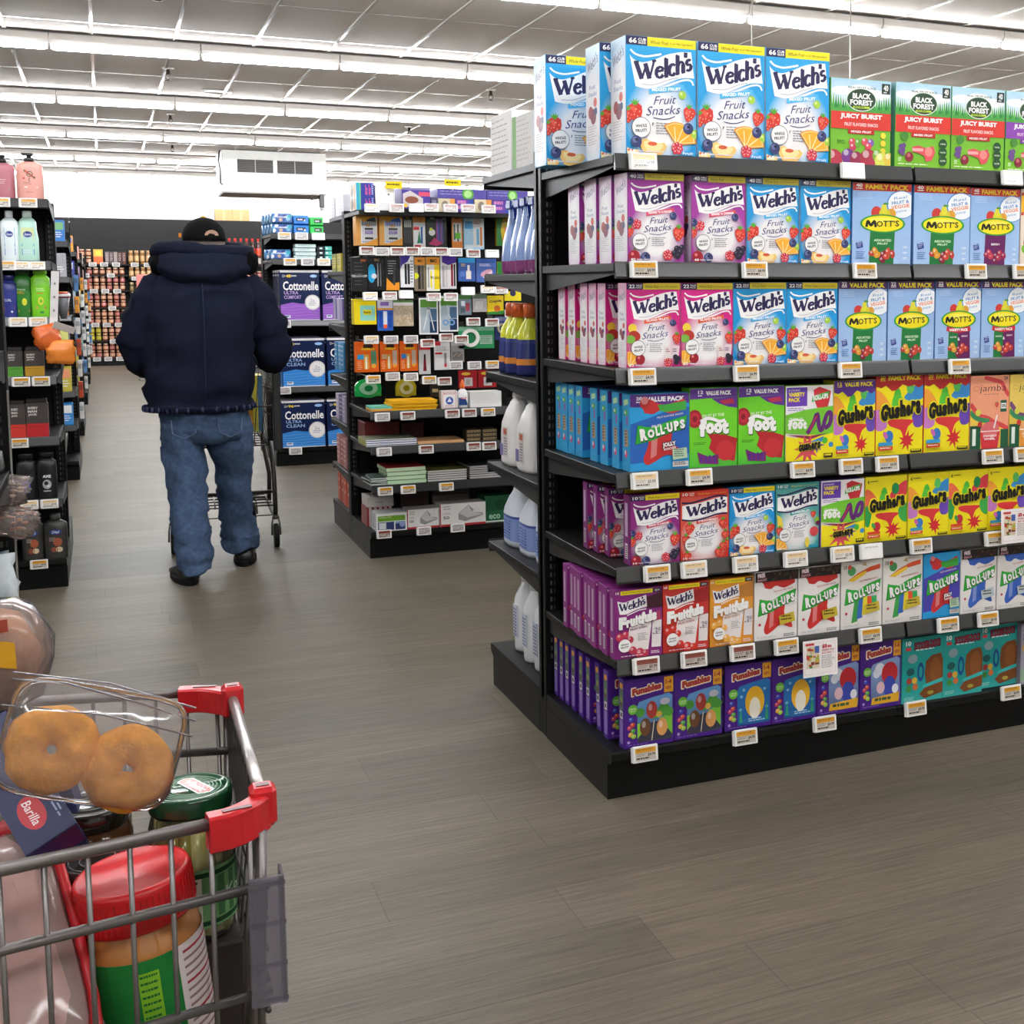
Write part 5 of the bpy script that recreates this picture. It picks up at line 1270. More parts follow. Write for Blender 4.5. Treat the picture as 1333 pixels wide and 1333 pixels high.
pack('mechanical_pencil_pack', .512, .570, 1.589, 1.772, 'orange pencil pack with a green spot on the top pegs', lambda A: (A.rect(0, 0, 1, 1, '#e88a3a'), A.rect(.1, .2, .9, .75, '#d8d2ca'), A.rect(.15, .25, .3, .7, '#5a6a5a'), A.rect(.5, .2, .62, .7, '#3a3a3a'), A.rect(.3, .28, .8, .45, '#6ac03a'), A.text('BIC', .3, .85, .7, .93, '#3a2a1a', bold=.05)), '#e8963a')
pack('correction_pack', .576, .688, 1.586, 1.783, 'light blue pack of correction pens on the top pegs', lambda A: (A.rect(0, 0, 1, 1, '#a9d0e8'), A.rect(.05, .55, .6, .75, '#3aa0d8'), A.rect(.45, .05, .98, .95, '#e6e4e4'), A.rect(.62, .12, .76, .55, '#7ab8d8'), A.rect(.8, .1, .9, .6, '#e08a3a'), A.lines(.5, .65, .9, .85, 4, '#a04a4a', .4), A.rect(.02, .0, .45, .12, '#d8e6ee')), '#a9cfe6', n=1)
pack('crayon_box', .757, .872, 1.606, 1.778, 'yellow and green box of crayons high beside the blue spray bottles', lambda A: (A.rect(0, 0, 1, 1, '#f2cf1e'), A.poly([(0, 1), (.35, 1), (.2, .5), (.3, 0), (0, 0)], '#2f8a3a'), A.text('Crayola', .25, .72, .95, .86, '#2a2a2a', rot=5, bold=.04), A.text('16', .4, .35, .8, .6, '#c8342e', bold=.05), A.rect(.3, .1, .95, .25, '#e8702e'), A.rect(.0, .93, 1, 1, '#2a2826')), '#e8c020', .03, cat='box')
# second peg row
pack('utility_bag', -.02, .062, 1.362, 1.537, 'glossy black pouch at the left end of the second peg row', lambda A: (A.rect(0, 0, 1, 1, '#262425'), A.rect(.6, .88, .95, .95, '#a0522a'), A.text('POLICE', .45, .2, .6, .7, '#b8b6b8', rot=90, bold=.03), A.lines(.2, .1, .8, .85, 7, '#5a5a5c', .15)), '#1f1e1f', .02)
pack('pen_pack', .067, .152, 1.367, 1.542, 'black pen pack with a bright blue swirl', lambda A: (A.rect(0, 0, 1, 1, '#1f1e20'), A.ell(.2, .5, .24, '#2aa0d0', rv=.28), A.ell(.35, .42, .16, '#d8d6d8'), A.rect(.55, .12, .62, .8, '#8a8a8c'), A.rect(.72, .12, .78, .8, '#6a6a6c'), A.text('BIC', .4, .87, .7, .94, '#c8a05a')), '#1f1e20')
pack('pen_pack', .154, .228, 1.367, 1.539, 'black and orange pen pack on the second pegs', lambda A: (A.rect(0, 0, 1, 1, '#232122'), A.poly([(.05, 0), (1, 0), (1, .25), (.5, .2), (.1, .38)], '#f0982a'), A.lines(.2, .45, .8, .9, 6, '#b8b4b0', .3), A.rect(.55, .15, .7, .75, '#3a3838')), '#232122')
pack('marker_pack', .234, .305, 1.382, 1.547, 'white pack of black markers with a purple top', lambda A: (A.rect(0, 0, 1, 1, '#e9e7ea'), A.poly([(0, 1), (.75, 1), (.55, .82), (.15, .72), (0, .6)], '#4a3aa0'), A.rect(.3, .1, .48, .75, '#2a2a2c'), A.rect(.52, .1, .7, .75, '#343436'), A.lines(.75, .1, .95, .85, 8, '#3a3a3c', .4)), '#dcd9dc')
pack('marker_pack', .308, .366, 1.363, 1.540, 'orange topped pack of dark markers with a yellow spot', lambda A: (A.rect(0, 0, 1, 1, '#8a7a64'), A.rect(0, .78, 1, 1, '#e8962a'), A.rect(.3, .05, .55, .75, '#2c2a28'), A.rect(.62, .05, .85, .75, '#4a4640'), A.ell(.1, .45, .28, '#d8d82a'), A.text('BIC', .3, .86, .75, .94, '#3a2a1a', bold=.04)), '#a89a84')
pack('highlighter_pack', .370, .442, 1.363, 1.541, 'yellow and orange highlighter pack on the second pegs', lambda A: (A.rect(0, 0, 1, 1, '#e8e4dc'), A.rect(0, .78, 1, 1, '#e8962a'), A.rect(.6, .05, 1, .78, '#f0d42a'), A.rect(.3, .1, .42, .6, '#f0e02a'), A.rect(.12, .1, .2, .7, '#8a8a86'), A.text('BIC', .3, .85, .8, .95, '#3a2a1a', bold=.05), A.text('BRITE', .7, .2, .88, .6, '#6a5a1a', rot=90)), '#e0cf8a')
pack('marker_pack', .446, .532, 1.374, 1.550, 'purple and white pack of dark red markers', lambda A: (A.rect(0, 0, 1, 1, '#d9d4d4'), A.poly([(.1, 1), (1, 1), (1, .8), (.5, .72), (.1, .8)], '#4a2a90'), A.rect(.1, .05, .25, .7, '#b0a6a8'), A.rect(.3, .05, .45, .7, '#c8c0c0'), A.rect(.66, .08, .8, .75, '#8a2434'), A.rect(.84, .08, .94, .75, '#2a2224')), '#cfc8c8')
pack('correction_pack', .543, .636, 1.414, 1.539, 'blue card with a small white bottle of correction fluid', lambda A: (A.rect(0, 0, 1, 1, '#3f5fa8'), A.rect(0, .80, 1, 1, '#3aa0d8'), A.rect(.45, .1, .75, .45, '#e9dfd0'), A.rect(.53, .45, .67, .7, '#e8e4e4'), A.lines(.15, .6, .5, .75, 2, '#e8c84a', .4), A.rect(.1, .2, .38, .42, '#5a7ac0')), '#3f5fa8')
pack('correction_pack', .641, .752, 1.410, 1.536, 'blue card with a pink correction tape on the second pegs', lambda A: (A.rect(0, 0, 1, 1, '#4f6cb4'), A.rect(0, .82, 1, 1, '#3a62b0'), A.ell(.5, .4, .32, '#d8a0b0', rv=.12, rot=25), A.poly([(.3, .2), (.8, .5), (.8, .35), (.5, .15)], '#e6c8d0'), A.lines(.15, .65, .85, .78, 2, '#e8e4f0', .4)), '#4f6cb4')
pack('crayon_box', .757, .85, 1.36, 1.52, 'yellow pack partly behind the blue spray bottles', lambda A: (A.rect(0, 0, 1, 1, '#e8c01e'), A.rect(0, 0, .3, 1, '#2f8a3a')), '#e8c01e')
# third peg row
pack('sticky_note_pack', -.012, .104, 1.190, 1.322, 'yellow pack of mint green sticky notes', lambda A: (A.rect(0, 0, 1, 1, '#f0d81a'), A.rect(.28, .15, .95, .75, '#8fd0c0'), A.rect(.42, .38, .78, .58, '#e8d41a'), A.text('Post-it', .45, .43, .75, .53, '#2a2a2a', bold=.03), A.rect(.0, .9, 1, 1, '#d8c018')), '#e8d01a', .03, n=1)
pack('glue_stick_pack', .109, .190, 1.156, 1.320, 'blue glue stick pack with orange caps', lambda A: (A.rect(0, 0, 1, 1, '#2f5fb8'), A.rect(0, .72, 1, 1, '#cfccd4'), A.rect(.2, .80, .75, .92, '#8a6ab0'), A.rect(.38, .12, .62, .62, '#dde2ea'), A.rect(.38, .08, .62, .2, '#e0562e'), A.rect(.1, .1, .3, .6, '#24489a'), A.rect(.7, .1, .92, .6, '#24489a'), A.rect(0, .66, 1, .72, '#e8963a')), '#2f5fb8')
def rubber(A):
 A.rect(0, 0, 1, 1, '#b8a894'); A.rect(0, .80, 1, 1, '#d8d6d2'); A.rect(0, .92, 1, 1, '#5a8a4a'); r = random.Random(2)
 for i in range(60):
  u, v, a = .08 + .84 * r.random(), .06 + .7 * r.random(), r.random() * 3.14
  A.stroke([(u - .1 * math.cos(a), v - .1 * math.sin(a)), (u + .03 * math.sin(a), v), (u + .1 * math.cos(a), v + .1 * math.sin(a))], .018, r.choice(('#e0c9a4', '#c8a878', '#a8845a', '#ead8bc')))
pack('rubber_band_bag', .192, .298, 1.179, 1.315, 'clear bag full of tan rubber bands', rubber, '#c8b8a0', .022)
def tool(c1, kind):
 def f(A):
  A.rect(0, 0, 1, 1, '#e9e8e6'); A.rect(.06, .04, .94, .78, '#a9b4bc'); A.rect(.06, .74, .94, .96, '#5a8a3a'); A.rect(.55, .04, .94, .36, '#243a5a'); A.rect(.55, .38, .94, .7, '#4a6a86')
  if kind == 'c':
   A.stroke([(.48, .74), (.38, .45), (.22, .12)], .06, '#dcdcdc'); A.stroke([(.52, .74), (.66, .4), (.78, .1)], .06, '#c8c8c8'); A.ell(.5, .72, .09, '#8a8a8a')
  else:
   A.stroke([(.42, .76), (.48, .5), (.6, .36)], .05, '#c8d0d8'); A.stroke([(.55, .76), (.46, .5), (.34, .36)], .05, '#b8c4d0'); A.ell(.32, .26, .16, '#6a94c8', rot=20); A.ell(.32, .26, .09, '#a9b4bc'); A.ell(.66, .26, .16, '#7aa0d0', rot=-20); A.ell(.66, .26, .09, '#2c4a6a')
 return f
pack('compass_card', .328, .429, 1.133, 1.327, 'white and green card holding a metal drawing compass', tool('#cccccc', 'c'), '#e4e2e0', .01)
pack('scissors_card', .437, .538, 1.147, 1.334, 'white and green card holding blue handled scissors', tool('#6a94c8', 's'), '#e4e2e0', .01)
pack('clip_box', .541, .612, 1.234, 1.342, 'small grey blister of clips under a green header', lambda A: (A.rect(0, 0, 1, 1, '#7a848e'), A.rect(0, .8, 1, 1, '#4a7a3a'), A.rect(.2, .45, .5, .7, '#c8d4dc'), A.rect(.55, .2, .85, .6, '#a8485a'), A.rect(.15, .1, .5, .35, '#5a6470')), '#7a848e')
pack('safety_pin_bag', .619, .697, 1.250, 1.346, 'clear bag of silver safety pins', lambda A: (A.rect(0, 0, 1, 1, '#b4b0ae'), A.rect(0, .75, 1, 1, '#5a6a5a'), [A.stroke([(.15 + .1 * i, .15), (.3 + .08 * i, .6)], .04, '#e4e2e0') for i in range(6)]), '#b4b0ae')
pack('crayon_box', .700, .790, 1.237, 1.338, 'small yellow crayon box tilted on the third pegs', lambda A: (A.rect(0, 0, 1, 1, '#e8c81e'), A.poly([(0, 0), (1, 0), (1, .2), (0, .12)], '#3a8a3a'), A.text('Crayola', .12, .6, .88, .78, '#2a2a2a', rot=6, bold=.04), A.ell(.6, .3, .2, '#d8702e')), '#e8c81e', .03, cat='box')
pack('crayon_box', .797, .89, 1.309, 1.40, 'yellow and green pack with a dark round badge', lambda A: (A.rect(0, 0, 1, 1, '#e8d42a'), A.poly([(0, 1), (.3, 1), (0, .3)], '#3a8a3a'), A.ell(.5, .45, .18, '#3a3a5a')), '#e8d42a')
# tape
def tape(c, ring, lab, x0, x1, z0, z1):
 def bul(m, w, h):
  n = 20; rx, rz = w * .25, h * .36; cx, cz = -w * .18, h * .5
  m.loft([[(cx + k * rx * math.cos(2 * PI * i / n), y, cz + k * rx * math.sin(2 * PI * i / n)) for i in range(n)] for k, y in ((1, -.0005), (1, -.018), (.62, -.018), (.62, -.0005))], [ring, ring, ring, ring], smooth=False, caps=False)
 return pack('tape_pack', x0, x1, z0, z1, lab, lambda A: (A.rect(0, 0, 1, 1, c), A.rect(0, .82, 1, 1, mixc(c, '#ffffff', .15)), A.rect(.6, .2, .95, .6, mixc(c, '#dfe8e0', .45)), A.lines(.62, .22, .93, .55, 4, mixc(c, '#000000', .3), .3)), c, .01, bulge=bul)
tape('#2f8a58', '#e9e7e2', 'green twin pack of tape with a white ring', .537, .735, 1.053, 1.171)
tape('#2f3f78', '#b8a88a', 'navy tape pack half hidden by the orange capped cleaner', .741, .856, 1.098, 1.223)
# glue row
def goril(c2):
 def f(A):
  A.rect(0, 0, 1, 1, '#e0641e'); A.rect(0, .86, 1, 1, '#d85a1a'); A.ell(.55, .85, .22, '#3a2a20', rv=.09); A.text('GORILLA', .25, .73, .85, .80, '#f0c02a', bold=.05, out='#2a1a10', ow=.04)
  A.rect(.08, .42, .45, .58, c2); A.rect(.36, .1, .58, .58, '#d8a04a'); A.rect(.42, .1, .5, .5, '#f0e4cc'); A.rect(.66, .2, .9, .7, '#5a8a6a' if c2 == '#3a9ad0' else '#b8a894'); A.ell(.78, .2, .1, '#e8a03a'); A.lines(.08, .06, .3, .35, 5, '#f0b88a', .4)
 return f
for k, (a, b) in enumerate(((-.010, .111), (.118, .216), (.221, .316))):
 pack('glue_pack', a, b, .941, 1.100, 'orange glue card %s from left with black headed logo' % ORD[k + 1], goril(('#3a9ad0', '#d8b08a', '#3a80c0')[k]), '#d86a24', .012, n=1 if k == 0 else 0)
pack('glue_pack', .322, .384, .922, 1.084, 'white and red card with a dark glue tube', lambda A: (A.rect(0, 0, 1, 1, '#c8c6c6'), A.rect(0, .8, 1, 1, '#c8343c'), A.poly([(.35, .1), (.65, .1), (.6, .5), (.4, .5)], '#7a1f2a'), A.rect(.42, .5, .58, .66, '#3a2a2c')), '#c8c6c6')
pack('glue_pack', .405, .490, .942, 1.094, 'white card with a clear red tipped glue dropper', lambda A: (A.rect(0, 0, 1, 1, '#dcdad8'), A.rect(0, .86, .4, 1, '#c8343c'), A.rect(.05, .55, .5, .62, '#c8343c'), A.rect(.62, .2, .78, .6, '#8a8a8c'), A.rect(.62, .1, .78, .22, '#c83a44'), A.lines(.1, .65, .9, .82, 3, '#8a8486', .4)), '#dcdad8')
pack('tack_bag', .495, .567, .982, 1.093, 'grey blister of tacks beside the glue dropper', lambda A: (A.rect(0, 0, 1, 1, '#9a9896'), A.rect(.1, .1, .9, .5, '#7a7674'), [A.ell(.2 + .12 * i, .3 + .06 * (i % 3), .06, '#b89a8a') for i in range(6)], A.rect(0, .8, 1, 1, '#b8b6b4')), '#9a9896')
def disp(c, x0, x1, z0, z1, lab):
 w, h = x1 - x0, z1 - z0
 m = MB(); n = 24
 for rr, y0, y1, cc in ((.5, .0, .03, c), (.34, -.008, .0, mixc(c, '#ffffff', .25)), (.16, -.012, -.008, mixc(c, '#000000', .4))):
  m.loft([[(w * rr * math.cos(2 * PI * i / n) * 1.0, y, h / 2 + h * .92 * rr * math.sin(2 * PI * i / n)) for i in range(n)] for y in (y1, y0)], cc, smooth=False)
 m.box(-w * .5, .004, h * .1, w * .5, .026, h * .42, c, ch=.003); m.box(-w * .12, -.002, h * .9, w * .12, .02, h * 1.02, mixc(c, '#ffffff', .3))
 o = m.build('tape_dispenser', 'gloss', loc=((x0 + x1) / 2, 3.60, z0)); tag(o, lab, 'tape dispenser', 'tape dispensers'); hook((x0 + x1) / 2, z1 + .006)
disp('#1f9a4a', -.016, .122, .802, .912, 'round green glitter tape dispenser hanging under the glue cards')
disp('#a89a1f', .197, .305, .798, .906, 'round yellow tape dispenser hanging under the glue cards')
for k in range(2):
 pack('hook_pack', .534 + .108 * k, .636 + .108 * k, .84, .935, 'red card of adhesive wall hooks, %s of two' % ('left' if k == 0 else 'right'), lambda A: (A.rect(0, 0, 1, 1, '#a8242c'), A.ell(.4, .82, .25, '#d8b03a', rv=.09), A.rect(.3, .1, .75, .6, '#d8d2d0'), A.rect(.4, .2, .6, .5, '#b8b0ae')), '#a8242c')
pack('clip_box', .379, .432, .80, .860, 'small dark pack left of the playing cards', lambda A: (A.rect(0, 0, 1, 1, '#3a3228'), A.rect(.2, .4, .8, .7, '#b8a070')), '#3a3228')
# goods standing on the trays
SG = 'boxed stationery on the lower trays'
def bx(name, x0, x1, z0, z1, d, label, art=None, col='#dddddd', y=3.325, mat='card', cat='box', rz=0., side=None):
 w, h = x1 - x0, z1 - z0
 m = MB(); m.box(-w / 2, 0, 0, w / 2, d, h, col, ch=.001)
 if art:
  A = Art(w, h); art(A); A.put(m, lambda u, v, e: (-w / 2 + u * w, -.0002 - e, v * h))
 if side:
  A = Art(d, h); side(A); A.put(m, lambda u, v, e: (-w / 2 - .0002 - e, d - u * d, v * h))
 o = m.build(name, mat, loc=((x0 + x1) / 2, y, z0), rot=(0, 0, rz)); tag(o, label, cat, SG); return o
zA, zB, zC, zD = MS[0] + .001, MS[1] + .001, MS[2] + .001, .1412
m = MB()
for k, c in enumerate(('#e89a3a', '#e8b04a', '#8ac0a8', '#6ab8a0')): m.box(0, 0, .006 * k, .108, .13, .006 * k + .0055, c)
o = m.build('index_card_pack', 'paper', loc=(.012, 3.33, zA)); tag(o, 'pack of coloured index cards at the left of the upper tray', 'cards', SG)
ME = None
for k in range(6):
 m = MB(); m.box(-.118, 0, 0, .118, .16, .0075, '#e8b01e', ch=.001); m.add([(-.118, 0, .0077), (.118, 0, .0077), (0, .09, .0079)], [(0, 1, 2)], '#d8a018')
 o = m.build('padded_envelope', 'paper', loc=(.232 + .004 * (k % 3 - 1), 3.33 + .006 * (k % 2), zA + .0082 * k)); tag(o, 'yellow envelope %s from the bottom of the stack on the upper tray' % ORD[k + 1], 'envelope', 'yellow envelopes')
bx('playing_card_box', .372, .455, zA, zA + .092, .05, 'white playing card box with a blue spade badge', lambda A: (A.rect(0, 0, 1, 1, '#e6e2e0'), A.rect(.07, .05, .93, .95, '#c83a3a'), A.rect(.1, .07, .9, .93, '#e9e6e4'), A.text('BICYCLE', .15, .80, .85, .89, '#b83a3a', bold=.03), A.ell(.5, .45, .24, '#3a5aa8', rv=.22), A.poly([(.35, .38), (.5, .62), (.65, .38)], '#e6e6ea'), A.lines(.2, .1, .8, .2, 2, '#b84a4a', .4)), '#d8cfcb', side=lambda A: A.rect(0, 0, 1, 1, '#b8a8a0'))
def gb(m): m.lathe([(.026, 0), (.028, .008), (.028, .07), (.024, .088), (.012, .098), (.012, .102)], n=16, col='#eeecea', sy=.6); A = Art(.05, .06); A.rect(0, .0, 1, 1, '#e6e4e2'); A.poly([(0, .05), (1, .05), (.8, .6), (0, .8)], '#24407a'); A.text('GLUE', .2, .62, .85, .82, '#c83a34', bold=.04); A.put(m, lambda u, v, e: (-.024 + .048 * u, -.0172 - e, .012 + .055 * v))
def gc(m): m.lathe([(.012, .102), (.013, .122), (.005, .145), (.003, .148)], n=12, col='#e86a24')
bottle('glue_bottle', 'white school glue bottle with an orange cap', 'bottle', (.487, 3.345, zA), [('body', gb, 'plastic'), ('cap', gc, 'plastic')])
bx('envelope_box', .523, .690, zA, zA + .082, .10, 'open box of white envelopes beside the glue bottle', lambda A: (A.rect(0, 0, 1, 1, '#dcdad8'), A.lines(.03, .4, .97, .97, 8, '#b8b4b4', .15), A.rect(0, 0, 1, .25, '#e6e4e2')), '#e2e0de')
bx('desk_tray_box', -.0 + .02, .20, zB, zB + .10, .2, 'dark red box at the back of the middle tray', None, '#6a1f26', y=3.55)
bx('desk_tray_box', .21, .33, zB, zB + .09, .2, 'maroon box beside the dark red one on the middle tray', None, '#4a1a20', y=3.56)
for k in range(3):
 m = MB(); m.box(-.128, 0, 0, .128, .22, .011, {'*': '#e2e0e2', 't': '#7f8068', 'l': '#a9a46a'}, ch=.0008); m.box(-.1285, -.0006, .004, .1285, .0, .0075, '#3a4a7a')
 o = m.build('writing_pad', 'paper', loc=(.112, 3.325, zB + .0118 * k)); tag(o, 'writing pad %s from the bottom of the small stack' % ORD[k + 1], 'pad', 'writing pads on the middle tray')
for k in range(3):
 m = MB(); m.box(-.12, 0, 0, .12, .2, .004, '#cfa070')
 o = m.build('manila_folder', 'paper', loc=(.368, 3.33 + .004 * k, zB + .0046 * k)); tag(o, 'tan folder %s from the bottom of the thin stack' % ORD[k + 1], 'folder', 'tan folders')
for k in range(6):
 i, j = divmod(k, 3)
 bx('tape_roll_box', .500 + .085 * i, .578 + .085 * i, zB + .0212 * j, zB + .0212 * j + .0205, .08, 'small brown patterned box, %s up in the %s stack' % (ORD[j + 1], 'left' if i == 0 else 'right'), lambda A: (A.rect(0, 0, 1, 1, '#3a2f24'), A.lines(.05, .2, .95, .85, 2, '#b0986a', .5, .1)), '#3a2f24')
def book(w, d, t, cover, page, lab, loc, rz=0., grp='notebooks on the low tray', coil=False):
 m = MB(); m.box(-w / 2, 0, .001, w / 2, d, t - .001, page); m.box(-w / 2 - .001, -.001, 0, w / 2 + .001, d, .001, cover); m.box(-w / 2 - .001, -.001, t - .001, w / 2 + .001, d, t, cover)
 if coil:
  for i in range(16): m.tube([(-w / 2 + .004, .006 + d * i / 16, t * .5 + .006 * math.sin(a)) if False else (-w / 2 - .002 + .006 * math.cos(a), .008 + (d - .016) * i / 15, t / 2 + .006 * math.sin(a)) for a in (0, 1.26, 2.5, 3.77, 5.0)], .0009, 4, '#2a2a2a', closed=True)
 o = m.build('notebook', 'paper', loc=loc, rot=(0, 0, rz)); tag(o, lab, 'notebook', grp)
zz = zC
for k in range(4): book(.11, .17, .009, '#3a4a44', '#c9ccc6', 'small dark notebook %s from the bottom, left of the green paged stack' % ORD[k + 1], (.06, 3.335 + .004 * (k % 2), zz + .0095 * k), (.06, -.1, .12, -.04)[k])
for k in range(4): book(.20, .21, .021, ('#3a5a4a', '#2f4a3e', '#3a5a4a', '#8a1f26')[k], '#b4cfa8', 'green paged composition book %s from the bottom of its stack' % ORD[k + 1], (.187 - .004 * (k % 2), 3.33, zz + .0216 * k), (.02, -.01, .015, .03)[k])
for k in range(5): book(.205, .23, .011, ('#3a3a34', '#44442e', '#2e3a44', '#3a3030', '#5a5424')[k], '#c4c0bc', 'spiral notebook %s from the bottom of the left white stack' % ORD[k + 1], (.40, 3.345, zz + .0116 * k), (.01, -.02, .015, 0, .02)[k], coil=True)
for k in range(6): book(.20, .23, .011, ('#3a3a38', '#2a2a30', '#34343c', '#2a3030', '#303038', '#26262c')[k], '#bcb8b4', 'spiral notebook %s from the bottom of the right white stack' % ORD[k + 1], (.622, 3.35, zz + .0116 * k), (0, .02, -.015, .03, -.02, .05)[k], coil=True)
def envb(n, redw):
 def f(A):
  A.rect(0, 0, 1, 1, '#d9d5d2'); A.rect(0, 0, 1, .10, '#a82a30'); A.rect(0, 0, .02, 1, '#a82a30'); A.poly([(.40, .28), (.55, .18), (.95, .42), (.92, .60), (.75, .66), (.62, .92), (.40, .55)], '#8d8b8a'); A.poly([(.42, .55), (.62, .9), (.70, .58), (.95, .45), (.6, .34)], '#bdbab8'); A.poly([(.70, .58), (.80, .82), (.98, .5)], '#d2d0ce')
  A.text(n, .07, .32, .2, .46, '#4a4444', bold=.02); A.lines(.07, .7, .3, .9, 2, '#8a8484', .4); A.lines(.07, .5, .22, .62, 2, '#9a9494', .4)
 return f
bx('envelope_box', .028, .183, zD, zD + .092, .14, 'small white box with a green band and navy pictures', lambda A: (A.rect(0, 0, 1, 1, '#dfdedd'), A.rect(.05, .56, .95, .86, '#6a9a2a'), A.text('ENVELOPES', .1, .74, .5, .82, '#c8d8a8'), A.rect(.05, .06, .58, .52, '#2a3566'), A.rect(.08, .12, .32, .48, '#c8ccd0'), A.rect(.62, .06, .95, .52, '#2a3566'), A.rect(.62, .40, .95, .52, '#7aa0b0'), A.ell(.85, .34, .09, '#8a94c0')), '#d4d4d4', y=3.34, side=lambda A: (A.rect(0, 0, 1, 1, '#cfd2d4'), A.lines(.1, .1, .9, .9, 6, '#8a9098', .35)))
bx('envelope_box', .187, .352, zD, zD + .100, .12, 'white and red box of envelopes, narrower of two', envb('100', 1), '#c8c4c0', y=3.345)
bx('envelope_box', .355, .598, zD, zD + .118, .12, 'white and red box of envelopes, wider of two', envb('50', 1), '#c8c4c0', y=3.335)
bx('envelope_box', .602, .74, zD, zD + .14, .2, 'dark green box with white lettering on the bottom deck', lambda A: (A.rect(0, 0, 1, 1, '#1f5a3a'), A.text('eco', .15, .12, .6, .3, '#a8cfb0', bold=.03), A.ell(.6, .65, .2, '#174a2e'), A.rect(0, 0, 1, .06, '#cfe0d0')), '#1f5a3a', y=3.36)
for k in range(5): bx('label_box', .012 + .026 * k, .036 + .026 * k, zD, zD + .10, .16, 'upright red edged box %s in the row behind the green banded box' % ORD[k + 1], lambda A: (A.rect(0, 0, 1, 1, '#c8b8b4'), A.rect(0, 0, .4, 1, '#8a2a2e')), '#9a4a48', y=3.50)
bx('label_box', .0 + .015, .150, zD + .102, zD + .155, .16, 'white box lying on the row of red edged boxes', lambda A: (A.rect(0, 0, 1, 1, '#c4bfba'), A.lines(.3, .3, .7, .5, 1, '#8a8480')), '#cac5c0', y=3.50)
bx('label_box', .19, .34, zD, zD + .16, .15, 'dark carton deep on the bottom deck, left', None, '#4a3432', y=3.52)
bx('label_box', .36, .56, zD, zD + .16, .15, 'dark carton deep on the bottom deck, right', lambda A: (A.rect(0, 0, 1, 1, '#4a4240'), A.rect(0, .6, 1, .85, '#8a8480')), '#4a4240', y=3.52)
# goods on top
TG = 'boxes on top of the stationery unit'
def tb(x0, x1, z0, z1, d, lab, art, col, y=3.49, side=None, cat='box', name='snack_bar_box'):
 w, h = x1 - x0, z1 - z0
 m = MB(); m.box(-w / 2, 0, 0, w / 2, d, h, col, ch=.001); A = Art(w, h); art(A); A.put(m, lambda u, v, e: (-w / 2 + u * w, -.0002 - e, v * h))
 if side: A = Art(d, h); side(A); A.put(m, lambda u, v, e: (-w / 2 - .0002 - e, d - u * d, v * h))
 o = m.build(name, 'card', loc=((x0 + x1) / 2, y, z0)); tag(o, lab, cat, TG)
def oat(A): A.rect(0, 0, 1, 1, '#2f3a9a'); A.rect(0, 0, .22, 1, '#3ab0c8'); A.rect(.2, 0, .25, 1, '#8ad84a'); A.text('Oats', .5, .1, .62, .9, '#e05a8a', rot=0, bold=.03); A.text('Bar', .70, .1, .82, .9, '#d84a80', bold=.03); A.lines(.86, .1, .96, .9, 6, '#d0d0f0', .5)
def cook(A): A.rect(0, 0, 1, 1, '#d8c8b4'); A.ell(.35, .5, .22, '#8a6444', rv=.5); A.ell(.38, .45, .12, '#5a4030', rv=.3); A.ell(.75, .45, .18, '#b87a48', rv=.55); A.lines(.05, .1, .2, .9, 4, '#a89a8a', .4)
ZT = 1.7732
tb(-.004, .086, ZT, ZT + .068, .18, 'blue oat bar box with cookies on its side, lower of the stack', oat, '#2f3a9a', side=cook)
tb(-.004, .086, ZT + .0685, ZT + .137, .18, 'blue oat bar box with cookies on its side, upper of the stack', oat, '#2f3a9a', side=cook)
tb(.092, .190, ZT, ZT + .05, .2, 'white shelf tray carton, lower of two', lambda A: (A.rect(0, 0, 1, 1, '#eeecec'), A.lines(.1, .3, .9, .7, 2, '#c8c4c8', .3)), '#efeded', name='display_tray')
tb(.092, .188, ZT + .0505, ZT + .13, .2, 'white shelf tray carton, upper of two', lambda A: (A.rect(0, 0, 1, 1, '#f2f0f0'), A.ell(.7, .4, .06, '#7a7478')), '#f2f0f0', name='display_tray')
def pbar(A): A.rect(0, 0, 1, 1, '#4a3a98'); A.poly([(.04, .1), (.75, .1), (.75, .5), (.3, .85), (.04, .7)], '#cfc4c4'); A.ell(.35, .42, .24, '#8a4a34', rv=.17); A.rect(.6, .6, 1, .8, '#d84a6a'); A.ell(.13, .15, .07, '#e8b83a'); A.rect(.0, .88, 1, 1, '#8a80b0')
tb(.226, .372, ZT + .012, ZT + .122, .2, 'purple snack bar carton with a chocolate bar picture', pbar, '#4a3a98')
tb(.376, .412, ZT, ZT + .075, .2, 'narrow dark carton beside the chocolate bar carton', lambda A: (A.rect(0, 0, 1, 1, '#4a4664'), A.rect(.2, .3, .8, .8, '#8a84a4')), '#4a4664')
wts = (.415, .503, .506, .602, .607, .699, .703, .805)
for k in range(4):
 tb(wts[2 * k], wts[2 * k + 1], ZT, ZT + .070, .2, ('beige bar carton, left of two, above the second peg hooks', 'violet bar carton between two beige ones', 'beige bar carton, right of two', 'violet and blue bar carton at the right of the top row')[k],
  (lambda A: (A.rect(0, 0, 1, 1, '#d4c6a8'), A.ell(.4, .5, .2, '#8a7a6a', rv=.35), A.rect(.7, 0, 1, 1, '#e0964a'))) if k % 2 == 0 else (lambda A: (A.rect(0, 0, 1, 1, '#5a3a9a'), A.lines(.1, .1, .7, .9, 2, '#c87ab0', .6), A.rect(.75, 0, 1, 1, '#2a4aa0'))), '#a89a88')
for k, (a, b) in enumerate(((.412, .672), (.676, .90))):
 tb(a, b, ZT + .071, ZT + .120, .2, 'long violet carton with a green seal, %s of two lying on the bar cartons' % ('left' if k == 0 else 'right'), lambda A: (A.rect(0, 0, 1, 1, '#54489a'), A.lines(.05, .2, .55, .8, 2, '#9a90c8', .3), A.ell(.62, .5, .12, '#5aa83a', rv=.62), A.ell(.62, .5, .08, '#a8d88a', rv=.4)), '#54489a')
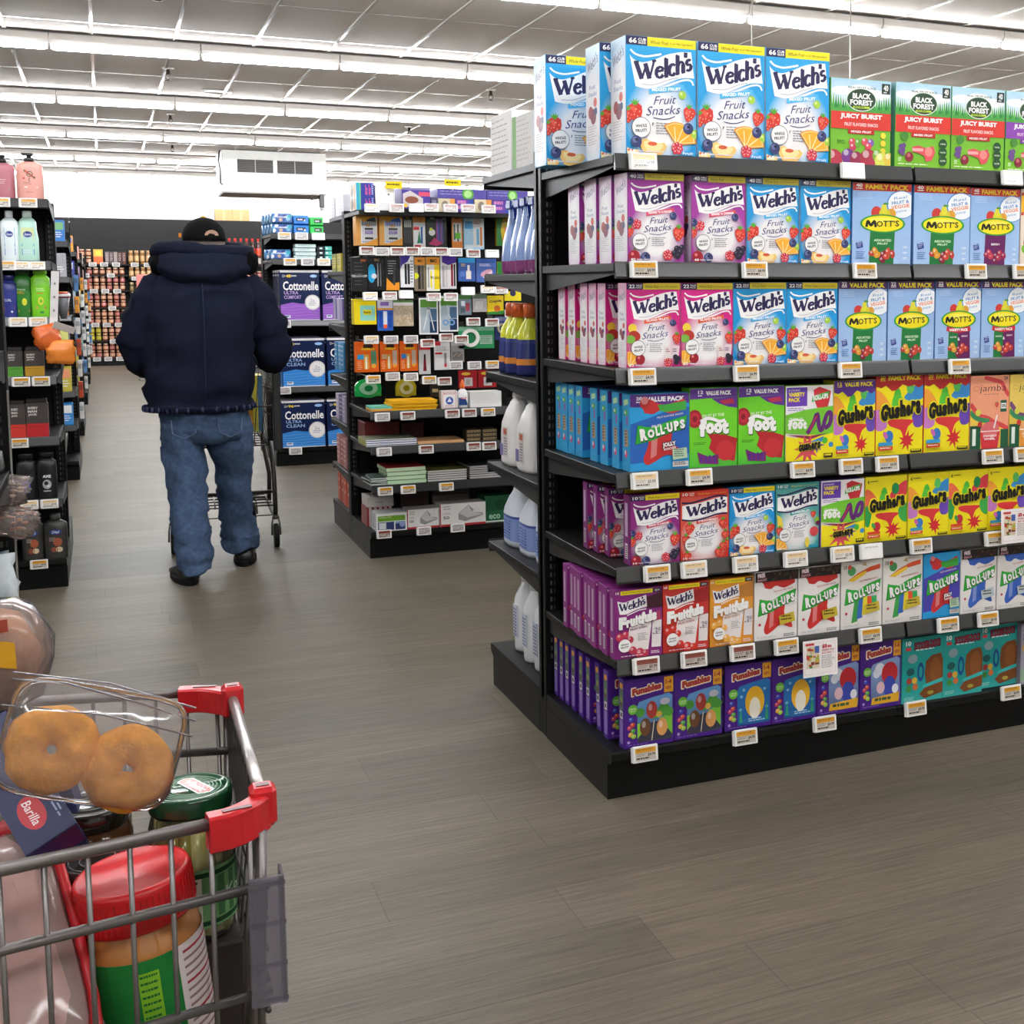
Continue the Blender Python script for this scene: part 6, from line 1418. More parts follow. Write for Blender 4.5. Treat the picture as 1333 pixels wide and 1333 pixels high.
for k, (x, zq) in enumerate(((.183, 1.905 - .02), (.488, 1.905))):
 m = MB(); m.box(-.043, 0, 0, .043, .001, .035, '#f2d42a'); A = Art(.086, .035); A.lines(.1, .3, .9, .7, 1, '#6a5a1a', .6); A.put(m, lambda u, v, e: (-.043 + .086 * u, -.0002 - e, .035 * v)); m.box(-.003, .001, -.11 if k == 0 else -.02, .003, .003, .0, '#d8d6d2')
 o = m.build('shelf_flag_sign', 'paper', loc=(x, 3.47, zq)); tag(o, 'yellow price flag standing on the top row, %s of two' % ('left' if k == 0 else 'right'), 'sign', 'yellow price flags')
# labels
def tagl(pts, y, where, kinds, of='price labels on the stationery unit'):
 for k, (x, z) in enumerate(pts): esl(x, y, z, kinds[k % len(kinds)], where, of, .98)
tagl([(.062, 1.780), (.185, 1.783), (.286, 1.786), (.364, 1.790), (.463, 1.790), (.556, 1.791), (.665, 1.789)], 3.425, 'in the top label row of the stationery', ['pale', 'brown', 'glare', 'brown', 'brown', 'brown', 'brown'])
tagl([(.053, 1.569), (.130, 1.566), (.209, 1.568), (.286, 1.569), (.364, 1.569), (.439, 1.569), (.515, 1.567), (.612, 1.561), (.715, 1.561)], 3.545, 'in the second label row of the stationery', ['brown', 'grey', 'brown', 'brown', 'grey', 'brown', 'grey', 'brown', 'glare'])
tagl([(.065, 1.336), (.165, 1.338), (.250, 1.345), (.395, 1.331), (.487, 1.331), (.580, 1.362), (.687, 1.372), (.762, 1.368)], 3.545, 'in the third label row of the stationery', ['pale', 'brown', 'glare', 'brown', 'brown', 'glare', 'pale', 'brown'])
tagl([(.606, 1.199), (.709, 1.193), (.819, 1.241)], 3.545, 'above the tape packs', ['brown', 'brown', 'grey'])
tagl([(.065, 1.112), (.166, 1.110), (.270, 1.110), (.358, 1.089), (.458, 1.117), (.540, 1.106)], 3.545, 'above the glue cards', ['pale', 'grey', 'grey', 'brown', 'brown', 'brown'])
tagl([(.070, .906), (.171, .918), (.266, .913), (.363, .894), (.444, .885), (.506, .968), (.608, .965), (.707, .967)], 3.545, 'below the glue cards', ['orange', 'grey', 'grey', 'orange', 'brown', 'grey', 'grey', 'orange'])
tagl([(.063, .733), (.191, .734), (.420, .735), (.509, .736), (.609, .736)], 3.294, 'on the upper tray rail', ['grey', 'brown', 'brown', 'brown', 'orange'])
tagl([(.068, .557), (.281, .558), (.529, .560), (.612, .558)], 3.294, 'on the middle tray rail', ['grey', 'brown', 'brown', 'brown'])
tagl([(.069, .356), (.185, .357), (.382, .358)], 3.294, 'on the low tray rail', ['orange', 'orange', 'orange'])
tagl([(.066, .128), (.270, .128), (.448, .130)], 3.337, 'on the stationery bottom deck', ['brown', 'grey', 'grey'])
# goods seen at the walkway end of the back side
BS = 'goods on the far side of the stationery unit'
BLV = [1.47, 1.17, .88, .62, .36]
def endbox(name, z, h, cols, lab, n, w=.07, d=.14, x=.02, y1=4.44, art=None):
 for k in range(n):
  m = MB(); m.box(0, -d, 0, w, 0, h, cols[k % len(cols)], ch=.001)
  A = Art(d, h); (art or (lambda A: A.lines(.1, .1, .9, .9, 5, '#e8e4ea', .3)))(A); A.put(m, lambda u, v, e: (-.0002 - e, -u * d, v * h))
  o = m.build(name, 'card', loc=(x + .003 * (k % 2), y1 - (d + .006) * k, z)); tag(o, lab % ORD[k + 1], 'box', BS)
endbox('tissue_box', 1.7735, .115, ['#d4d2da', '#e2e0e6'], 'pale carton on the far top edge, %s from the walkway', 3, .10)
endbox('remedy_box', BLV[0] + .001, .10, ['#8a8a2a', '#c8b82e'], 'yellow-green carton on the far upper shelf, %s from the walkway', 2, art=lambda A: (A.rect(.1, .2, .9, .8, '#d8d03a'), A.lines(.2, .3, .8, .7, 3, '#4a4a6a')))
endbox('remedy_box', BLV[1] + .03, .12, ['#7a6ab0', '#c0b4dc'], 'violet striped carton on the far second shelf, %s from the walkway', 3, d=.1, art=lambda A: [A.rect(.1 + .2 * i, 0, .2 + .2 * i, 1, '#d8d0e8') for i in range(4)])
endbox('remedy_box', BLV[2] + .03, .16, ['#3a8ac0', '#5aa8d8'], 'blue carton on the far third shelf, %s from the walkway', 3, d=.1)
endbox('remedy_box', BLV[3] + .001, .15, ['#b8b0c8', '#5a5080'], 'white and violet carton on the far fourth shelf, %s from the walkway', 3, d=.1)
endbox('remedy_box', BLV[4] + .001, .17, ['#c88a84', '#b86a5a'], 'pink carton on the far fifth shelf, %s from the walkway', 3, d=.1)
endbox('game_box', .1412, .17, ['#c8402a', '#b83424', '#d84a30'], 'red carton on the far base deck, %s from the walkway', 4, d=.09, art=lambda A: (A.rect(0, 0, .06, 1, '#e8c89a'), A.lines(.3, .2, .7, .8, 2, '#e8c0a0', .3)))
# ================================================================ bathroom tissue unit (third row)
TX, TY3 = -.02, 7.035
TL = [1.785, 1.590, 1.122, .612]
gondola((TX, TY3, 0), 1, HALF, 1.80, TL, [1.4, 1.0, .6], [.615] * 4, [.58] * 3, 'black shelving unit of bathroom tissue packs, third along the walkway')
def tissue(key, wavec, wavel, line1, line2, n48, w, h, d):
 m = MB(); m.box(-w / 2, 0, 0, w / 2, d, h, {'*': '#1f2a5a', 't': '#e6e4e6'}, ch=.012)
 A = Art(w, h); A.grad(0, 0, 1, 1, '#16244e', '#1a2448'); A.rect(0, .955, 1, 1, '#e4e0e0')
 A.poly([(0, .0), (1, 0), (1, .34), (.8, .36), (.55, .33), (.3, .36), (0, .31)], wavec)
 for k in range(5): A.stroke(wave(0, 1, lambda u, k=k: .05 + .055 * k + .012 * math.sin(u * 9 + k), 12), .008, wavel)
 A.text('12=', .06, .86, .14, .91, '#d8d4d8', bold=.01); A.text(n48, .15, .855, .28, .915, '#f0d43a', bold=.03); A.lines(.29, .87, .45, .9, 1, '#d8d4d8', .8); A.ell(.86, .885, .09, '#9ac4ea', rv=.03)
 A.text('Cottonelle', .07, .60, .98, .78, '#f4f2f2', bold=.02); A.text(line1, .09, .52, .46, .585, mixc(wavec, '#ffffff', .25), bold=.02); A.text(line2, .09, .43, .53, .50, mixc(wavec, '#ffffff', .25), bold=.02)
 A.ell(.82, .36, .20, '#cfcaca', n=28); A.ell(.82, .36, .175, '#eeecea', n=28); A.text('2x', .76, .37, .88, .43, '#8a8aa0', bold=.0); A.lines(.72, .28, .92, .35, 2, '#9a9ab0', .4)
 A.rect(.09, .05, .24, .11, '#dfe6ee'); A.lines(.11, .06, .22, .10, 1, '#2a3a70', .6); A.rect(0, 0, 1, .02, '#d8d8de')
 A.put(m, lambda u, v, e: (-w / 2 + .006 + u * (w - .012), -.0002 - e, .004 + v * (h - .008)))
 S = Art(d, h); S.grad(0, 0, 1, 1, '#16244e', '#1a2448'); S.rect(0, 0, 1, .3, wavec); S.rect(0, .955, 1, 1, '#e4e0e0'); S.lines(.1, .85, .9, .92, 1, '#d8d4d8', .5)
 S.put(m, lambda u, v, e: (-w / 2 - .0002 - e, d - .01 - u * (d - .02), .004 + v * (h - .008)))
 return m.mesh(key, 'film')
TP = 'bathroom tissue packs'
MC = tissue('tissue_pack_violet', '#9a62c4', '#b88ad8', 'ULTRA', 'COMFORT', '48', .300, .392, .13)
MB1 = tissue('tissue_pack_blue', '#3a86d4', '#6aaae8', 'ULTRA', 'CLEAN', '48', .325, .380, .13)
MB2 = tissue('tissue_pack_blue_large', '#3a86d4', '#6aaae8', 'ULTRA', 'CLEAN', '96', .330, .372, .13)
for me, x0, w, z, lab in ((MC, .035, .300, TL[2] + .001, 'navy and violet tissue pack'), (MB1, .036, .325, TL[3] + .001, 'navy and blue tissue pack on the middle shelf'), (MB2, .018, .330, .1412, 'navy and blue tissue pack on the base deck')):
 for k in range(3):
  tag(inst('tissue_pack', me, (x0 + w / 2 - .0 * k, 7.0 + .137 * k, z)), lab + (', front one' if k == 0 else ', %s behind the front one' % ORD[k]), 'tissue pack', TP)
 if me is MC:
  for k in range(2): tag(inst('tissue_pack', me, (x0 + w * 1.5 + .012, 7.0 + .137 * k, z)), lab + ' at right, cut by the stationery unit, ' + ('front' if k == 0 else 'rear'), 'tissue pack', TP)
 else: tag(inst('tissue_pack', me, (x0 + w * 1.5 + .012, 7.005, z)), lab + ', right of the front one', 'tissue pack', TP)
def wipes(key, w, h, d, art, col):
 m = MB(); n = 20; rings = []
 for j in range(7):
  t = -1 + 2 * j / 6; q = (1 - abs(t) ** 4) ** .5 * .5 + .5
  rings.append([(math.copysign(abs(math.cos(a)) ** .35, math.cos(a)) * w / 2 * (q * .06 + .94), d / 2 + math.copysign(abs(math.sin(a)) ** .35, math.sin(a)) * d / 2 * q, h / 2 + h / 2 * t) for a in [2 * PI * i / n for i in range(n)]])
 m.loft(rings, col); A = Art(w * .9, h * .8); art(A)
 A.put(m, lambda u, v, e: ((u - .5) * w * .9, -.002 - e, h * .1 + v * h * .8)); return m.mesh(key, 'film')
def wpat(A):
 A.rect(0, 0, 1, 1, '#3f62a8'); r = random.Random(8)
 for i in range(9): A.ell(r.random(), r.random(), .12, r.choice(('#e6eaf4', '#2a3a80', '#3aa8b8', '#7ab8d8')), rv=.2, rot=r.random() * 90, n=10)
 A.ell(.42, .3, .1, '#c8a888', rv=.2); A.text('Cottonelle', .2, .55, .75, .8, '#f2f2f6', bold=.02)
WP = wipes('wipes_pattern', .155, .078, .12, wpat, '#4a86b8')
WBm = wipes('wipes_blue', .118, .072, .12, lambda A: (A.rect(0, 0, 1, 1, '#2f86e0'), A.rect(.15, .3, .8, .75, '#2a3448'), A.text('dude', .25, .42, .6, .65, '#d8dce8', bold=.04), A.poly([(.66, .3), (.74, .6), (.82, .3)], '#e0e6ee')), '#2f86e0')
WG = wipes('wipes_green', .105, .066, .12, lambda A: (A.rect(0, 0, 1, 1, '#3ad05a'), A.rect(.3, .25, .9, .8, '#2a4a3a'), A.text('dude', .38, .4, .7, .65, '#d8e8d8', bold=.04)), '#3ad05a')
WM = wipes('wipes_mint', .165, .030, .12, lambda A: (A.rect(0, 0, 1, 1, '#d4e6e4'), A.lines(.1, .2, .9, .8, 2, '#a9c8cc', .4)), '#d2e4e2')
WD = wipes('wipes_dark', .055, .035, .10, lambda A: (A.rect(0, 0, 1, 1, '#2a3034'), A.rect(.3, .3, .7, .75, '#c8dcd8')), '#3a4a4a')
WT = wipes('wipes_teal', .055, .035, .10, lambda A: (A.rect(0, 0, 1, 1, '#5ac0b4'), A.rect(.1, .3, .4, .75, '#e8f0ee')), '#5ac0b4')
WGp = 'wipes packs'
for k in range(2): tag(inst('wipes_pack', WP, (.070, 7.0, TL[0] + .001 + .0785 * k)), 'patterned blue wipes pack, %s of the front pair on top' % ('lower' if k == 0 else 'upper'), 'wipes pack', WGp)
for k in range(2):
 for j in range(3): tag(inst('wipes_pack', WP, (.062 - .008 * j, 7.125 + .125 * j, TL[0] + .001 + .0785 * k)), 'patterned blue wipes pack, %s %s behind the front pair' % (ORD[j + 1], 'low' if k == 0 else 'high'), 'wipes pack', WGp)
for k in range(2): tag(inst('wipes_pack', WBm, (.209, 7.0, TL[0] + .001 + .0725 * k)), 'bright blue wipes pack, %s of two' % ('lower' if k == 0 else 'upper'), 'wipes pack', WGp)
for k in range(2): tag(inst('wipes_pack', WG, (.324, 7.0, TL[0] + .001 + .0665 * k)), 'bright green wipes pack, %s of two' % ('lower' if k == 0 else 'upper'), 'wipes pack', WGp)
for j in range(2): tag(inst('wipes_pack', WP, (.052 - .02 * j, 7.0 + .13 * j, TL[1] + .001)), 'patterned blue wipes pack on the second shelf, %s' % ('front' if j == 0 else 'rear'), 'wipes pack', WGp)
for k in range(4): tag(inst('wipes_pack', WM, (.232 + .004 * (k % 2), 7.0, TL[1] + .001 + .0303 * k)), 'pale mint wipes pack %s from the bottom of its stack' % ORD[k + 1], 'wipes pack', WGp)
for k in range(3):
 tag(inst('wipes_pack', WD, (.350, 7.0, TL[1] + .001 + .0353 * k)), 'small dark wipes pack %s from the bottom' % ORD[k + 1], 'wipes pack', WGp)
 tag(inst('wipes_pack', WT, (.407, 7.0, TL[1] + .001 + .0353 * k)), 'small teal wipes pack %s from the bottom' % ORD[k + 1], 'wipes pack', WGp)
PR = 'price labels on the tissue unit'
for x, z, k, wh in ((.080, 1.768, 'orange', 'on the tissue unit top rail'), (.205, 1.768, 'grey', 'on the tissue unit top rail'), (.330, 1.768, 'glare', 'on the tissue unit top rail'), (.115, 1.573, 'orange', 'on the tissue unit second rail'), (.245, 1.573, 'grey', 'on the tissue unit second rail'), (.365, 1.573, 'pale', 'on the tissue unit second rail'), (.06, 1.10, 'grey', 'under the violet tissue pack'), (.045, .592, 'grey', 'under the middle tissue pack'), (.118, .118, 'grey', 'on the tissue unit base')):
 esl(x, 6.965 if z > .2 else 7.0, z, k, wh, PR, 1.25)
# ================================================================ back wall shelving with jars
BY = 21.30
e = empty('wall_shelving', (-1.68, BY, 0)); tag(e, 'long black wall shelving full of small brown jars across the back', 'shelving')
BZ = [1.78, 1.59, 1.32, 1.02, .73, .44]
m = MB(); m.box(0, .50, 0, 3.66, .545, 2.05, '#1c1b1b'); m.build('back_panel', 'shelf_metal', e)
m = MB(); m.box(0, .02, 0, 3.66, .49, .10, BLK2); m.build('kick_plate', 'shelf_metal', e)
m = MB(); m.box(0, 0, .10, 3.66, .49, .14, '#232322'); m.build('base_deck', 'shelf_metal', e)
for i in range(4):
 m = MB(); m.box(i * .914 + (0 if i < 1 else -.02), .46, .14, i * .914 + .03, .50, 2.05, BLK2); m.build('upright', 'shelf_metal', e)
for z in BZ:
 for i in range(4):
  dz = .0 if i == 0 or z > 1.7 else -.05
  m = MB(); m.box(i * .914 + .004, .0, z - .025 + dz, (i + 1) * .914 - .004, .46, z + dz, '#1e1d1d', ch=.002); m.build('shelf', 'shelf_metal', e)
def jar(lid, gl, band, h, r):
 m = MB(); m.lathe([(r * .92, 0, gl), (r, .006, gl), (r, h * .22, band), (r, h * .62, gl), (r * .95, h * .72, gl), (r * .78, h * .82, lid), (r * .84, h * .83, lid), (r * .84, h * .98, lid), (r * .8, h, lid)], n=12, col=gl); return m.mesh('sauce_jar', 'gloss')
JK = [jar('#e0c4a4', '#7a3a28', '#c89878', .125, .043), jar('#d8b898', '#8a4230', '#d0a080', .125, .043), jar('#c8a080', '#7a2a24', '#b8706a', .125, .043), jar('#d8c83a', '#8a7a2a', '#c8b83a', .125, .043), jar('#d0a878', '#9a6a3a', '#d8b078', .19, .04), jar('#c8b088', '#5a4428', '#8a7448', .19, .04)]
JG = 'brown jars on the back wall shelving'
levels = [(1.78, 'top'), (1.59, 'second'), (1.32, 'third'), (1.02, 'fourth'), (.73, 'fifth'), (.44, 'sixth'), (.14, 'bottom')]
rj = random.Random(21)
for li, (z, nm) in enumerate(levels):
 nst = 1 if li == 1 else 2
 for c in range(8):
  if li == 0 and 3 <= c: continue
  for s in range(nst):
   k = 3 if (li >= 5 and c < (4 if li == 5 else 2)) else (2 if rj.random() < .25 else rj.randint(0, 1))
   o = inst('sauce_jar', JK[k], (-1.60 + .104 * c, BY + .06, z + .001 + .126 * s)); tag(o, '%s jar, column %s, %s on the %s back wall shelf' % ('yellow banded' if k == 3 else 'red brown', ORD[c + 1], ('lower' if s == 0 else 'upper') if nst == 2 else 'single', nm), 'jar', JG)
 for c in range(6):
  if li == 0:
   o = inst('sauce_jar', JK[4], (-.72 + .095 * c, BY + .06, z + .001)); lb = 'tall tan jar %s in the right run of the top back wall shelf' % ORD[c + 1]; o.scale = (1, 1, 1.25 if c < 4 else .95)
  else:
   o = inst('sauce_jar', JK[(4, 5, 0, 1, 4, 0)[li - 1] if c % 3 else 5 if li > 1 else 4], (-.72 + .095 * c, BY + .06, z - .05 + .001 if z > .2 else z + .001)); lb = 'jar %s in the right run of the %s back wall shelf' % (ORD[c + 1], nm)
  tag(o, lb, 'jar', JG)
def small(name, x, z, w, h, d, col, lab, cat, art=None, y=BY + .03, grp=None):
 m = MB(); m.box(-w / 2, 0, 0, w / 2, d, h, col, ch=.002)
 if art: A = Art(w, h); art(A); A.put(m, lambda u, v, e: (-w / 2 + u * w, -.0003 - 3 * e, v * h))
 o = m.build(name, 'card', loc=(x, y, z)); tag(o, lab, cat, grp); return o
WS = 'small packs on the top back wall shelf'
small('sauce_packet', -1.24, 1.781, .15, .25, .08, '#e8b84a', 'yellow and orange pack among the jars on the top back shelf', 'pack', lambda A: (A.rect(0, 0, 1, .5, '#e0703a'), A.rect(.2, .6, .8, .9, '#f2d84a')), grp=WS)
for k in range(5): small('seasoning_box', -1.10 + .068 * k, 1.781, .06, .21, .06, ('#8a7a80', '#6a5a60', '#9a8a88', '#5a3a34', '#6a3a30')[k], 'narrow grey brown box %s beside the yellow pack on the top back shelf' % ORD[k + 1], 'box', lambda A: A.lines(.15, .2, .85, .85, 5, '#c8b8b4', .4), grp=WS)
small('display_card', -.50, 1.33, .29, .27, .02, '#e88a80', 'salmon pink display card on the back wall shelving', 'sign', lambda A: (A.rect(.4, .35, .95, .9, '#f2d8d4'), A.rect(.25, .1, .8, .3, '#3a2a2a')), y=BY - .025)
JB = None
for k in range(6):
 lab = 'dark juice bottle with red cap, %s from left on the top back shelf' % ORD[k + 1]; loc = (.93 + .10 * k, BY + .07, 1.782)
 if JB is None: JB = bottle('juice_bottle', lab, 'bottle', loc, [('body', lambda m: m.lathe([(.043, 0, '#6a3a30'), (.045, .02, '#b8b0ac'), (.045, .12, '#6a3a30'), (.045, .17, '#e0502e'), (.045, .27, '#d8402e'), (.045, .30, '#4a2422'), (.03, .38, '#4a2422'), (.018, .43, '#4a2422')], n=12), 'gloss'), ('cap', lambda m: m.lathe([(.021, .42), (.021, .47), (.018, .475)], n=10, col='#d8302c'), 'plastic')], 'juice bottles on the back wall shelving')
 else: tag(copy_thing(JB, loc), lab, 'bottle', 'juice bottles on the back wall shelving')
for k in range(6):
 o = inst('sauce_jar', JK[2], (.93 + .10 * k, BY + .06, 1.541)); tag(o, 'red jar %s below the juice bottles' % ORD[k + 1], 'jar', JG)
BPL = 'tiny price labels on the back wall shelving'
for li, (z, nm) in enumerate(levels):
 for k, x in enumerate(((-1.33, -1.15, -.96) if li % 2 == 0 else (-1.45, -1.05)) + ((-.66, -.45) if li < 4 else ())):
  zz = (z - .012 if z > .2 else .12) - (.05 if x > -.76 and z < 1.7 and z > .2 else 0)
  esl(x, BY - .004, zz, 'grey', 'on the %s back wall rail' % nm, BPL, 1.6, tilt=0)
# cardboard boxes on the ledge
for k in range(2):
 m = MB(); m.box(0, 0, 0, .30, .22, .21, '#c39a6a', ch=.004); m.box(.13, -.001, 0, .17, .0, .21, '#d0aa7c')
 o = m.build('cardboard_box', 'card', loc=(.75 + .302 * k, YW1 - .26, 2.601)); tag(o, '%s brown cardboard box on the dark ledge above the back shelves' % ('left' if k == 0 else 'right'), 'box', 'cardboard boxes on the ledge')
# crumpled white bag on the floor
m = MB(); rings = []
for j in range(7):
 q = (.9, 1, .95, .85, .8, .6, .2)[j]
 rings.append([((.13 + .03 * math.sin(3 * a + j * 1.7)) * q * math.cos(a), (.11 + .03 * math.sin(5 * a + j)) * q * math.sin(a), .06 * j) for a in [2 * PI * i / 16 for i in range(16)]])
m.loft(rings, '#b8b4ae'); wrinkle(m, 0, .03, 12, 2); wrinkle(m, 0, .012, 30, 5); m.v = [(p[0], p[1], max(p[2], 0)) for p in m.v]; o = m.build('paper_sack', 'paper', loc=(-.69, 17.2, 0)); o.scale = (.55, .6, .6); tag(o, 'crumpled white sack on the floor in front of the back shelves', 'bag')
# ================================================================ left-hand shelving
LXE = -1.39
LNAME = ['black shelving end nearest the camera at the left edge', 'black shelving unit of shampoo and body wash on the left', 'black shelving unit on the left behind the body wash unit', 'black shelving unit on the left, second behind the body wash unit', 'black shelving unit on the left, third behind the body wash unit', 'farthest black shelving unit along the left of the walkway']
LLV = [1.772, 1.497, 1.247, .982, .707, .422]
gondola((LXE - 2 * SEC, -.465, 0), 2, HALF, 1.79, LLV, [], [.4] * 6, [], LNAME[0], back_base=False)
m = MB(); m.box(-.0, -.006, .30, .0035, .006, 1.16, '#a8a29c', ch=.001); m.build('edge_strip', 'steel', [o for o in bpy.data.objects if o.name.startswith('gondola_shelving')][-1], loc=(2 * SEC + .0005, HALF - .05, 0))
for k, yy in enumerate((3.34, 6.92, 9.90, 13.35, 16.8)):
 gondola((LXE - 2 * SEC - .004 * k, yy, 0), 2, HALF, 1.79, LLV if k == 0 else [1.70, 1.45, 1.18, .9, .64, .40], [1.47, 1.0, .6], [.615] * 6, [.58] * 3, LNAME[k + 1])
HB = 'toiletries on the left shelving'
LZ = [z + .001 for z in LLV] + [.1412]
FYL = 3.31
def bot(key, w, h, d, body, neck, capc, labc, pump=False, capb=False, art=None, sho=.82, taper=1.):
 """flat oval bottle: body and cap"""
 def b(m):
  prof = [(.96, 0), (1, .012), (1, .45), (taper, .62), (taper * .97, sho - .06), (.62, sho), (.36, sho + .03)]
  m.loft([[(w / 2 * q * math.copysign(abs(math.cos(a)) ** .7, math.cos(a)), d / 2 * min(q * 1.05, 1) * math.copysign(abs(math.sin(a)) ** .7, math.sin(a)), h * z) for a in [2 * PI * i / 20 for i in range(20)]] for q, z in prof], body)
  A = Art(w * .72, h * .6); art(A)
  A.put(m, lambda u, v, e: ((u - .5) * w * .72, -d / 2 - .0006 - e + .25 * d * abs((u - .5) * .72 * 2) ** 3, h * .08 + v * h * .6))
 def c(m):
  if pump:
   m.lathe([(w * .2, h * (sho + .02)), (w * .2, h * .90), (w * .1, h * .91), (w * .1, h * .95)], n=12, col=capc); m.box(-w * .28, -.016, h * .945, w * .16, .016, h, capc, ch=.003)
  elif capb: m.loft([[(w * .36 * s * math.cos(a), d * .36 * s * math.sin(a), z) for a in [2 * PI * i / 16 for i in range(16)]] for s, z in ((1, h * (sho + .02)), (1, h * .985), (.9, h))], capc)
  else: m.lathe([(w * .22, h * (sho + .02)), (w * .22, h * .985), (w * .19, h)], n=14, col=capc)
 return [('body', b, 'plastic'), ('pump' if pump else 'cap', c, 'plastic')]
def floral(A): A.rect(.05, .05, .95, .95, '#e8a090'); A.ell(.5, .78, .16, '#3a3a34'); A.ell(.5, .78, .12, '#e8b0a0'); [A.ell(.2 + .6 * ((i * 37) % 10) / 10, .62 + .3 * ((i * 53) % 10) / 10, .06, ('#d85a4a', '#5a6a4a')[i % 2]) for i in range(9)]; A.stroke([(.5, .65), (.45, .55), (.52, .5)], .04, '#4a4a3a'); A.lines(.15, .38, .6, .48, 2, '#a85a50', .3); A.rect(.2, .28, .9, .34, '#f2dcd6'); A.lines(.3, .1, .7, .14, 1, '#b86a60', .5)
bottle('shampoo_bottle', 'large peach pink bottle with black pump on the top left shelf', 'bottle', (-1.464, FYL + .03, LZ[0]), bot('a', .108, .205, .06, '#eaa79a', '', '#2a2826', '', pump=True, art=floral, sho=.80), HB)
bottle('shampoo_bottle', 'darker pink bottle with black pump beside the peach one', 'bottle', (-1.573, FYL + .04, LZ[0]), bot('a', .098, .195, .06, '#b8707a', '', '#2a2826', '', pump=True, art=lambda A: (A.rect(0, 0, 1, 1, '#c08088'), A.rect(.1, .18, .9, .26, '#7ab86a'), A.lines(.1, .4, .8, .6, 3, '#e8c8c8', .3)), sho=.80), HB)
def suave(c1, c2):
 def f(A): A.rect(.1, .06, .9, .98, c2); A.ell(.5, .76, .28, '#2a3f90', rv=.10); A.text('Suave', .3, .72, .72, .80, '#e8eaf2', shear=.2, bold=.02); A.rect(.1, .08, .9, .28, '#2f80c0'); A.lines(.15, .12, .85, .24, 2, '#e0eaf4', .4); A.rect(.1, .36, .9, .46, '#5aa0d0')
 return f
bottle('conditioner_bottle', 'white bottle with blue label on the second left shelf', 'bottle', (-1.556, FYL + .03, LZ[1]), bot('b', .074, .225, .045, '#e6eef0', '', '#e2e8ea', '', art=suave('#fff', '#8ab8e0'), sho=.84), HB)
bottle('conditioner_bottle', 'mint green bottle with blue label on the second left shelf', 'bottle', (-1.484, FYL + .03, LZ[1]), bot('b', .086, .226, .05, '#b8e0d0', '', '#cfe0d8', '', art=suave('#fff', '#d8e0a8'), sho=.84, taper=.86), HB)
bottle('shampoo_bottle', 'navy blue bottle with a red band on the third left shelf', 'bottle', (-1.570, FYL + .03, LZ[2]), bot('c', .062, .19, .045, '#2a3480', '', '#242c6a', '', capb=True, art=lambda A: (A.text('CURL', .1, .5, .7, .6, '#d8dcf0', bold=.02), A.rect(.05, .18, .95, .32, '#d8604a'), A.ell(.7, .1, .1, '#e8e8ee')), sho=.86), HB)
bottle('shampoo_bottle', 'dark green bottle with yellow emblem on the third left shelf', 'bottle', (-1.516, FYL + .045, LZ[2]), bot('d', .078, .212, .045, '#2f7a28', '', '#2a5a28', '', capb=True, art=lambda A: (A.text('fructis', .1, .82, .7, .9, '#d8f0c8', bold=.01), A.lines(.1, .68, .7, .78, 2, '#c89a3a', .5), A.ell(.6, .42, .18, '#d8d83a', rv=.13), A.rect(.15, .06, .95, .14, '#e08a5a')), sho=.88), HB)
bottle('shampoo_bottle', 'lime green bottle with yellow emblem on the third left shelf', 'bottle', (-1.444, FYL + .03, LZ[2]), bot('e', .078, .211, .042, '#7fd02a', '', '#86d82e', '', capb=True, art=lambda A: (A.lines(.2, .78, .8, .9, 2, '#e0f4c0', .4), A.lines(.2, .68, .8, .74, 1, '#d86a3a', .6), A.ell(.5, .45, .2, '#e8e04a', rv=.14), A.ell(.5, .45, .12, '#8ac83a', rv=.08), A.rect(.15, .18, .85, .26, '#e08a5a'), A.ell(.55, .05, .16, '#2f8a4a', rv=.04)), sho=.90), HB)
def gbox(x, w, h, z, foot_, lab, cat='box', d=.06):
 m = MB(); m.box(-w / 2, 0, 0, w / 2, d, h, '#453f3b', ch=.004); m.box(-w / 2 + .004, .004, h, w / 2 - .004, d - .004, h + .018, '#2c2826', ch=.002)
 A = Art(w, h); A.rect(0, 0, 1, 1, '#453f3b'); A.rect(0, 0, 1, .40, foot_); A.text('EVERY', .1, .82, .55, .89, '#d8d2cc', bold=.04); A.text('MAN', .1, .72, .5, .79, '#d8d2cc', bold=.04); A.text('JACK', .1, .62, .5, .69, '#d8d2cc', bold=.04); A.lines(.1, .28, .9, .33, 1, mixc(foot_, '#000000', .4), .6)
 A.put(m, lambda u, v, e: (-w / 2 + u * w, -.0002 - e, v * h))
 o = m.build('body_wash_bottle', 'plastic', loc=(x, FYL, z)); tag(o, lab, 'bottle', HB)
gbox(-1.560, .062, .115, LZ[3], '#5aa03a', 'grey brown bottle with a green foot on the fourth left shelf')
gbox(-1.482, .078, .115, LZ[3], '#c8982e', 'grey brown bottle with a mustard foot on the fourth left shelf')
gbox(-1.560, .062, .150, LZ[4], '#c83a2e', 'narrower grey brown bottle with a red foot on the fifth left shelf')
gbox(-1.482, .090, .155, LZ[4], '#b8262c', 'wider grey brown bottle with a red foot on the fifth left shelf')
def axe(cc):
 def f(A): A.text('AXE', .22, .62, .78, .72, '#e2e2e6', bold=.06); A.ell(.5, .38, .3, cc, rv=.17); A.ell(.45, .42, .14, '#1a1a1c', rv=.07); A.ell(.58, .32, .12, mixc(cc, '#ffffff', .5), rv=.05); A.rect(.25, .12, .75, .16, mixc(cc, '#ffffff', .2))
 return f
bottle('body_wash_bottle', 'black bottle with a violet swirl on the sixth left shelf', 'bottle', (-1.540, FYL + .03, LZ[5]), bot('f', .080, .21, .045, '#1d1d1f', '', '#161618', '', capb=True, art=axe('#5a56c0'), sho=.86), HB)
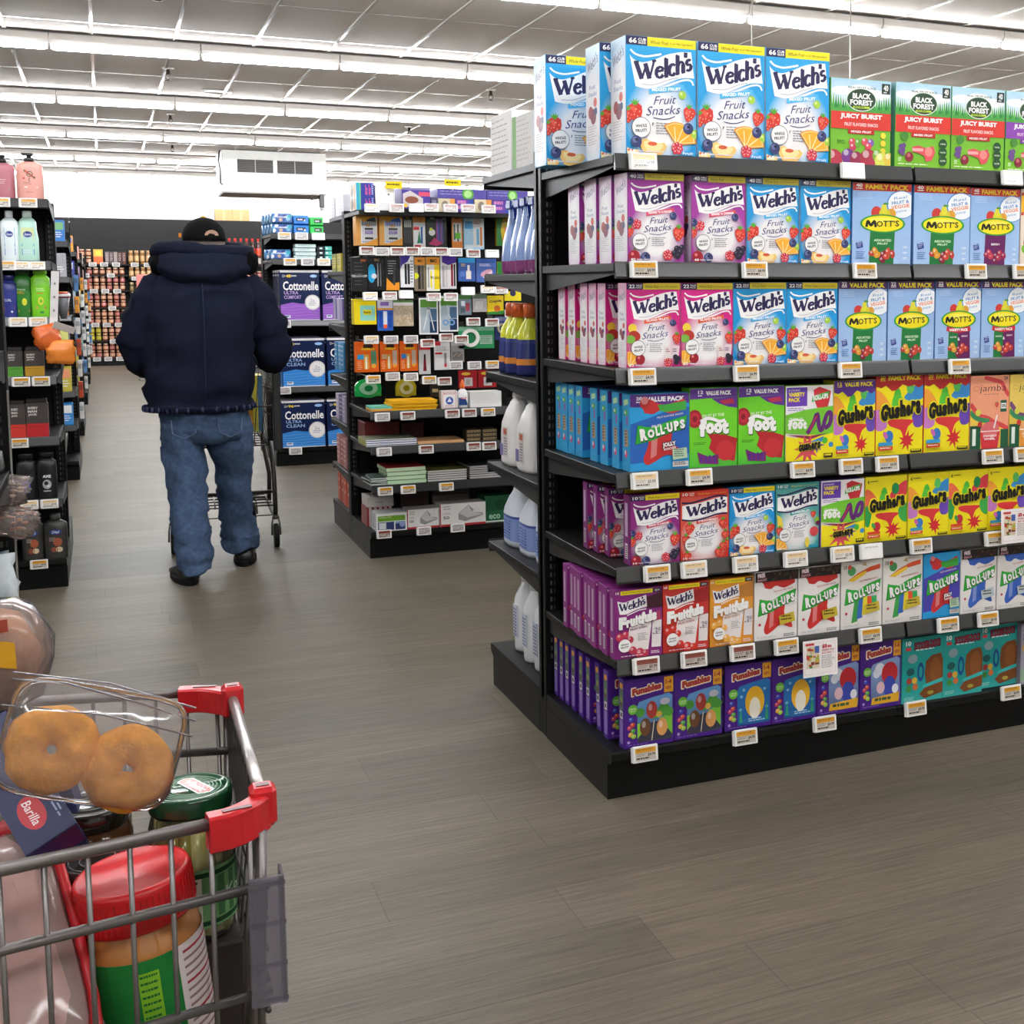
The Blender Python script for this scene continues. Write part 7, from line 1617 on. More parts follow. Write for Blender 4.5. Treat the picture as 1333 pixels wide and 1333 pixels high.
bottle('body_wash_bottle', 'black bottle with a silver swirl on the sixth left shelf', 'bottle', (-1.456, FYL + .03, LZ[5]), bot('f', .084, .212, .045, '#1a1a1b', '', '#141415', '', capb=True, art=axe('#b0b0b4'), sho=.86), HB)
def dial(A): A.ell(.5, .86, .34, '#2f4a98', rv=.10); A.text('Dial', .3, .81, .7, .91, '#e2e6f2', shear=.3, bold=.03); A.rect(.12, .08, .92, .66, '#4a3a34'); A.ell(.6, .48, .26, '#a8583a', rv=.16); A.ell(.4, .2, .2, '#8a4a34', rv=.1); A.ell(.68, .2, .2, '#d8c0a0', rv=.1); A.lines(.12, .5, .5, .66, 4, '#c8bcb4', .35)
for k, (x, w) in enumerate(((-1.527, .090), (-1.432, .100))):
 bottle('body_wash_bottle', 'charcoal body wash bottle with a brown picture, %s of two on the base' % ('left' if k == 0 else 'right'), 'bottle', (x, FYL + .045, LZ[6]), bot('g', w, .205, .055, '#3a3937', '', '#4a4846', '', art=dial, sho=.84), HB)
for x, z, wh, k in ((-1.578, 1.755, 'on the top shampoo rail', 'orange'), (-1.472, 1.755, 'on the top shampoo rail', 'orange'), (-1.569, 1.479, 'on the second shampoo rail', 'orange'), (-1.509, 1.479, 'on the second shampoo rail', 'pale'), (-1.448, 1.479, 'on the second shampoo rail', 'pale'), (-1.536, 1.229, 'on the third shampoo rail', 'pale'), (-1.456, 1.229, 'on the third shampoo rail', 'pale'), (-1.536, .962, 'on the fourth shampoo rail', 'orange'), (-1.456, .962, 'on the fourth shampoo rail', 'orange'), (-1.555, .687, 'on the fifth shampoo rail', 'orange'), (-1.528, .404, 'on the sixth shampoo rail', 'pale'), (-1.447, .404, 'on the sixth shampoo rail', 'pale'), (-1.503, .122, 'on the shampoo base deck', 'orange')):
 esl(x, 3.278 if z > .2 else 3.315, z, k, wh, 'price labels on the shampoo unit', .82 if -1.52 < x < -1.44 and z > 1.4 and z < 1.6 else .95)
# goods at the walkway end of the units farther back
LB = 'packs at the walkway ends of the far left units'
UN = ['first', 'second', 'third', 'fourth']
LC = [[('#3a7ac8', '#4aa04a'), ('#a8a8ac', '#8a8a90'), ('#e8862a', '#3a6ab0'), ('#8a8a8c', '#c8c43a'), ('#c8b84a', '#e07a2a'), ('#3a8ad0', '#e8e8e8')],
  [('#e8a03a', '#2a3aa8'), ('#3a4ab0', '#e8e4e8'), ('#a8c8d8', '#d8d8d8'), ('#5a8ac8', '#e0dcd8'), ('#d8c83a', '#b8b0a8'), ('#c8c03a', '#3a3a3a')],
  [('#e09a8a', '#b89aa8'), ('#8a6a9a', '#d0c0b8'), ('#d8c060', '#e8e0d0'), ('#6a9ac0', '#d8d8d0'), ('#8ab8b0', '#c0d0c8'), ('#5a7ab0', '#d0d0d0')],
  [('#b8b0a8', '#8a7a8a'), ('#d0a8a0', '#8a7a70'), ('#c8c0a0', '#90a0b0'), ('#a0b0b8', '#b0a090'), ('#90a8a0', '#b8b8b0'), ('#8090b0', '#a8a8a8')]]
for u, yy in enumerate((6.92, 9.90, 13.35, 16.8)):
 for j, z in enumerate([1.70, 1.45, 1.18, .9, .64, .40]):
  for c in range(3):
   cols = LC[u][j]; h = (.15, .17, .17, .2, .18, .16)[j]; w = .075
   m = MB(); m.box(-w / 2, 0, 0, w / 2, .12, h, cols[c % 2], ch=.004); A = Art(w, h); A.rect(.1, .55, .9, .9, mixc(cols[(c + 1) % 2], '#ffffff', .15)); A.lines(.15, .15, .85, .45, 3, '#f0eeea', .4)
   A.put(m, lambda u_, v, e: (-w / 2 + u_ * w, -.0003 - 2 * e, v * h))
   o = m.build('boxed_product', 'card', loc=(LXE - .004 * u - .065 - .082 * c, yy - .03, z + .001)); tag(o, 'small pack %s from the walkway, shelf %s, on the %s far left unit' % (ORD[c + 1], ORD[j + 1], UN[u]), 'pack', LB)
 # clip strips of small packs on the unit ends
 m = MB(); m.box(-.001, -.02, .35, .001, .02, 1.55, '#3a3a3c'); o = m.build('clip_strip', 'plastic', loc=(LXE - .004 * u + .008, yy + .25, 0)); tag(o, 'dark hanging strip on the end of the %s far left unit' % UN[u], 'strip', 'hanging strips on the unit ends')
 rr = random.Random(u)
 for j in range(7):
  m = MB(); c = rr.choice(('#e8e6e2', '#d8d4d0', '#e8a03a', '#c8502e', '#5a8ac0', '#d8c83a', '#e0dcd8'))
  m.box(.0, -.03, 0, .03, .03, .12, c, ch=.004); A = Art(.03, .12); A.rect(.1, .5, .9, .8, mixc(c, '#3a3a4a', .5)); A.put(m, lambda u_, v, e: (u_ * .03, -.0303 - e, v * .12))
  o = m.build('hanging_pack', 'card', loc=(LXE - .004 * u + .010, yy + .25, .42 + .155 * j)); tag(o, 'little hanging pack %s from the bottom on the %s far left unit end' % (ORD[j + 1], UN[u]), 'pack', 'little packs hanging on the unit ends')
# clip strip with orange bags at the shampoo unit
m = MB(); m.box(-.016, -.001, -.40, .016, .001, 0, '#d8d4d2'); [m.box(-.004, -.004, -.06 - .06 * k, .004, -.001, -.05 - .06 * k, '#8a8480') for k in range(6)]
o = m.build('clip_strip', 'plastic', loc=(-1.378, 3.235, 1.455), rot=(0, .07, 0)); tag(o, 'white plastic clip strip holding the orange bags', 'strip')
def bag(w, h, d, c, seed):
 m = MB(); r = random.Random(seed); rings = []
 for j in range(8):
  t = j / 7; q = math.sin(PI * (.08 + .84 * t)) ** .6
  rings.append([((w / 2 * (.72 + .28 * q) + .006 * math.sin(5 * a + j * 2.1)) * math.copysign(abs(math.cos(a)) ** .6, math.cos(a)), (d / 2 * q + .003 * math.sin(7 * a + j)) * math.sin(a), h * t) for a in [2 * PI * i / 18 for i in range(18)]])
 m.loft(rings, c); wrinkle(m, 0, .010, 38, seed); wrinkle(m, 0, .004, 95, seed + 3); return m
for k, (x, y, z, w, h) in enumerate(((-1.410, 3.21, 1.115, .10, .10), (-1.372, 3.20, 1.045, .115, .105))):
 o = bag(w, h, .05, ('#e06a2a', '#ee8a34')[k], k).build('snack_bag', 'film', loc=(x, y, z), rot=(0, -.25 + .3 * k, .1)); tag(o, 'shiny orange bag, %s of the hanging pair by the shampoo' % ('upper rear' if k == 0 else 'lower front'), 'bag', 'orange hanging bags')
m = MB(); m.box(-.045, 0, -.02, .045, .001, .02, '#f0eeec'); o = m.build('price_card', 'paper', loc=(-1.352, 3.165, 1.205), rot=(.7, .35, .1)); tag(o, 'small white card sticking out above the orange bags', 'card')
m = MB(); m.lathe([(.012, 0), (.024, .05), (.030, .10)], n=14, col='#7f7f84', caps=True); m.lathe([(.032, .10, '#b83038'), (.034, .105, '#e8e4e2'), (.034, .117, '#c03840'), (.020, .125, '#c03840')], n=14, col='#c03840')
o = m.build('cone_pack', 'film', loc=(-1.362, 3.60, 1.235)); tag(o, 'grey cone shaped pack with a red and white top on the unit end', 'pack')
# clear pouches on the nearest shelving end
for k, (x, y, z, w, h) in enumerate(((-1.402, .02, .915, .085, .062), (-1.398, .02, .842, .098, .068))):
 e = empty('hanging_pouch', (x, y, z)); tag(e, 'clear pouch of small beige pieces on the nearest left shelving end, %s of two' % ('upper' if k == 0 else 'lower'), 'pouch', 'clear hanging pouches')
 m = bag(w, h, .035, '#e8e2dc', 7 + k); m.build('pouch', 'clear_bag', e, rot=(0, .25, 0))
 m = MB(); r = random.Random(k)
 for i in range(16):
  px, pz = (r.random() - .5) * w * .6, h * (.2 + .55 * r.random()); m.ell((px + pz * .25, (r.random() - .5) * .014, pz), (.008, .006, .004), 8, 5, r.choice(('#b8a88a', '#e0d0b4', '#7a6a54', '#c8906a')))
 m.build('contents', 'plastic', e)
m = MB(); m.lathe([(.03, 0), (.034, .01), (.03, .045), (.012, .05)], n=14, col='#5a5856'); o = m.build('grey_cap', 'plastic', loc=(-1.432, .02, .985)); tag(o, 'grey domed lid above the clear pouches at the left edge', 'lid')
o = bag(.09, .12, .05, '#d4dce0', 5).build('wipes_bag', 'film', loc=(-1.434, .03, .68)); tag(o, 'crumpled pale bag under the clear pouches at the left edge', 'bag')
# ================================================================ shopper with a cart
person = empty('person', (-.735, 3.36, 0))
tag(person, 'person in dark navy hooded jacket, jeans and black cap, back turned, pushing a cart', 'person')
PO = Vector((-.735, 3.36, 0))
def rel(p): return tuple(Vector(p) - PO)
# ---- body: one skinned surface
def skin_body():
 V, E, RR = [], [], []
 def add(p, r, par=None):
  V.append(rel(p)); RR.append(r)
  if par is not None: E.append((par, len(V) - 1))
  return len(V) - 1
 def chain(pts, par):
  for p, r in pts: par = add(p, r, par)
  return par
 pel = add((-.755, 3.40, .86), .15)
 ch = chain([((-.75, 3.42, 1.05), .16), ((-.745, 3.45, 1.25), .165), ((-.74, 3.47, 1.40), .13)], pel)
 nk = chain([((-.737, 3.485, 1.48), .065), ((-.733, 3.50, 1.54), .062)], ch)
 hd = chain([((-.732, 3.515, 1.595), .088), ((-.732, 3.515, 1.645), .092), ((-.732, 3.51, 1.69), .06)], nk)
 add((-.731, 3.62, 1.60), .016, nk + 2)                      # nose
 for s in (-1, 1): add((-.732 + s * .094, 3.505, 1.60), .016, nk + 2)   # ears
 for s in (-1, 1):
  sh = chain([((-.74 + s * .17, 3.455, 1.375), .055)], ch)
  if s < 0: arm = [((-1.0, 3.44, 1.24), .055), ((-1.02, 3.47, 1.07), .045), ((-.98, 3.62, 1.03), .038), ((-.925, 3.73, 1.015), .028)]
  else: arm = [((-.475, 3.44, 1.24), .055), ((-.45, 3.47, 1.07), .045), ((-.44, 3.60, 1.03), .038), ((-.44, 3.70, 1.015), .028)]
  w = chain(arm, sh)
  wx = arm[-1][0]; hx, hy, hz = wx[0] + (.02 if s < 0 else -.0), wx[1] + .05, 1.022
  palm = chain([((hx, hy, hz), .026)], w)
  for k in range(4):
   fx = hx - .03 + .02 * k; L = (.8, 1., .95, .75)[k if s > 0 else 3 - k]
   chain([((fx, hy + .025, hz + .006), .0095), ((fx, hy + .025 + .028 * L, hz - .004), .009), ((fx, hy + .022 + .03 * L, hz - .026), .0085), ((fx, hy + .022 + .014 * L, hz - .038), .008)], palm)
  chain([((hx - s * .034, hy + .005, hz - .012), .011), ((hx - s * .036, hy + .028, hz - .03), .009)], palm)
 for s in (-1, 1):
  lg = [((-.855, 3.40, .78), .10), ((-.862, 3.36, .48), .065), ((-.85, 3.22, .10), .045), ((-.86, 3.33, .035), .035)] if s < 0 else [((-.655, 3.41, .78), .10), ((-.628, 3.50, .46), .065), ((-.615, 3.53, .10), .045), ((-.60, 3.64, .035), .035)]
  chain(lg, pel)
 me = bpy.data.meshes.new('body'); me.from_pydata(V, E, [])
 ob = bpy.data.objects.new('body', me); COL.objects.link(ob)
 md = ob.modifiers.new('skin', 'SKIN'); md.use_smooth_shade = True
 for i, r in enumerate(RR): me.skin_vertices[0].data[i].radius = (r, r)
 me.skin_vertices[0].data[0].use_root = True
 ss = ob.modifiers.new('sub', 'SUBSURF'); ss.levels = 2; ss.render_levels = 2
 dg = bpy.context.evaluated_depsgraph_get(); dg.update()
 ev = ob.evaluated_get(dg); m2 = bpy.data.meshes.new_from_object(ev)
 ob.modifiers.clear(); ob.data = m2; bpy.data.meshes.remove(me)
 m2.materials.clear(); m2.materials.append(MATS['skin'])
 if 'Col' not in m2.color_attributes: m2.color_attributes.new('Col', 'FLOAT_COLOR', 'CORNER')
 m2.color_attributes['Col'].data.foreach_set('color', list(lin('#c99a80')) * len(m2.loops))
 m2.polygons.foreach_set('use_smooth', [True] * len(m2.polygons))
 ob.parent = person
 return ob
skin_body()
m = MB()
for s in (-1, 1): m.ell(rel((-.732 + s * .034, 3.602, 1.625)), (.012, .008, .008), 8, 6, '#f0ece8'); m.ell(rel((-.732 + s * .034, 3.609, 1.625)), (.005, .003, .005), 6, 4, '#2a2420')
m.ell(rel((-.731, 3.603, 1.565)), (.022, .008, .005), 10, 5, '#a86a5c')
m.build('face', 'skin', person)
m = MB()   # short grey hair round the nape
rings = []
for j, (z, q) in enumerate(((1.575, 1.0), (1.60, 1.03), (1.63, 1.03))):
 rings.append([rel((-.732 + .092 * q * math.cos(a), 3.515 + .096 * q * math.sin(a), z)) for a in [PI + .15 + (PI - .3) * i / 14 for i in range(15)]])
m.loft(rings, '#8a7a70', closed=False, caps=False); m.build('hair', 'skin', person)
def sup(cx, cy, rx, ry, z, n=40, p=.85, ph=0.):
 return [(cx + rx * math.copysign(abs(math.cos(a)) ** p, math.cos(a)), cy + ry * math.copysign(abs(math.sin(a)) ** p, math.sin(a)), z) for a in [2 * PI * i / n + ph for i in range(n)]]
def dense(prof, k):
 """interpolate profile tuples"""
 out = []
 for i in range(len(prof) - 1):
  for j in range(k):
   t = j / k; t2 = t * t * (3 - 2 * t); a, b = prof[i], prof[i + 1]
   out.append(tuple(a[q] * (1 - t2) + b[q] * t2 if q < len(a) - 1 else a[q] * (1 - t) + b[q] * t for q in range(len(a))))
 out.append(prof[-1]); return out
JC = '#191c2c'
# ---- jacket: torso, sleeves, collar in one garment
m = MB()
T = dense([(-.787, 3.395, .246, .185, .800), (-.786, 3.395, .250, .190, .822), (-.783, 3.40, .240, .180, .835), (-.782, 3.40, .246, .190, .95), (-.778, 3.41, .250, .20, 1.10), (-.768, 3.43, .255, .20, 1.24), (-.757, 3.445, .250, .185, 1.36), (-.748, 3.46, .215, .155, 1.43), (-.742, 3.475, .15, .12, 1.475), (-.738, 3.485, .10, .10, 1.51)], 4)
m.loft([[rel(p) for p in sup(*t)] for t in T], JC)
def limb(path, n=18, col=JC, k=5):
 P = dense(path, k); start = len(m.v)
 m.tube([rel(p[:3]) for p in P], [p[3] for p in P], n, col)
 return start
limb([(-.90, 3.455, 1.405, .085), (-.985, 3.445, 1.30, .098), (-1.035, 3.44, 1.17, .095), (-1.035, 3.46, 1.07, .088), (-1.015, 3.53, 1.03, .078), (-.975, 3.63, 1.025, .062), (-.94, 3.70, 1.02, .052)])
limb([(-.585, 3.455, 1.405, .085), (-.515, 3.445, 1.30, .098), (-.455, 3.44, 1.17, .095), (-.435, 3.46, 1.07, .090), (-.435, 3.54, 1.03, .078), (-.44, 3.62, 1.025, .062), (-.44, 3.675, 1.02, .052)])
wrinkle(m, 0, .026, 7.5, 1.3, 1.9)
wrinkle(m, 0, .012, 19, 4.1, 2.4)
wrinkle(m, 0, .005, 46, 2.1, 1.6)
jk = m.build('jacket', 'jacket_cloth', person)
m = MB()   # ribbed hem
for i in range(64):
 a = 2 * PI * i / 64; p = sup(-.787, 3.395, .252, .191, .812, 64)[i]; m.ell(rel(p), (.007, .007, .014), 6, 4, ('#3a3f58', '#191c30')[i % 2])
m.build('hem', 'jacket_cloth', jk)
m = MB()   # centre back seam
ys = [(3.207, .83), (3.208, .95), (3.207, 1.10), (3.226, 1.24), (3.255, 1.35), (3.285, 1.40)]
m.tube([rel((-.772 + .012 * (z - .8), y - .010, z)) for y, z in ys], .0040, 6, '#242a42')
for x0, x1 in ((-.985, -.965), (-.565, -.585)): m.tube([rel((x0 + .005 * k, 3.27 + .012 * abs(k - 3), .86 + .085 * k)) for k in range(6)], .0022, 6, '#15182a')
m.build('seam', 'jacket_cloth', jk)
m = MB()   # hood lying on the back
i0 = 0
rings = []
for k in range(21):
 t = -1 + 2 * k / 20; q = max(1 - abs(t) ** 3.2, .02) ** .5
 cx = -.745 + .228 * t; droop = .035 * (1 - t * t)
 cy, cz = 3.375 + .06 * t * t, 1.505 - droop * .8
 rings.append([rel((cx, cy + .115 * q * math.cos(a) - (.03 * q if math.sin(a) < 0 else 0), cz + (.075 + .02 * (1 - t * t)) * q * math.sin(a))) for a in [2 * PI * i / 20 for i in range(20)]])
m.loft(rings, '#1d2030')
m.tube([rel((-.745 + .20 * math.cos(a), 3.45 + .125 * math.sin(a), 1.555 + .008 * math.sin(a * 2))) for a in [2 * PI * i / 28 for i in range(28)]], .036, 12, '#1b1e2e', closed=True)
wrinkle(m, 0, .014, 11, 2.7, 1.6)
wrinkle(m, 0, .006, 30, .7, 1.2)
hd = m.build('hood', 'jacket_cloth', jk)
m = MB()   # dark lining showing at both ends of the hood
m.ell(rel((-.548, 3.42, 1.505)), (.055, .075, .065), 14, 9, '#0a0a0c'); wrinkle(m, 0, .014, 24, 5); m.build('hood_lining', 'jacket_cloth', hd)
m = MB(); m.ell(rel((-.948, 3.42, 1.495)), (.04, .06, .05), 14, 9, '#0a0a0c'); wrinkle(m, 0, .014, 24, 5); m.build('hood_lining', 'jacket_cloth', hd)
# ---- jeans
m = MB(); JN = '#485b78'
m.loft([[rel(p) for p in sup(*t)] for t in dense([(-.765, 3.40, .17, .13, .86), (-.765, 3.395, .200, .150, .80), (-.765, 3.395, .206, .155, .72), (-.765, 3.40, .19, .13, .64)], 3)], JN)
def leg(path):
 for_ = dense(path, 6)
 m.loft([[rel((x + rx * math.cos(a) * (1 + .035 * math.sin(9 * z * 7 + 3 * a) * (1 if z < .35 else .3)), y + ry * math.sin(a), z + (.012 * math.sin(2 * a + 40 * z) if z < .3 else 0))) for a in [2 * PI * i / 24 for i in range(24)]] for x, y, rx, ry, z in for_], JN)
leg([(-.868, 3.39, .108, .128, .75), (-.866, 3.38, .102, .12, .62), (-.862, 3.35, .090, .105, .46), (-.858, 3.29, .088, .10, .30), (-.85, 3.235, .080, .09, .17), (-.846, 3.215, .083, .098, .11), (-.846, 3.205, .078, .10, .062)])
leg([(-.660, 3.40, .108, .128, .75), (-.650, 3.42, .100, .12, .62), (-.634, 3.47, .086, .10, .46), (-.628, 3.51, .080, .095, .30), (-.618, 3.53, .078, .09, .19), (-.614, 3.535, .086, .10, .12), (-.614, 3.53, .080, .10, .075)])
wrinkle(m, 0, .020, 9, 3.3, 1.5)
wrinkle(m, 0, .012, 24, 1.1, 1.3)
jn = m.build('jeans', 'denim', person)
m = MB()
for x in (-.87, -.665):
 m.tube([rel((x - .055, 3.25, .765)), rel((x - .05, 3.243, .70)), rel((x, 3.238, .675)), rel((x + .05, 3.243, .70)), rel((x + .055, 3.25, .765))], .003, 5, '#5a6c88')
m.build('pocket', 'denim', jn)
# ---- shoes
def shoe(x, y, rz, lift, nm):
 m = MB(); rings = []
 for t, w, h in ((0, .55, .55), (.04, .80, .78), (.15, .92, .95), (.35, .86, 1.0), (.55, .92, .72), (.75, 1.02, .52), (.9, .86, .42), (1, .35, .25)):
  yy = .305 * t
  rings.append([(.052 * w * math.cos(a), yy, .012 + (.088 * h) * (.5 + .5 * math.sin(a)) * (1 if math.sin(a) > -.3 else .9)) for a in [2 * PI * i / 18 for i in range(18)]])
 m.loft(rings, '#161617')
 sh = m.build('shoe', 'leather', person, loc=rel((x, y, lift)), rot=(0, 0, rz))
 s = MB(); s.loft([[(.056 * w * math.cos(a), .152 + (.160) * math.sin(a) * 1.0, z) for a in [2 * PI * i / 26 for i in range(26)]] for w, z in ((.95, 0), (1, .006), (1, .022), (.94, .03))], '#0f0f10')
 s.build('sole', 'rubber', sh)
shoe(-.868, 3.125, .16, .0, 'l'); shoe(-.605, 3.445, -.12, .0, 'r')
# ---- cap
m = MB(); rings = []
for j in range(9):
 t = j / 8 * PI / 2
 rings.append([rel((-.732 + .100 * math.cos(t) * math.cos(a) * (1 if j < 8 else .05), 3.512 + .114 * max(math.cos(t), .04) * math.sin(a), 1.628 + .092 * math.sin(t))) for a in [2 * PI * i / 32 for i in range(32)]])
m.loft([[(p[0], p[1], p[2] - .022) for p in rings[0]]] + rings, '#131314')
wrinkle(m, 0, .004, 18, 1)
cp = m.build('cap', 'jacket_cloth', person)
m = MB(); m.lathe([(.014, 0), (.012, .008), (.002, .012)], n=12, col='#c8a03a'); m.build('button', 'jacket_cloth', cp, loc=rel((-.732, 3.512, 1.716)))
m = MB(); P = [(-.732 + .085 * math.cos(a), 3.60 + .11 * math.sin(a)) for a in [PI * i / 14 for i in range(15)]]
m.loft([[rel((x, y, 1.620 - 1.2 * (x + .732) ** 2 - .1 * (y - 3.6) + dz)) for x, y in P] for dz in (0, .006)], '#131314'); m.build('brim', 'jacket_cloth', cp)
m = MB()   # opening above the strap shows skin
P = []
for i in range(13):
 a = PI * i / 12; x, z = .034 * math.cos(a), .026 * math.sin(a)
 an = -PI / 2 + .28 + x / .105
 P.append(rel((-.732 + .1035 * math.cos(an) * 1.0 * math.cos(z * 4), 3.512 + .118 * math.sin(an) * math.cos(z * 4), 1.630 + z)))
m.add(P, [tuple(range(13))], '#c9a088'); m.build('strap_opening', 'skin', cp)
m = MB(); m.box(-.012, 0, 0, .0, .004, .02, '#e08a2a'); m.build('emblem', 'jacket_cloth', cp, loc=rel((-.835, 3.49, 1.622)))
# ================================================================ carts
def cart(name, loc, rz, label, P, spec):
 """wire cart. P: (half width rear, half width front, length, rim z rear, rim z front, floor z). local +y forward"""
 e = empty(name, loc, rz); tag(e, label, 'shopping cart')
 wr, wf, L, zr, zf, zb = P; c = spec['col']; ins = spec.get('ins', .05); vs = spec.get('step', .034)
 def pt(s, t, v):      # side -1/1, along 0..1, v 0 at the rim .. 1 at the floor
  x = (wr + (wf - wr) * t) * s - s * ins * v; z = (zr + (zf - zr) * t) * (1 - v) + (zb + spec.get('rise', .06) * t) * v
  return (x, L * t - (.10 * v * t), z)
 for s in (-1, 1):
  m = MB()
  m.tube([pt(s, 0, 0), pt(s, 1, 0)], .0055, 8, c)
  for v in spec.get('rails', (.28, .62, 1.)): m.tube([pt(s, 0, v), pt(s, 1, v)], .0045 if v < .5 else .004, 8, c)
  n = int(L / vs)
  for i in range(n + 1): m.tube([pt(s, i / n, 0), pt(s, i / n, 1)], .0026, 6, c)
  m.build('basket_side', 'steel', e)
 m = MB(); n = int(2 * wf / vs)
 for v in (0,) + tuple(spec.get('rails', (.28, .62, 1.))): m.tube([pt(-1, 1, v), pt(1, 1, v)], .0045, 8, c)
 for v in (.42, .5, .58, .7, .8, .9): m.tube([pt(-1, 1, v), pt(1, 1, v)], .0026, 6, c)
 for i in range(n + 1):
  k = -1 + 2 * i / n; a, b = Vector(pt(-1, 1, 0)), Vector(pt(1, 1, 0)); a2, b2 = Vector(pt(-1, 1, 1)), Vector(pt(1, 1, 1)); t = (k + 1) / 2
  m.tube([a.lerp(b, t), a2.lerp(b2, t)], .0026, 6, c)
 m.build('basket_front', 'steel', e)
 m = MB()
 for i in range(12):
  t = i / 11; m.tube([pt(-1, t, 1), pt(1, t, 1)], .0028, 6, c)
 for k in range(9):
  a, b = Vector(pt(-1, 0, 1)), Vector(pt(1, 0, 1)); a2, b2 = Vector(pt(-1, 1, 1)), Vector(pt(1, 1, 1)); t = k / 8
  m.tube([a.lerp(b, t), a2.lerp(b2, t)], .0028, 6, c)
 m.build('basket_floor', 'steel', e)
 m = MB(); n = int(2 * wr / .04)
 for v in (0, .5, 1.): m.tube([pt(-1, 0, v), pt(1, 0, v)], .004, 8, c)
 for i in range(n + 1):
  t = i / n; a, b = Vector(pt(-1, 0, 0)), Vector(pt(1, 0, 0)); a2, b2 = Vector(pt(-1, 0, 1)), Vector(pt(1, 0, 1)); m.tube([a.lerp(b, t), a2.lerp(b2, t)], .0026, 6, c)
 m.build('rear_gate', 'steel', e)
 hz = zr + spec.get('hup', .06)
 m = MB(); m.tube([(-wr, -.13, hz), (wr, -.13, hz)], .015, 12, spec.get('hcol', '#2a2a2a')); m.build('handle', 'plastic', e)
 m = MB()
 for s in (-1, 1): m.tube([(s * wr, .02, zr - .05), (s * wr, -.06, zr), (s * wr, -.13, hz)], .011, 8, c)
 m.build('handle_bracket', 'steel', e)
 # frame and lower tray
 fw = spec.get('fw', .25); lz = .24
 m = MB()
 for s in (-1, 1):
  m.tube([(s * (wr - .03), .16, zb), (s * fw, .10, .40), (s * fw, .04, .20), (s * fw, .07, .155), (s * (fw - .02), L * .55, .20), (s * (fw - .08), L * .95, .17)], .0125, 10, c)
  m.tube([(s * (wr - .06), .34, zb), (s * (fw - .01), .32, .36), (s * (fw - .015), .30, .21)], .0115, 10, c)
 m.build('frame', 'steel', e)
 m = MB()
 for y in (.08, .18, .28, .38, .48, .58): m.tube([(-(fw - .01), y, lz - .02), (fw - .01, y, lz - .02)], .004, 6, c)
 for k in range(6): x = -(fw - .03) + (2 * fw - .06) * k / 5; m.tube([(x, .06, lz - .02), (x, .62, lz - .01)], .0035, 6, c)
 m.tube([(-fw, .10, .29), (fw, .10, .29)], .010, 8, c); m.tube([(-fw + .02, .06, .17), (fw - .02, .06, .17)], .003, 6, c)
 m.build('lower_tray', 'steel', e)
 for s in (-1, 1):
  for y in (.045, L * .93):
   x = s * (fw if y < .1 else fw - .08)
   w = MB(); w.tube([(-.014, 0, .155), (-.02, 0, .12), (-.022, -.01, .064)], .005, 6, '#6a6a6a'); w.tube([(.014, 0, .155), (.02, 0, .12), (.022, -.01, .064)], .005, 6, '#6a6a6a'); w.lathe([(.016, .15), (.02, .16), (.012, .17)], n=10, col='#5a5a5a')
   q = w.build('caster', 'steel', e, loc=(x, y, 0))
   w = MB(); n = 20; w.loft([[(xx, -.01 + r * math.cos(2 * PI * i / n), .064 + r * math.sin(2 * PI * i / n)) for i in range(n)] for xx, r in ((-.014, .045), (-.013, .060), (-.006, .064), (.006, .064), (.013, .060), (.014, .045))], ['#6a6866', '#1a1a1a', '#1a1a1a', '#1a1a1a', '#6a6866', '#6a6866'], smooth=False)
   w.build('wheel', 'rubber', q)
 if spec.get('corner'):
  for s in (-1, 1):
   m = MB(); m.box(s * wr - .02, -.02, zb - .03, s * wr + .02, .02, zr + .01, spec['corner'], ch=.006); m.build('corner_post', 'plastic', e)
 return e, pt
mc, mpt = cart('shopping_cart', (-.655, 3.86, 0), -.05, 'dark grey wire shopping cart pushed by the person in the navy jacket', (.275, .20, .80, .965, .92, .555), dict(col='#4a4846', corner='#2c2c2c', fw=.255, hup=.045, step=.04))
MI = 'groceries in the cart of the person in the jacket'
def local(p): return mc.matrix_basis @ Vector(p)
for nm, px, py, pz, w, d, h, col, lab, art in (('cereal_box', .19, .16, .612, .05, .18, .30, '#c8b83a', 'yellow and blue carton upright in the dark cart', lambda A: (A.rect(0, 0, .5, 1, '#d8cf4a'), A.rect(.5, 0, 1, 1, '#4a7aa0'))),):
 m = MB(); m.box(-w / 2, 0, 0, w / 2, d, h, col, ch=.002); A = Art(w, h); art(A); A.put(m, lambda u, v, e: (-w / 2 + u * w, -.0003 - e, v * h)); o = m.build(nm, 'card', loc=local((px, py, pz)), rot=(0, 0, -.05)); tag(o, lab, 'box', MI)
m = MB(); m.lathe([(.055, 0, '#7a4a1a'), (.06, .02, '#a8641e'), (.06, .05, '#d8a02a'), (.06, .12, '#a8641e'), (.03, .18, '#a8641e'), (.02, .2, '#8a2a1a'), (.02, .22, '#8a2a1a')], n=16); o = m.build('juice_bottle', 'gloss', loc=local((.105, .14, .612))); tag(o, 'amber bottle with yellow label in the dark cart', 'bottle', MI)
m = MB(); m.box(-.10, 0, 0, .08, .14, .05, '#a8503a', ch=.006); m.box(-.08, -.001, .01, .05, 0, .04, '#d8c8c0'); o = m.build('snack_pack', 'film', loc=local((.06, .30, .628))); tag(o, 'reddish pack lying on the floor of the dark cart', 'pack', MI)
m = MB(); m.box(-.1, 0, 0, .1, .2, .16, '#3a4a78', ch=.004); o = m.build('cereal_box', 'card', loc=local((-.09, .22, .625))); tag(o, 'dark blue carton inside the dark cart behind the legs', 'box', MI)
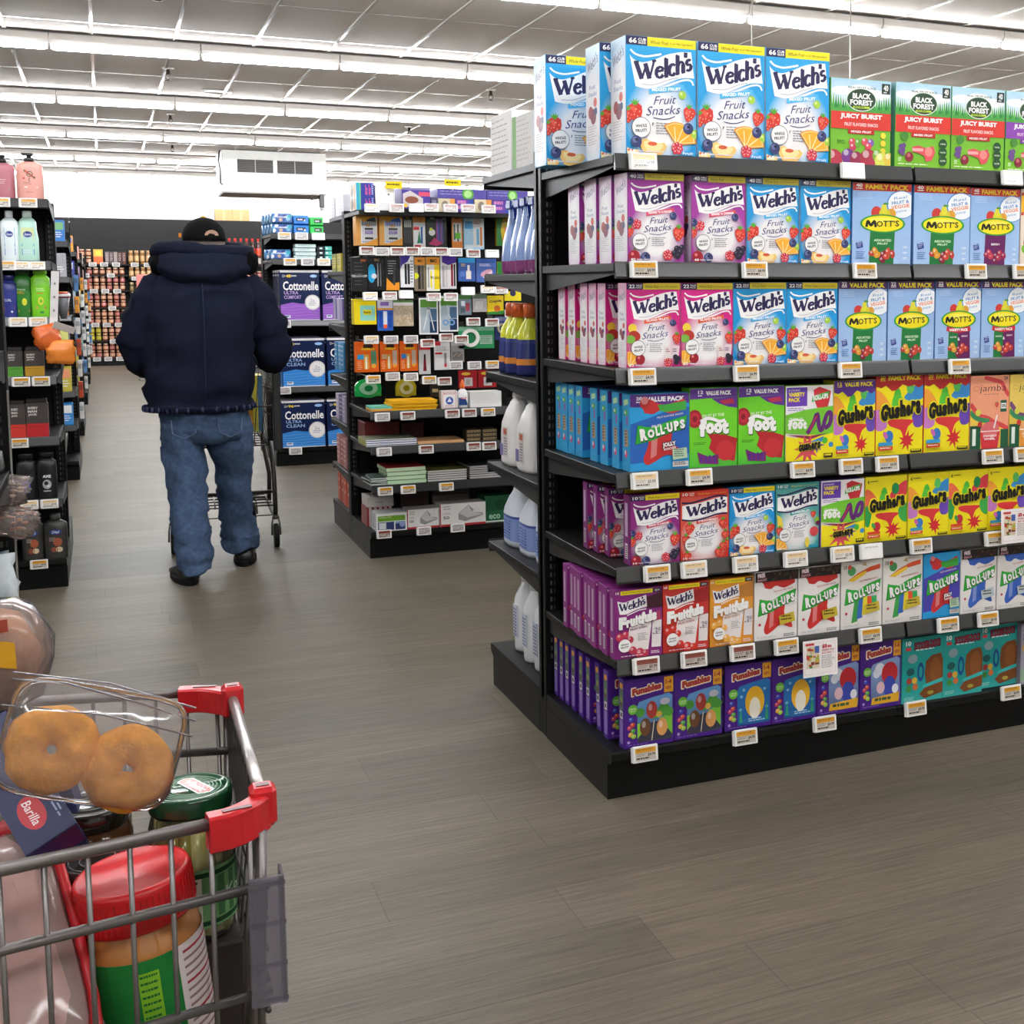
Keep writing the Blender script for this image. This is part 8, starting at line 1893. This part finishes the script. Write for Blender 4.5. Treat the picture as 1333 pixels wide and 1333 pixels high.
# ================================================================ loaded cart in the foreground
# nose corners of the rim: near (-1.065,-1.880,.90), far (-1.068,-1.504,.90); the handle lies out to the left
ZR = .90
fc = empty('shopping_cart', (-1.07, -1.69, 0)); tag(fc, 'grey wire shopping cart with red corner bumpers, loaded with groceries, in front', 'shopping cart')
FO = Vector((-1.07, -1.69, 0))
def fr(p): return tuple(Vector(p) - FO)
GC = '#7d7876'
NR, NF, BR, BF = Vector((-1.070, -1.890, ZR)), Vector((-1.068, -1.500, ZR)), Vector((-1.86, -2.000, ZR)), Vector((-1.86, -1.335, ZR + .01))
ZBT = .60
def side(a, b, inn, n, nm):
 """a: nose corner, b: rear corner; inn: inward shift at the floor"""
 m = MB(); inn = Vector(inn)
 bot = lambda p: Vector((p.x, p.y, ZBT)) + inn
 P = lambda t, v: a.lerp(b, t).lerp(bot(a.lerp(b, t)), v)
 m.tube([fr(P(.03, 0)), fr(P(1, 0))], .0058, 10, GC)
 for v, r in ((.235, .005), (.585, .0045), (.80, .0045), (1, .0045)): m.tube([fr(P(.0, v)), fr(P(1, v))], r, 8, GC)
 for i in range(n + 1): m.tube([fr(P(.02 + .98 * i / n, 0)), fr(P(.02 + .98 * i / n, 1))], .0027, 6, GC)
 m.build(nm, 'steel', fc); return P
PN = side(NR, BR, (0, .004, 0), 23, 'basket_side')
PF = side(NF, BF, (0, -.05, 0), 23, 'basket_side')
# nose: top bar, notched plate, wire grid
m = MB(); m.tube([fr(NR.lerp(NF, .08)), fr(NR.lerp(NF, .94))], .006, 10, '#b9b5b2'); m.build('nose_bar', 'steel', fc)
m = MB()
for i in range(13):
 y0 = NR.y + .012 + (NF.y - NR.y - .024) * i / 13; y1 = NR.y + .012 + (NF.y - NR.y - .024) * (i + .72) / 13; y2 = NR.y + .012 + (NF.y - NR.y - .024) * (i + 1) / 13
 m.box(-1.074 - FO.x, y0 - FO.y, .80, -1.070 - FO.x, y1 - FO.y, .896, '#45403e'); m.box(-1.074 - FO.x, y1 - FO.y, .80, -1.070 - FO.x, y2 - FO.y, .882, '#45403e')
m.build('nose_plate', 'steel', fc)
m = MB()
for k in range(7):
 z = .79 - .031 * k; m.tube([fr((-1.072, NR.y + .015, z)), fr((-1.078 - .004 * k, NF.y - .015, z))], .0027, 6, '#5f5b59')
for k in range(11):
 y = NR.y + .015 + .036 * k
 if y < NF.y: m.tube([fr((-1.072, y, .81)), fr((-1.095, y, ZBT))], .0027, 6, '#5f5b59')
m.tube([fr((NR.x - .004, NR.y + .006, .88)), fr((NR.x - .012, NR.y + .03, ZBT - .02))], .005, 8, GC); m.tube([fr((NF.x - .004, NF.y, .88)), fr((NF.x - .012, NF.y - .04, ZBT))], .005, 8, GC)
m.build('basket_front', 'steel', fc)
m = MB()
for k in range(16): x = -1.09 - .05 * k; m.tube([fr((x, -1.86 - .0, ZBT)), fr((x, -1.55 + .02 * min(k, 6), ZBT))], .0028, 6, GC)
for k in range(8): y = -1.85 + .043 * k; m.tube([fr((-1.085, y, ZBT + .002)), fr((-1.86, y - .01, ZBT + .002))], .0028, 6, GC)
m.build('basket_floor', 'steel', fc)
def bump(nm, C0, sgn, L1, L2, h):
 """corner bumper: one arm along the side rim, one along the nose, a rounded corner"""
 m = MB(); red = '#c41f26'
 d = (BR - NR if sgn < 0 else BF - NF).normalized(); e2 = Vector((0, -sgn, 0)); w = .016
 c = C0
 path = [c + d * L1, c + d * .035] + [c + d * .035 * (1 - t) ** 1.4 + e2 * .03 * t ** 1.4 for t in (.2, .4, .6, .8, 1.)] + [c + e2 * L2]
 rings = []
 for i, p in enumerate(path):
  t = (path[min(i + 1, len(path) - 1)] - path[max(i - 1, 0)]).normalized(); nrm = t.cross(Vector((0, 0, 1))).normalized()
  hh = h if i < len(path) - 1 else h * .8
  rings.append([fr(p + nrm * a * w * .62 + Vector((0, 0, b * hh / 2 - .008))) for a, b in ((-1, -.9), (-.8, -1), (.8, -1), (1, -.9), (1, .85), (.75, 1), (-.75, 1), (-1, .85))])
 m.loft(rings, red, smooth=False)
 # post at the nose end and moulded slots
 q = c + e2 * L2
 m.box(*[v for v in (fr(q + Vector((-.012, -.012, 0)))[0], fr(q + Vector((-.012, -.012, 0)))[1], ZR - .022)], fr(q + Vector((.012, .012, 0)))[0], fr(q + Vector((.012, .012, 0)))[1], ZR + .016, red, ch=.004)
 o = m.build('corner_bumper', 'plastic', fc)
 s = MB(); p = c + d * L1 * .5; zz = Vector((0, 0, h / 2 - .0076)); s.bar(fr(p + d * .013 + zz), fr(p - d * .013 + zz), .006, .001, '#5a0f14'); s.build('slot', 'plastic', o)
 s = MB(); s.box(*fr(q + Vector((-.006, -.004, .0162))), *fr(q + Vector((.006, .004, .0168))), '#5a0f14'); s.build('slot', 'plastic', o)
 return o
bump('near', NR, -1, .052, .028, .034); bump('far', NF, 1, .058, .030, .029)
m = MB(); m.box(*fr((-1.090, -1.912, .722)), *fr((-1.058, -1.908, .846)), '#cfcad2', ch=.001); m.box(*fr((-1.061, -1.908, .722)), *fr((-1.058, -1.885, .846)), '#cfcad2', ch=.001); sh_ = m.build('sign_holder', 'clear_grey', fc)
for z in (.726, .760, .800, .838):
 m = MB(); m.box(*fr((-1.0905, -1.9128, z)), *fr((-1.0575, -1.912, z + .004)), '#e2dfe6'); m.build('holder_rib', 'clear_grey', sh_)
# handle, frame, wheels (beyond the frame, kept so the cart stands)
m = MB(); m.tube([fr((-1.98, -1.97, .99)), fr((-1.98, -1.37, .99))], .016, 12, '#b01f26'); m.build('handle', 'plastic', fc)
m = MB()
for y in (-1.96, -1.38): m.tube([fr((-1.86, y, .90)), fr((-1.98, y, .99))], .011, 8, GC); m.tube([fr((-1.80, y + (.04 if y < -1.7 else -.04), ZBT)), fr((-1.84, y + (.04 if y < -1.7 else -.04), .30)), fr((-1.82, y + (.04 if y < -1.7 else -.04), .16)), fr((-1.2, -1.69 + (-.12 if y < -1.7 else .12), .17))], .0125, 10, GC)
m.build('frame', 'steel', fc)
for x, y in ((-1.82, -1.92), (-1.82, -1.42), (-1.2, -1.81), (-1.2, -1.57)):
 w = MB(); w.tube([(-.02, 0, .155), (-.022, -.0, .064)], .006, 6, '#6a6a6a'); w.tube([(.02, 0, .155), (.022, 0, .064)], .006, 6, '#6a6a6a'); w.box(-.022, -.015, .15, .022, .015, .165, '#6a6a6a')
 q = w.build('caster', 'steel', fc, loc=fr((x, y, 0)), rot=(0, 0, PI / 2))
 w = MB(); n = 20; w.loft([[(xx, r * math.cos(2 * PI * i / n), .064 + r * math.sin(2 * PI * i / n)) for i in range(n)] for xx, r in ((-.014, .045), (-.013, .062), (.013, .062), (.014, .045))], '#1a1a1a', smooth=False); w.build('wheel', 'rubber', q)
FG = 'groceries in the foreground cart'
# ---- peanut butter jar
e = empty('peanut_butter_jar', (-1.166, -1.824, .634)); e.rotation_euler = (.0, -.10, .0); tag(e, 'peanut butter jar with red lid and green label in the foreground cart', 'jar', FG)
H = .205; R_ = .0535
m = MB(); m.lathe([(.040, .0), (.050, .004), (R_, .018), (R_, .14), (.0525, .150), (.045, .162), (.044, .168)], n=36, col='#b87a40'); m.build('jar', 'gloss', e)
m = MB(); m.lathe([(.0510, .163, '#c8181e'), (.0525, .166, '#c8181e'), (.0525, .200, '#c8181e'), (.0505, .2045, '#d02026'), (.047, .2045, '#d02026'), (.046, .203, '#d02026'), (.002, .203, '#d02026')], n=48)
for i in range(60):
 a = 2 * PI * i / 60; m.bar((.0527 * math.cos(a), .0527 * math.sin(a), .168), (.0527 * math.cos(a), .0527 * math.sin(a), .198), .0012, .0012, '#b8161c')
m.build('lid', 'plastic', e)
m = MB(); A = Art(.30, .115)
A.rect(0, 0, 1, 1, '#d8d2c8'); A.rect(.0, 0, .40, 1, '#1f7a34'); A.poly([(.0, 1), (.12, 1), (.10, .7), (.14, .5), (.10, .3), (.0, .2)], '#d8d0cc'); A.ell(.14, .26, .035, '#c8a82a', rv=.13); A.text('PEANUT BUTTER', .265, .08, .315, .9, '#a8d82e', rot=0, bold=.02) if False else A.rect(.27, .18, .335, .90, '#7fb82a'); A.lines(.275, .2, .33, .88, 12, '#1f6a2c', .35, .1); A.rect(.26, .06, .36, .09, '#b8c83a')
A.rect(.40, 0, .82, 1, '#e0d4d2')
for i in range(14): A.rect(.42, .92 - .065 * i, .80 - .05 * ((i * 7) % 3), .92 - .065 * i + .022, '#9a7a7c' if i % 4 else '#b03a44')
A.rect(.40, .06, .82, .10, '#c03a44'); A.rect(.82, 0, 1, 1, '#d8d490'); A.rect(.82, .72, 1, 1, '#a8242c'); A.lines(.84, .1, .98, .68, 9, '#8a8a4a', .4)
lx0, lx1, nseg = math.radians(-178), math.radians(-178 + 300), 40
pts2 = []
def wrap(u, v, ee, r=R_ + .0006, z0=.022, hh=.118):
 a = lx0 + (lx1 - lx0) * u; return ((r + ee) * math.cos(a), (r + ee) * math.sin(a), z0 + v * hh)
def put_wrapped(A, mb, fn, eps=.00005, maxdu=.03):
 """lay flat print round a cylinder, cutting long faces into narrow ones"""
 for pts, cols, L in A.it:
  us = [p[0] for p in pts]
  for k in range(int(min(us) / maxdu + 1e-6), int(math.ceil(max(us) / maxdu - 1e-6))):
   a, b = k * maxdu, (k + 1) * maxdu
   q, c = list(pts), list(cols)
   for val, sg in ((a, 1), (b, -1)):
    o, oc = [], []
    for i in range(len(q)):
     p0, p1 = q[i], q[(i + 1) % len(q)]; d0, d1 = sg * (p0[0] - val), sg * (p1[0] - val)
     if d0 >= -1e-9: o.append(p0); oc.append(c[i])
     if (d0 > 1e-9 and d1 < -1e-9) or (d0 < -1e-9 and d1 > 1e-9):
      t = d0 / (d0 - d1); o.append((p0[0] + (p1[0] - p0[0]) * t, p0[1] + (p1[1] - p0[1]) * t)); oc.append(mixc(c[i], c[(i + 1) % len(c)], t))
    q, c = o, oc
    if len(q) < 3: break
   if len(q) >= 3: mb.add([fn(u, v, L * eps) for u, v in q], [tuple(range(len(q)))], [list(c)])
put_wrapped(A, m, wrap); m.build('label', 'paper', e)
# ---- pickle jar
e = empty('pickle_jar', (-1.128, -1.735, .722)); tag(e, 'glass jar of pickle spears with a dark green lid in the foreground cart', 'jar', FG)
m = MB(); m.lathe([(.034, .001), (.041, .008), (.041, .118), (.036, .136), (.034, .140)], n=36, col='#f0f2e6'); m.build('glass', 'clear_jar', e)
m = MB(); r = random.Random(6)
for i in range(17):
 a = 2 * PI * i / 17; q = .030 if i % 2 == 0 else .0285; x, y = q * math.cos(a), q * math.sin(a)
 m.tube([(x, y, .008), (x * 1.02, y * 1.02, .06), (x * .98, y * .98, .125)], [.0065, .0078, .006], 8, r.choice(('#c0b84e', '#dcd488', '#a8a23e', '#e6e0a4', '#ccc460')))
m.lathe([(.022, .006), (.024, .06), (.022, .128)], n=16, col='#8a8430'); m.build('pickles', 'gloss', e)
m = MB(); m.lathe([(.0395, .134, '#153a24'), (.0405, .137, '#1a4a2c'), (.0405, .151, '#1a4a2c'), (.039, .1545, '#2a5a3a'), (.035, .155, '#24503a'), (.034, .1535, '#1a4a2c'), (.001, .1535, '#1a4a2c')], n=44)
for rr in (.030, .026, .0225, .019): m.tube([(rr * math.cos(a), rr * math.sin(a), .1537) for a in [2 * PI * i / 36 for i in range(36)]], .0007, 4, '#9ab8a4', closed=True)
A = Art(.056, .020); A.poly([(.02, .5), (.1, .95), (.9, .95), (.98, .6), (.9, .05), (.1, .05)], '#e8dcd8'); A.poly([(.06, .5), (.13, .86), (.87, .86), (.93, .6), (.86, .14), (.13, .14)], '#b8242c'); A.text('Vlasic', .16, .28, .84, .74, '#f0e4e0', bold=.03)
ca, sa = math.cos(-1.15), math.sin(-1.15)
A.put(m, lambda u, v, ee: ((u - .5) * .056 * ca - ((v - .5) * .020 + .006) * sa, (u - .5) * .056 * sa + ((v - .5) * .020 + .006) * ca, .1541 + ee))
m.build('lid', 'gloss', e)
m = MB(); A = Art(.2, .06); A.rect(0, 0, 1, 1, '#6a9a64'); A.rect(0, .86, 1, .94, '#173a20'); A.rect(0, .04, 1, .12, '#173a20'); A.rect(.0, .12, .42, .86, '#d8dcc8'); A.lines(.03, .18, .40, .82, 6, '#3a4a34', .45); [A.rect(.5 + .07 * i, .15, .54 + .07 * i, .84, '#3a6a3e') for i in range(7)]; A.text('Kosher', .55, .4, .85, .6, '#c8d8b8', bold=.01)
lx0, lx1 = math.radians(-200), math.radians(80)
put_wrapped(A, m, lambda u, v, ee: wrap(u, v, ee, .0416, .020, .062)); m.build('label', 'paper', e)
# something flat and hidden that carries the pickle jar
m = MB(); m.box(-.042, -.06, 0, .042, .06, .115, '#3a3430', ch=.003); o = m.build('grocery_carton', 'card', loc=(-1.125, -1.715, .6075)); tag(o, 'dark carton under the pickle jar', 'box', FG)
# ---- two jars with dark lids
JD = None
for k, (x, y, z) in enumerate(((-1.222, -1.70, .700), (-1.215, -1.765, .668))):
 lab = 'jar with a dark metal lid, %s of two behind the peanut butter' % ('farther' if k == 0 else 'nearer')
 if JD is None:
  JD = empty('sauce_jar', (x, y, z)); tag(JD, lab, 'jar', FG)
  m = MB(); m.lathe([(.034, 0), (.040, .008), (.040, .13), (.034, .145)], n=30, col='#5a3a20'); m.build('glass', 'gloss', JD)
  m = MB(); m.lathe([(.036, .142, '#26231f'), (.038, .145, '#26231f'), (.038, .16, '#26231f'), (.036, .163, '#4a4642'), (.032, .1632, '#3a3734'), (.031, .161, '#2e2b28'), (.002, .161, '#2e2b28')], n=40)
  for rr in (.027, .017): m.tube([(rr * math.cos(a), rr * math.sin(a), .1613) for a in [2 * PI * i / 30 for i in range(30)]], .0008, 4, '#8a8682', closed=True)
  m.build('lid', 'gloss', JD)
 else: tag(copy_thing(JD, (x, y, z)), lab, 'jar', FG)
m = MB(); m.box(-.09, -.08, 0, .05, .06, .062, '#4a4038', ch=.003); o = m.build('grocery_carton', 'card', loc=(-1.225, -1.70, .6075)); tag(o, 'dark carton under the jars with dark lids', 'box', FG)
# ---- doughnut pack
Dm = Matrix.Translation((-1.217, -1.833, .957)) @ Matrix.Rotation(.06, 4, 'Z') @ Matrix.Rotation(-.34, 4, 'X') @ Matrix.Rotation(.33, 4, 'Y') @ Matrix.Scale(.92, 4)
dn = empty('doughnut_pack'); dn.matrix_world = Dm; tag(dn, 'clear pack of two plain cake doughnuts lying on top of the foreground groceries', 'pack', FG)
for k, (x, z) in enumerate(((-.0355, .001), (.0385, -.006))):
 m = MB(); n, q = 36, 18; rings = []
 for i in range(n):
  a = 2 * PI * i / n; rings.append([((.0236 + .0192 * math.cos(b)) * math.cos(a) * (1 + .03 * math.sin(3 * a + k)), .0185 * math.sin(b) * (1 + .05 * math.sin(5 * a + 2 * k)), (.0236 + .0192 * math.cos(b)) * math.sin(a)) for b in [2 * PI * j / q for j in range(q)]])
 rings.append(rings[0]); m.loft(rings, '#d8922c', caps=False); wrinkle(m, 0, .0030, 60, k * 3.1); wrinkle(m, 0, .0012, 190, 2 + k)
 m.build('doughnut', 'dough', dn, loc=(x, .004, z), rot=(0, .3 * k, 0))
m = MB(); n = 24; rings = []
for y, w, h in ((.026, .076, .050), (.024, .081, .055), (0, .084, .058), (-.022, .081, .055), (-.027, .072, .047)):
 rings.append([(w * math.copysign(abs(math.cos(a)) ** .35, math.cos(a)), y, h * math.copysign(abs(math.sin(a)) ** .35, math.sin(a)) + .012) for a in [2 * PI * i / n for i in range(n)]])
m.loft(rings, '#f0eeee', smooth=True); wrinkle(m, 0, .0022, 40, 3); m.build('clear_wrap', 'clear', dn)
m = MB()
m.tube([(-.088, -.012, .060), (-.04, -.024, .064), (.02, -.026, .058), (.088, -.014, .050)], .0013, 6, '#f2f0f0'); m.tube([(-.09, -.022, .034), (0, -.029, .040), (.088, -.024, .034)], .0010, 6, '#efecec'); m.tube([(-.09, .012, .068), (0, .02, .074), (.088, .014, .064)], .0012, 6, '#efecec')
m.build('wrap_seam', 'clear_grey', dn)
# ---- bread
br = empty('bread_bag', (-1.386, -1.480, .907)); br.rotation_euler = (0, -.03, .10); tag(br, 'bagged loaf of bread with a yellow tag at the far left of the foreground cart', 'bread', FG)
m = MB(); rings = []
for j in range(13):
 t = -1 + 2 * j / 12; q = max(1 - abs(t) ** 6, .02) ** .5
 rings.append([(.118 * t, .048 * q * math.copysign(abs(math.cos(a)) ** .6, math.cos(a)), .056 + .052 * q * math.copysign(abs(math.sin(a)) ** .6, math.sin(a)) * (1.06 if math.sin(a) > 0 else 1)) for a in [2 * PI * i / 22 for i in range(22)]])
m.loft(rings, '#b98e66'); wrinkle(m, 0, .004, 30, 1); m.build('loaf', 'dough', br)
m = MB(); rings = []
for j in range(15):
 t = -1 + 2 * j / 14; q = max(1 - abs(t) ** 7, .04) ** .5
 rings.append([(.132 * t, .057 * q * math.copysign(abs(math.cos(a)) ** .6, math.cos(a)), .060 + .062 * q * math.copysign(abs(math.sin(a)) ** .6, math.sin(a))) for a in [2 * PI * i / 26 for i in range(26)]])
m.loft(rings, '#e6d6d2'); wrinkle(m, 0, .005, 38, 6); m.build('bag', 'clear_bag', br)
m = MB(); A = Art(.11, .03); A.rect(0, 0, 1, 1, '#e0a82a'); A.lines(.5, .25, .9, .75, 2, '#8a6a1a', .5)
A.put(m, lambda u, v, ee: (-.02 + .11 * u, -.0605 - ee - .004 * math.sin(u * 3), .085 + .03 * v - .03 * u)); m.box(.02, -.0600, .098, .085, -.0590, .112, '#a84a3a'); m.build('label', 'paper', br)
# ---- boxes and meat tray
def navy(w, h, d, name, loc, rot, lab, oval=True):
 m = MB(); m.box(-w / 2, -d / 2, 0, w / 2, d / 2, h, '#1f2350', ch=.0015); A = Art(w, d); A.rect(0, 0, 1, 1, '#20254f')
 if oval: A.ell(.77, .45, .125, '#b8303a', rv=.24); A.text('Barilla', .68, .36, .86, .53, '#e8d8d8', shear=.2, bold=.01); A.lines(.62, .78, .95, .92, 2, '#8a90b8', .5)
 A.put(m, lambda u, v, ee: (-w / 2 + u * w, -d / 2 + v * d, h + .0003 + ee))
 o = m.build(name, 'card'); X, n = rot; Y = n.cross(X); M = Matrix((X, Y, n)).transposed().to_4x4(); M.translation = Vector(loc) - X * (w / 2) - n * h; o.matrix_world = M; tag(o, lab, 'box', FG)
RV, BV = Vector((.908, -.418, 0)), Vector((-.416, -.904, .098))
def tilt(kz, a, kb=.65):
 n = (BV * kb + Vector((0, 0, kz))).normalized(); t = n.cross(RV).normalized()
 return (RV * a[0] + t * a[1]).normalized(), n
navy(.165, .030, .048, 'pasta_box', (-1.252, -1.822, .880), tilt(.75, (.68, -.73)), 'navy blue pasta box with a red oval, leaning under the doughnuts')
navy(.17, .030, .055, 'pasta_box', (-1.232, -1.800, .775), tilt(.5, (.5, -.86)), 'dark navy box below the pasta box with the red oval', False)
Zl, nn = tilt(.5, (-.46, .88), .8); MM = Matrix((Zl.cross(-nn) * -1, -nn, Zl)).transposed().to_4x4(); MM.translation = Vector((-1.303, -1.832, .768)); mt = empty('meat_tray'); mt.matrix_world = MM; tag(mt, 'red tray of pale meat under clear film at the lower left of the foreground cart', 'tray', FG)
def slab(w, d, h, q):
 return [[(w * s * math.copysign(abs(math.cos(a)) ** .45, math.cos(a)), y, d * s * math.copysign(abs(math.sin(a)) ** .45, math.sin(a))) for a in [2 * PI * i / 28 for i in range(28)]] for y, s in q]
m = MB(); m.loft(slab(.075, .115, 0, ((.03, .90), (.028, .95), (.0, 1.08), (-.012, 1.12), (-.014, 1.02), (.02, .86))), '#b81c24'); m.build('tray', 'plastic', mt)
m = MB(); m.loft(slab(.066, .105, 0, ((.02, .9), (.0, .97), (-.018, .9), (-.026, .6))), '#d8b4ae'); wrinkle(m, 0, .012, 22, 2); m.build('meat', 'skin', mt)
m = MB(); m.loft(slab(.076, .116, 0, ((-.012, .99), (-.018, .97), (-.030, .90), (-.036, .66))), '#eee0de'); wrinkle(m, 0, .004, 45, 5); m.build('clear_film', 'clear_bag', mt)
m = MB(); m.box(-.07, -.05, 0, .06, .05, .075, '#3a3a3a', ch=.004); o = m.build('grocery_carton', 'card', loc=(-1.285, -1.82, .6075)); tag(o, 'dark carton at the bottom of the foreground cart under the meat tray', 'box', FG)
# ================================================================ camera and view
cam = bpy.data.cameras.new('camera'); co = bpy.data.objects.new('camera', cam); COL.objects.link(co)
PX = 1333.
cam.sensor_width = 36; cam.sensor_fit = 'HORIZONTAL'; cam.lens = 1643.53 * 36 / PX
cam.shift_x = (PX / 2 - 894.03) / PX; cam.shift_y = (535.4 - PX / 2) / PX
cam.clip_start = .05; cam.clip_end = 100
co.location = (-1.188, -3.0831, 1.3868)
co.rotation_euler = (PI / 2 - .0985, 0, -.4314)
sc = bpy.context.scene
sc.camera = co
w = bpy.data.worlds.new('store_world'); sc.world = w; w.use_nodes = True
w.node_tree.nodes['Background'].inputs['Color'].default_value = (.9, .95, 1, 1); w.node_tree.nodes['Background'].inputs['Strength'].default_value = .05
sc.view_settings.view_transform = 'Standard'; sc.view_settings.look = 'None'; sc.view_settings.gamma = 1; sc.view_settings.use_curve_mapping = False
sc.view_settings.exposure = EXPO
sc.cycles.max_bounces = 8; sc.cycles.diffuse_bounces = 4; sc.cycles.transparent_max_bounces = 16
sc.cycles.sample_clamp_indirect = 8
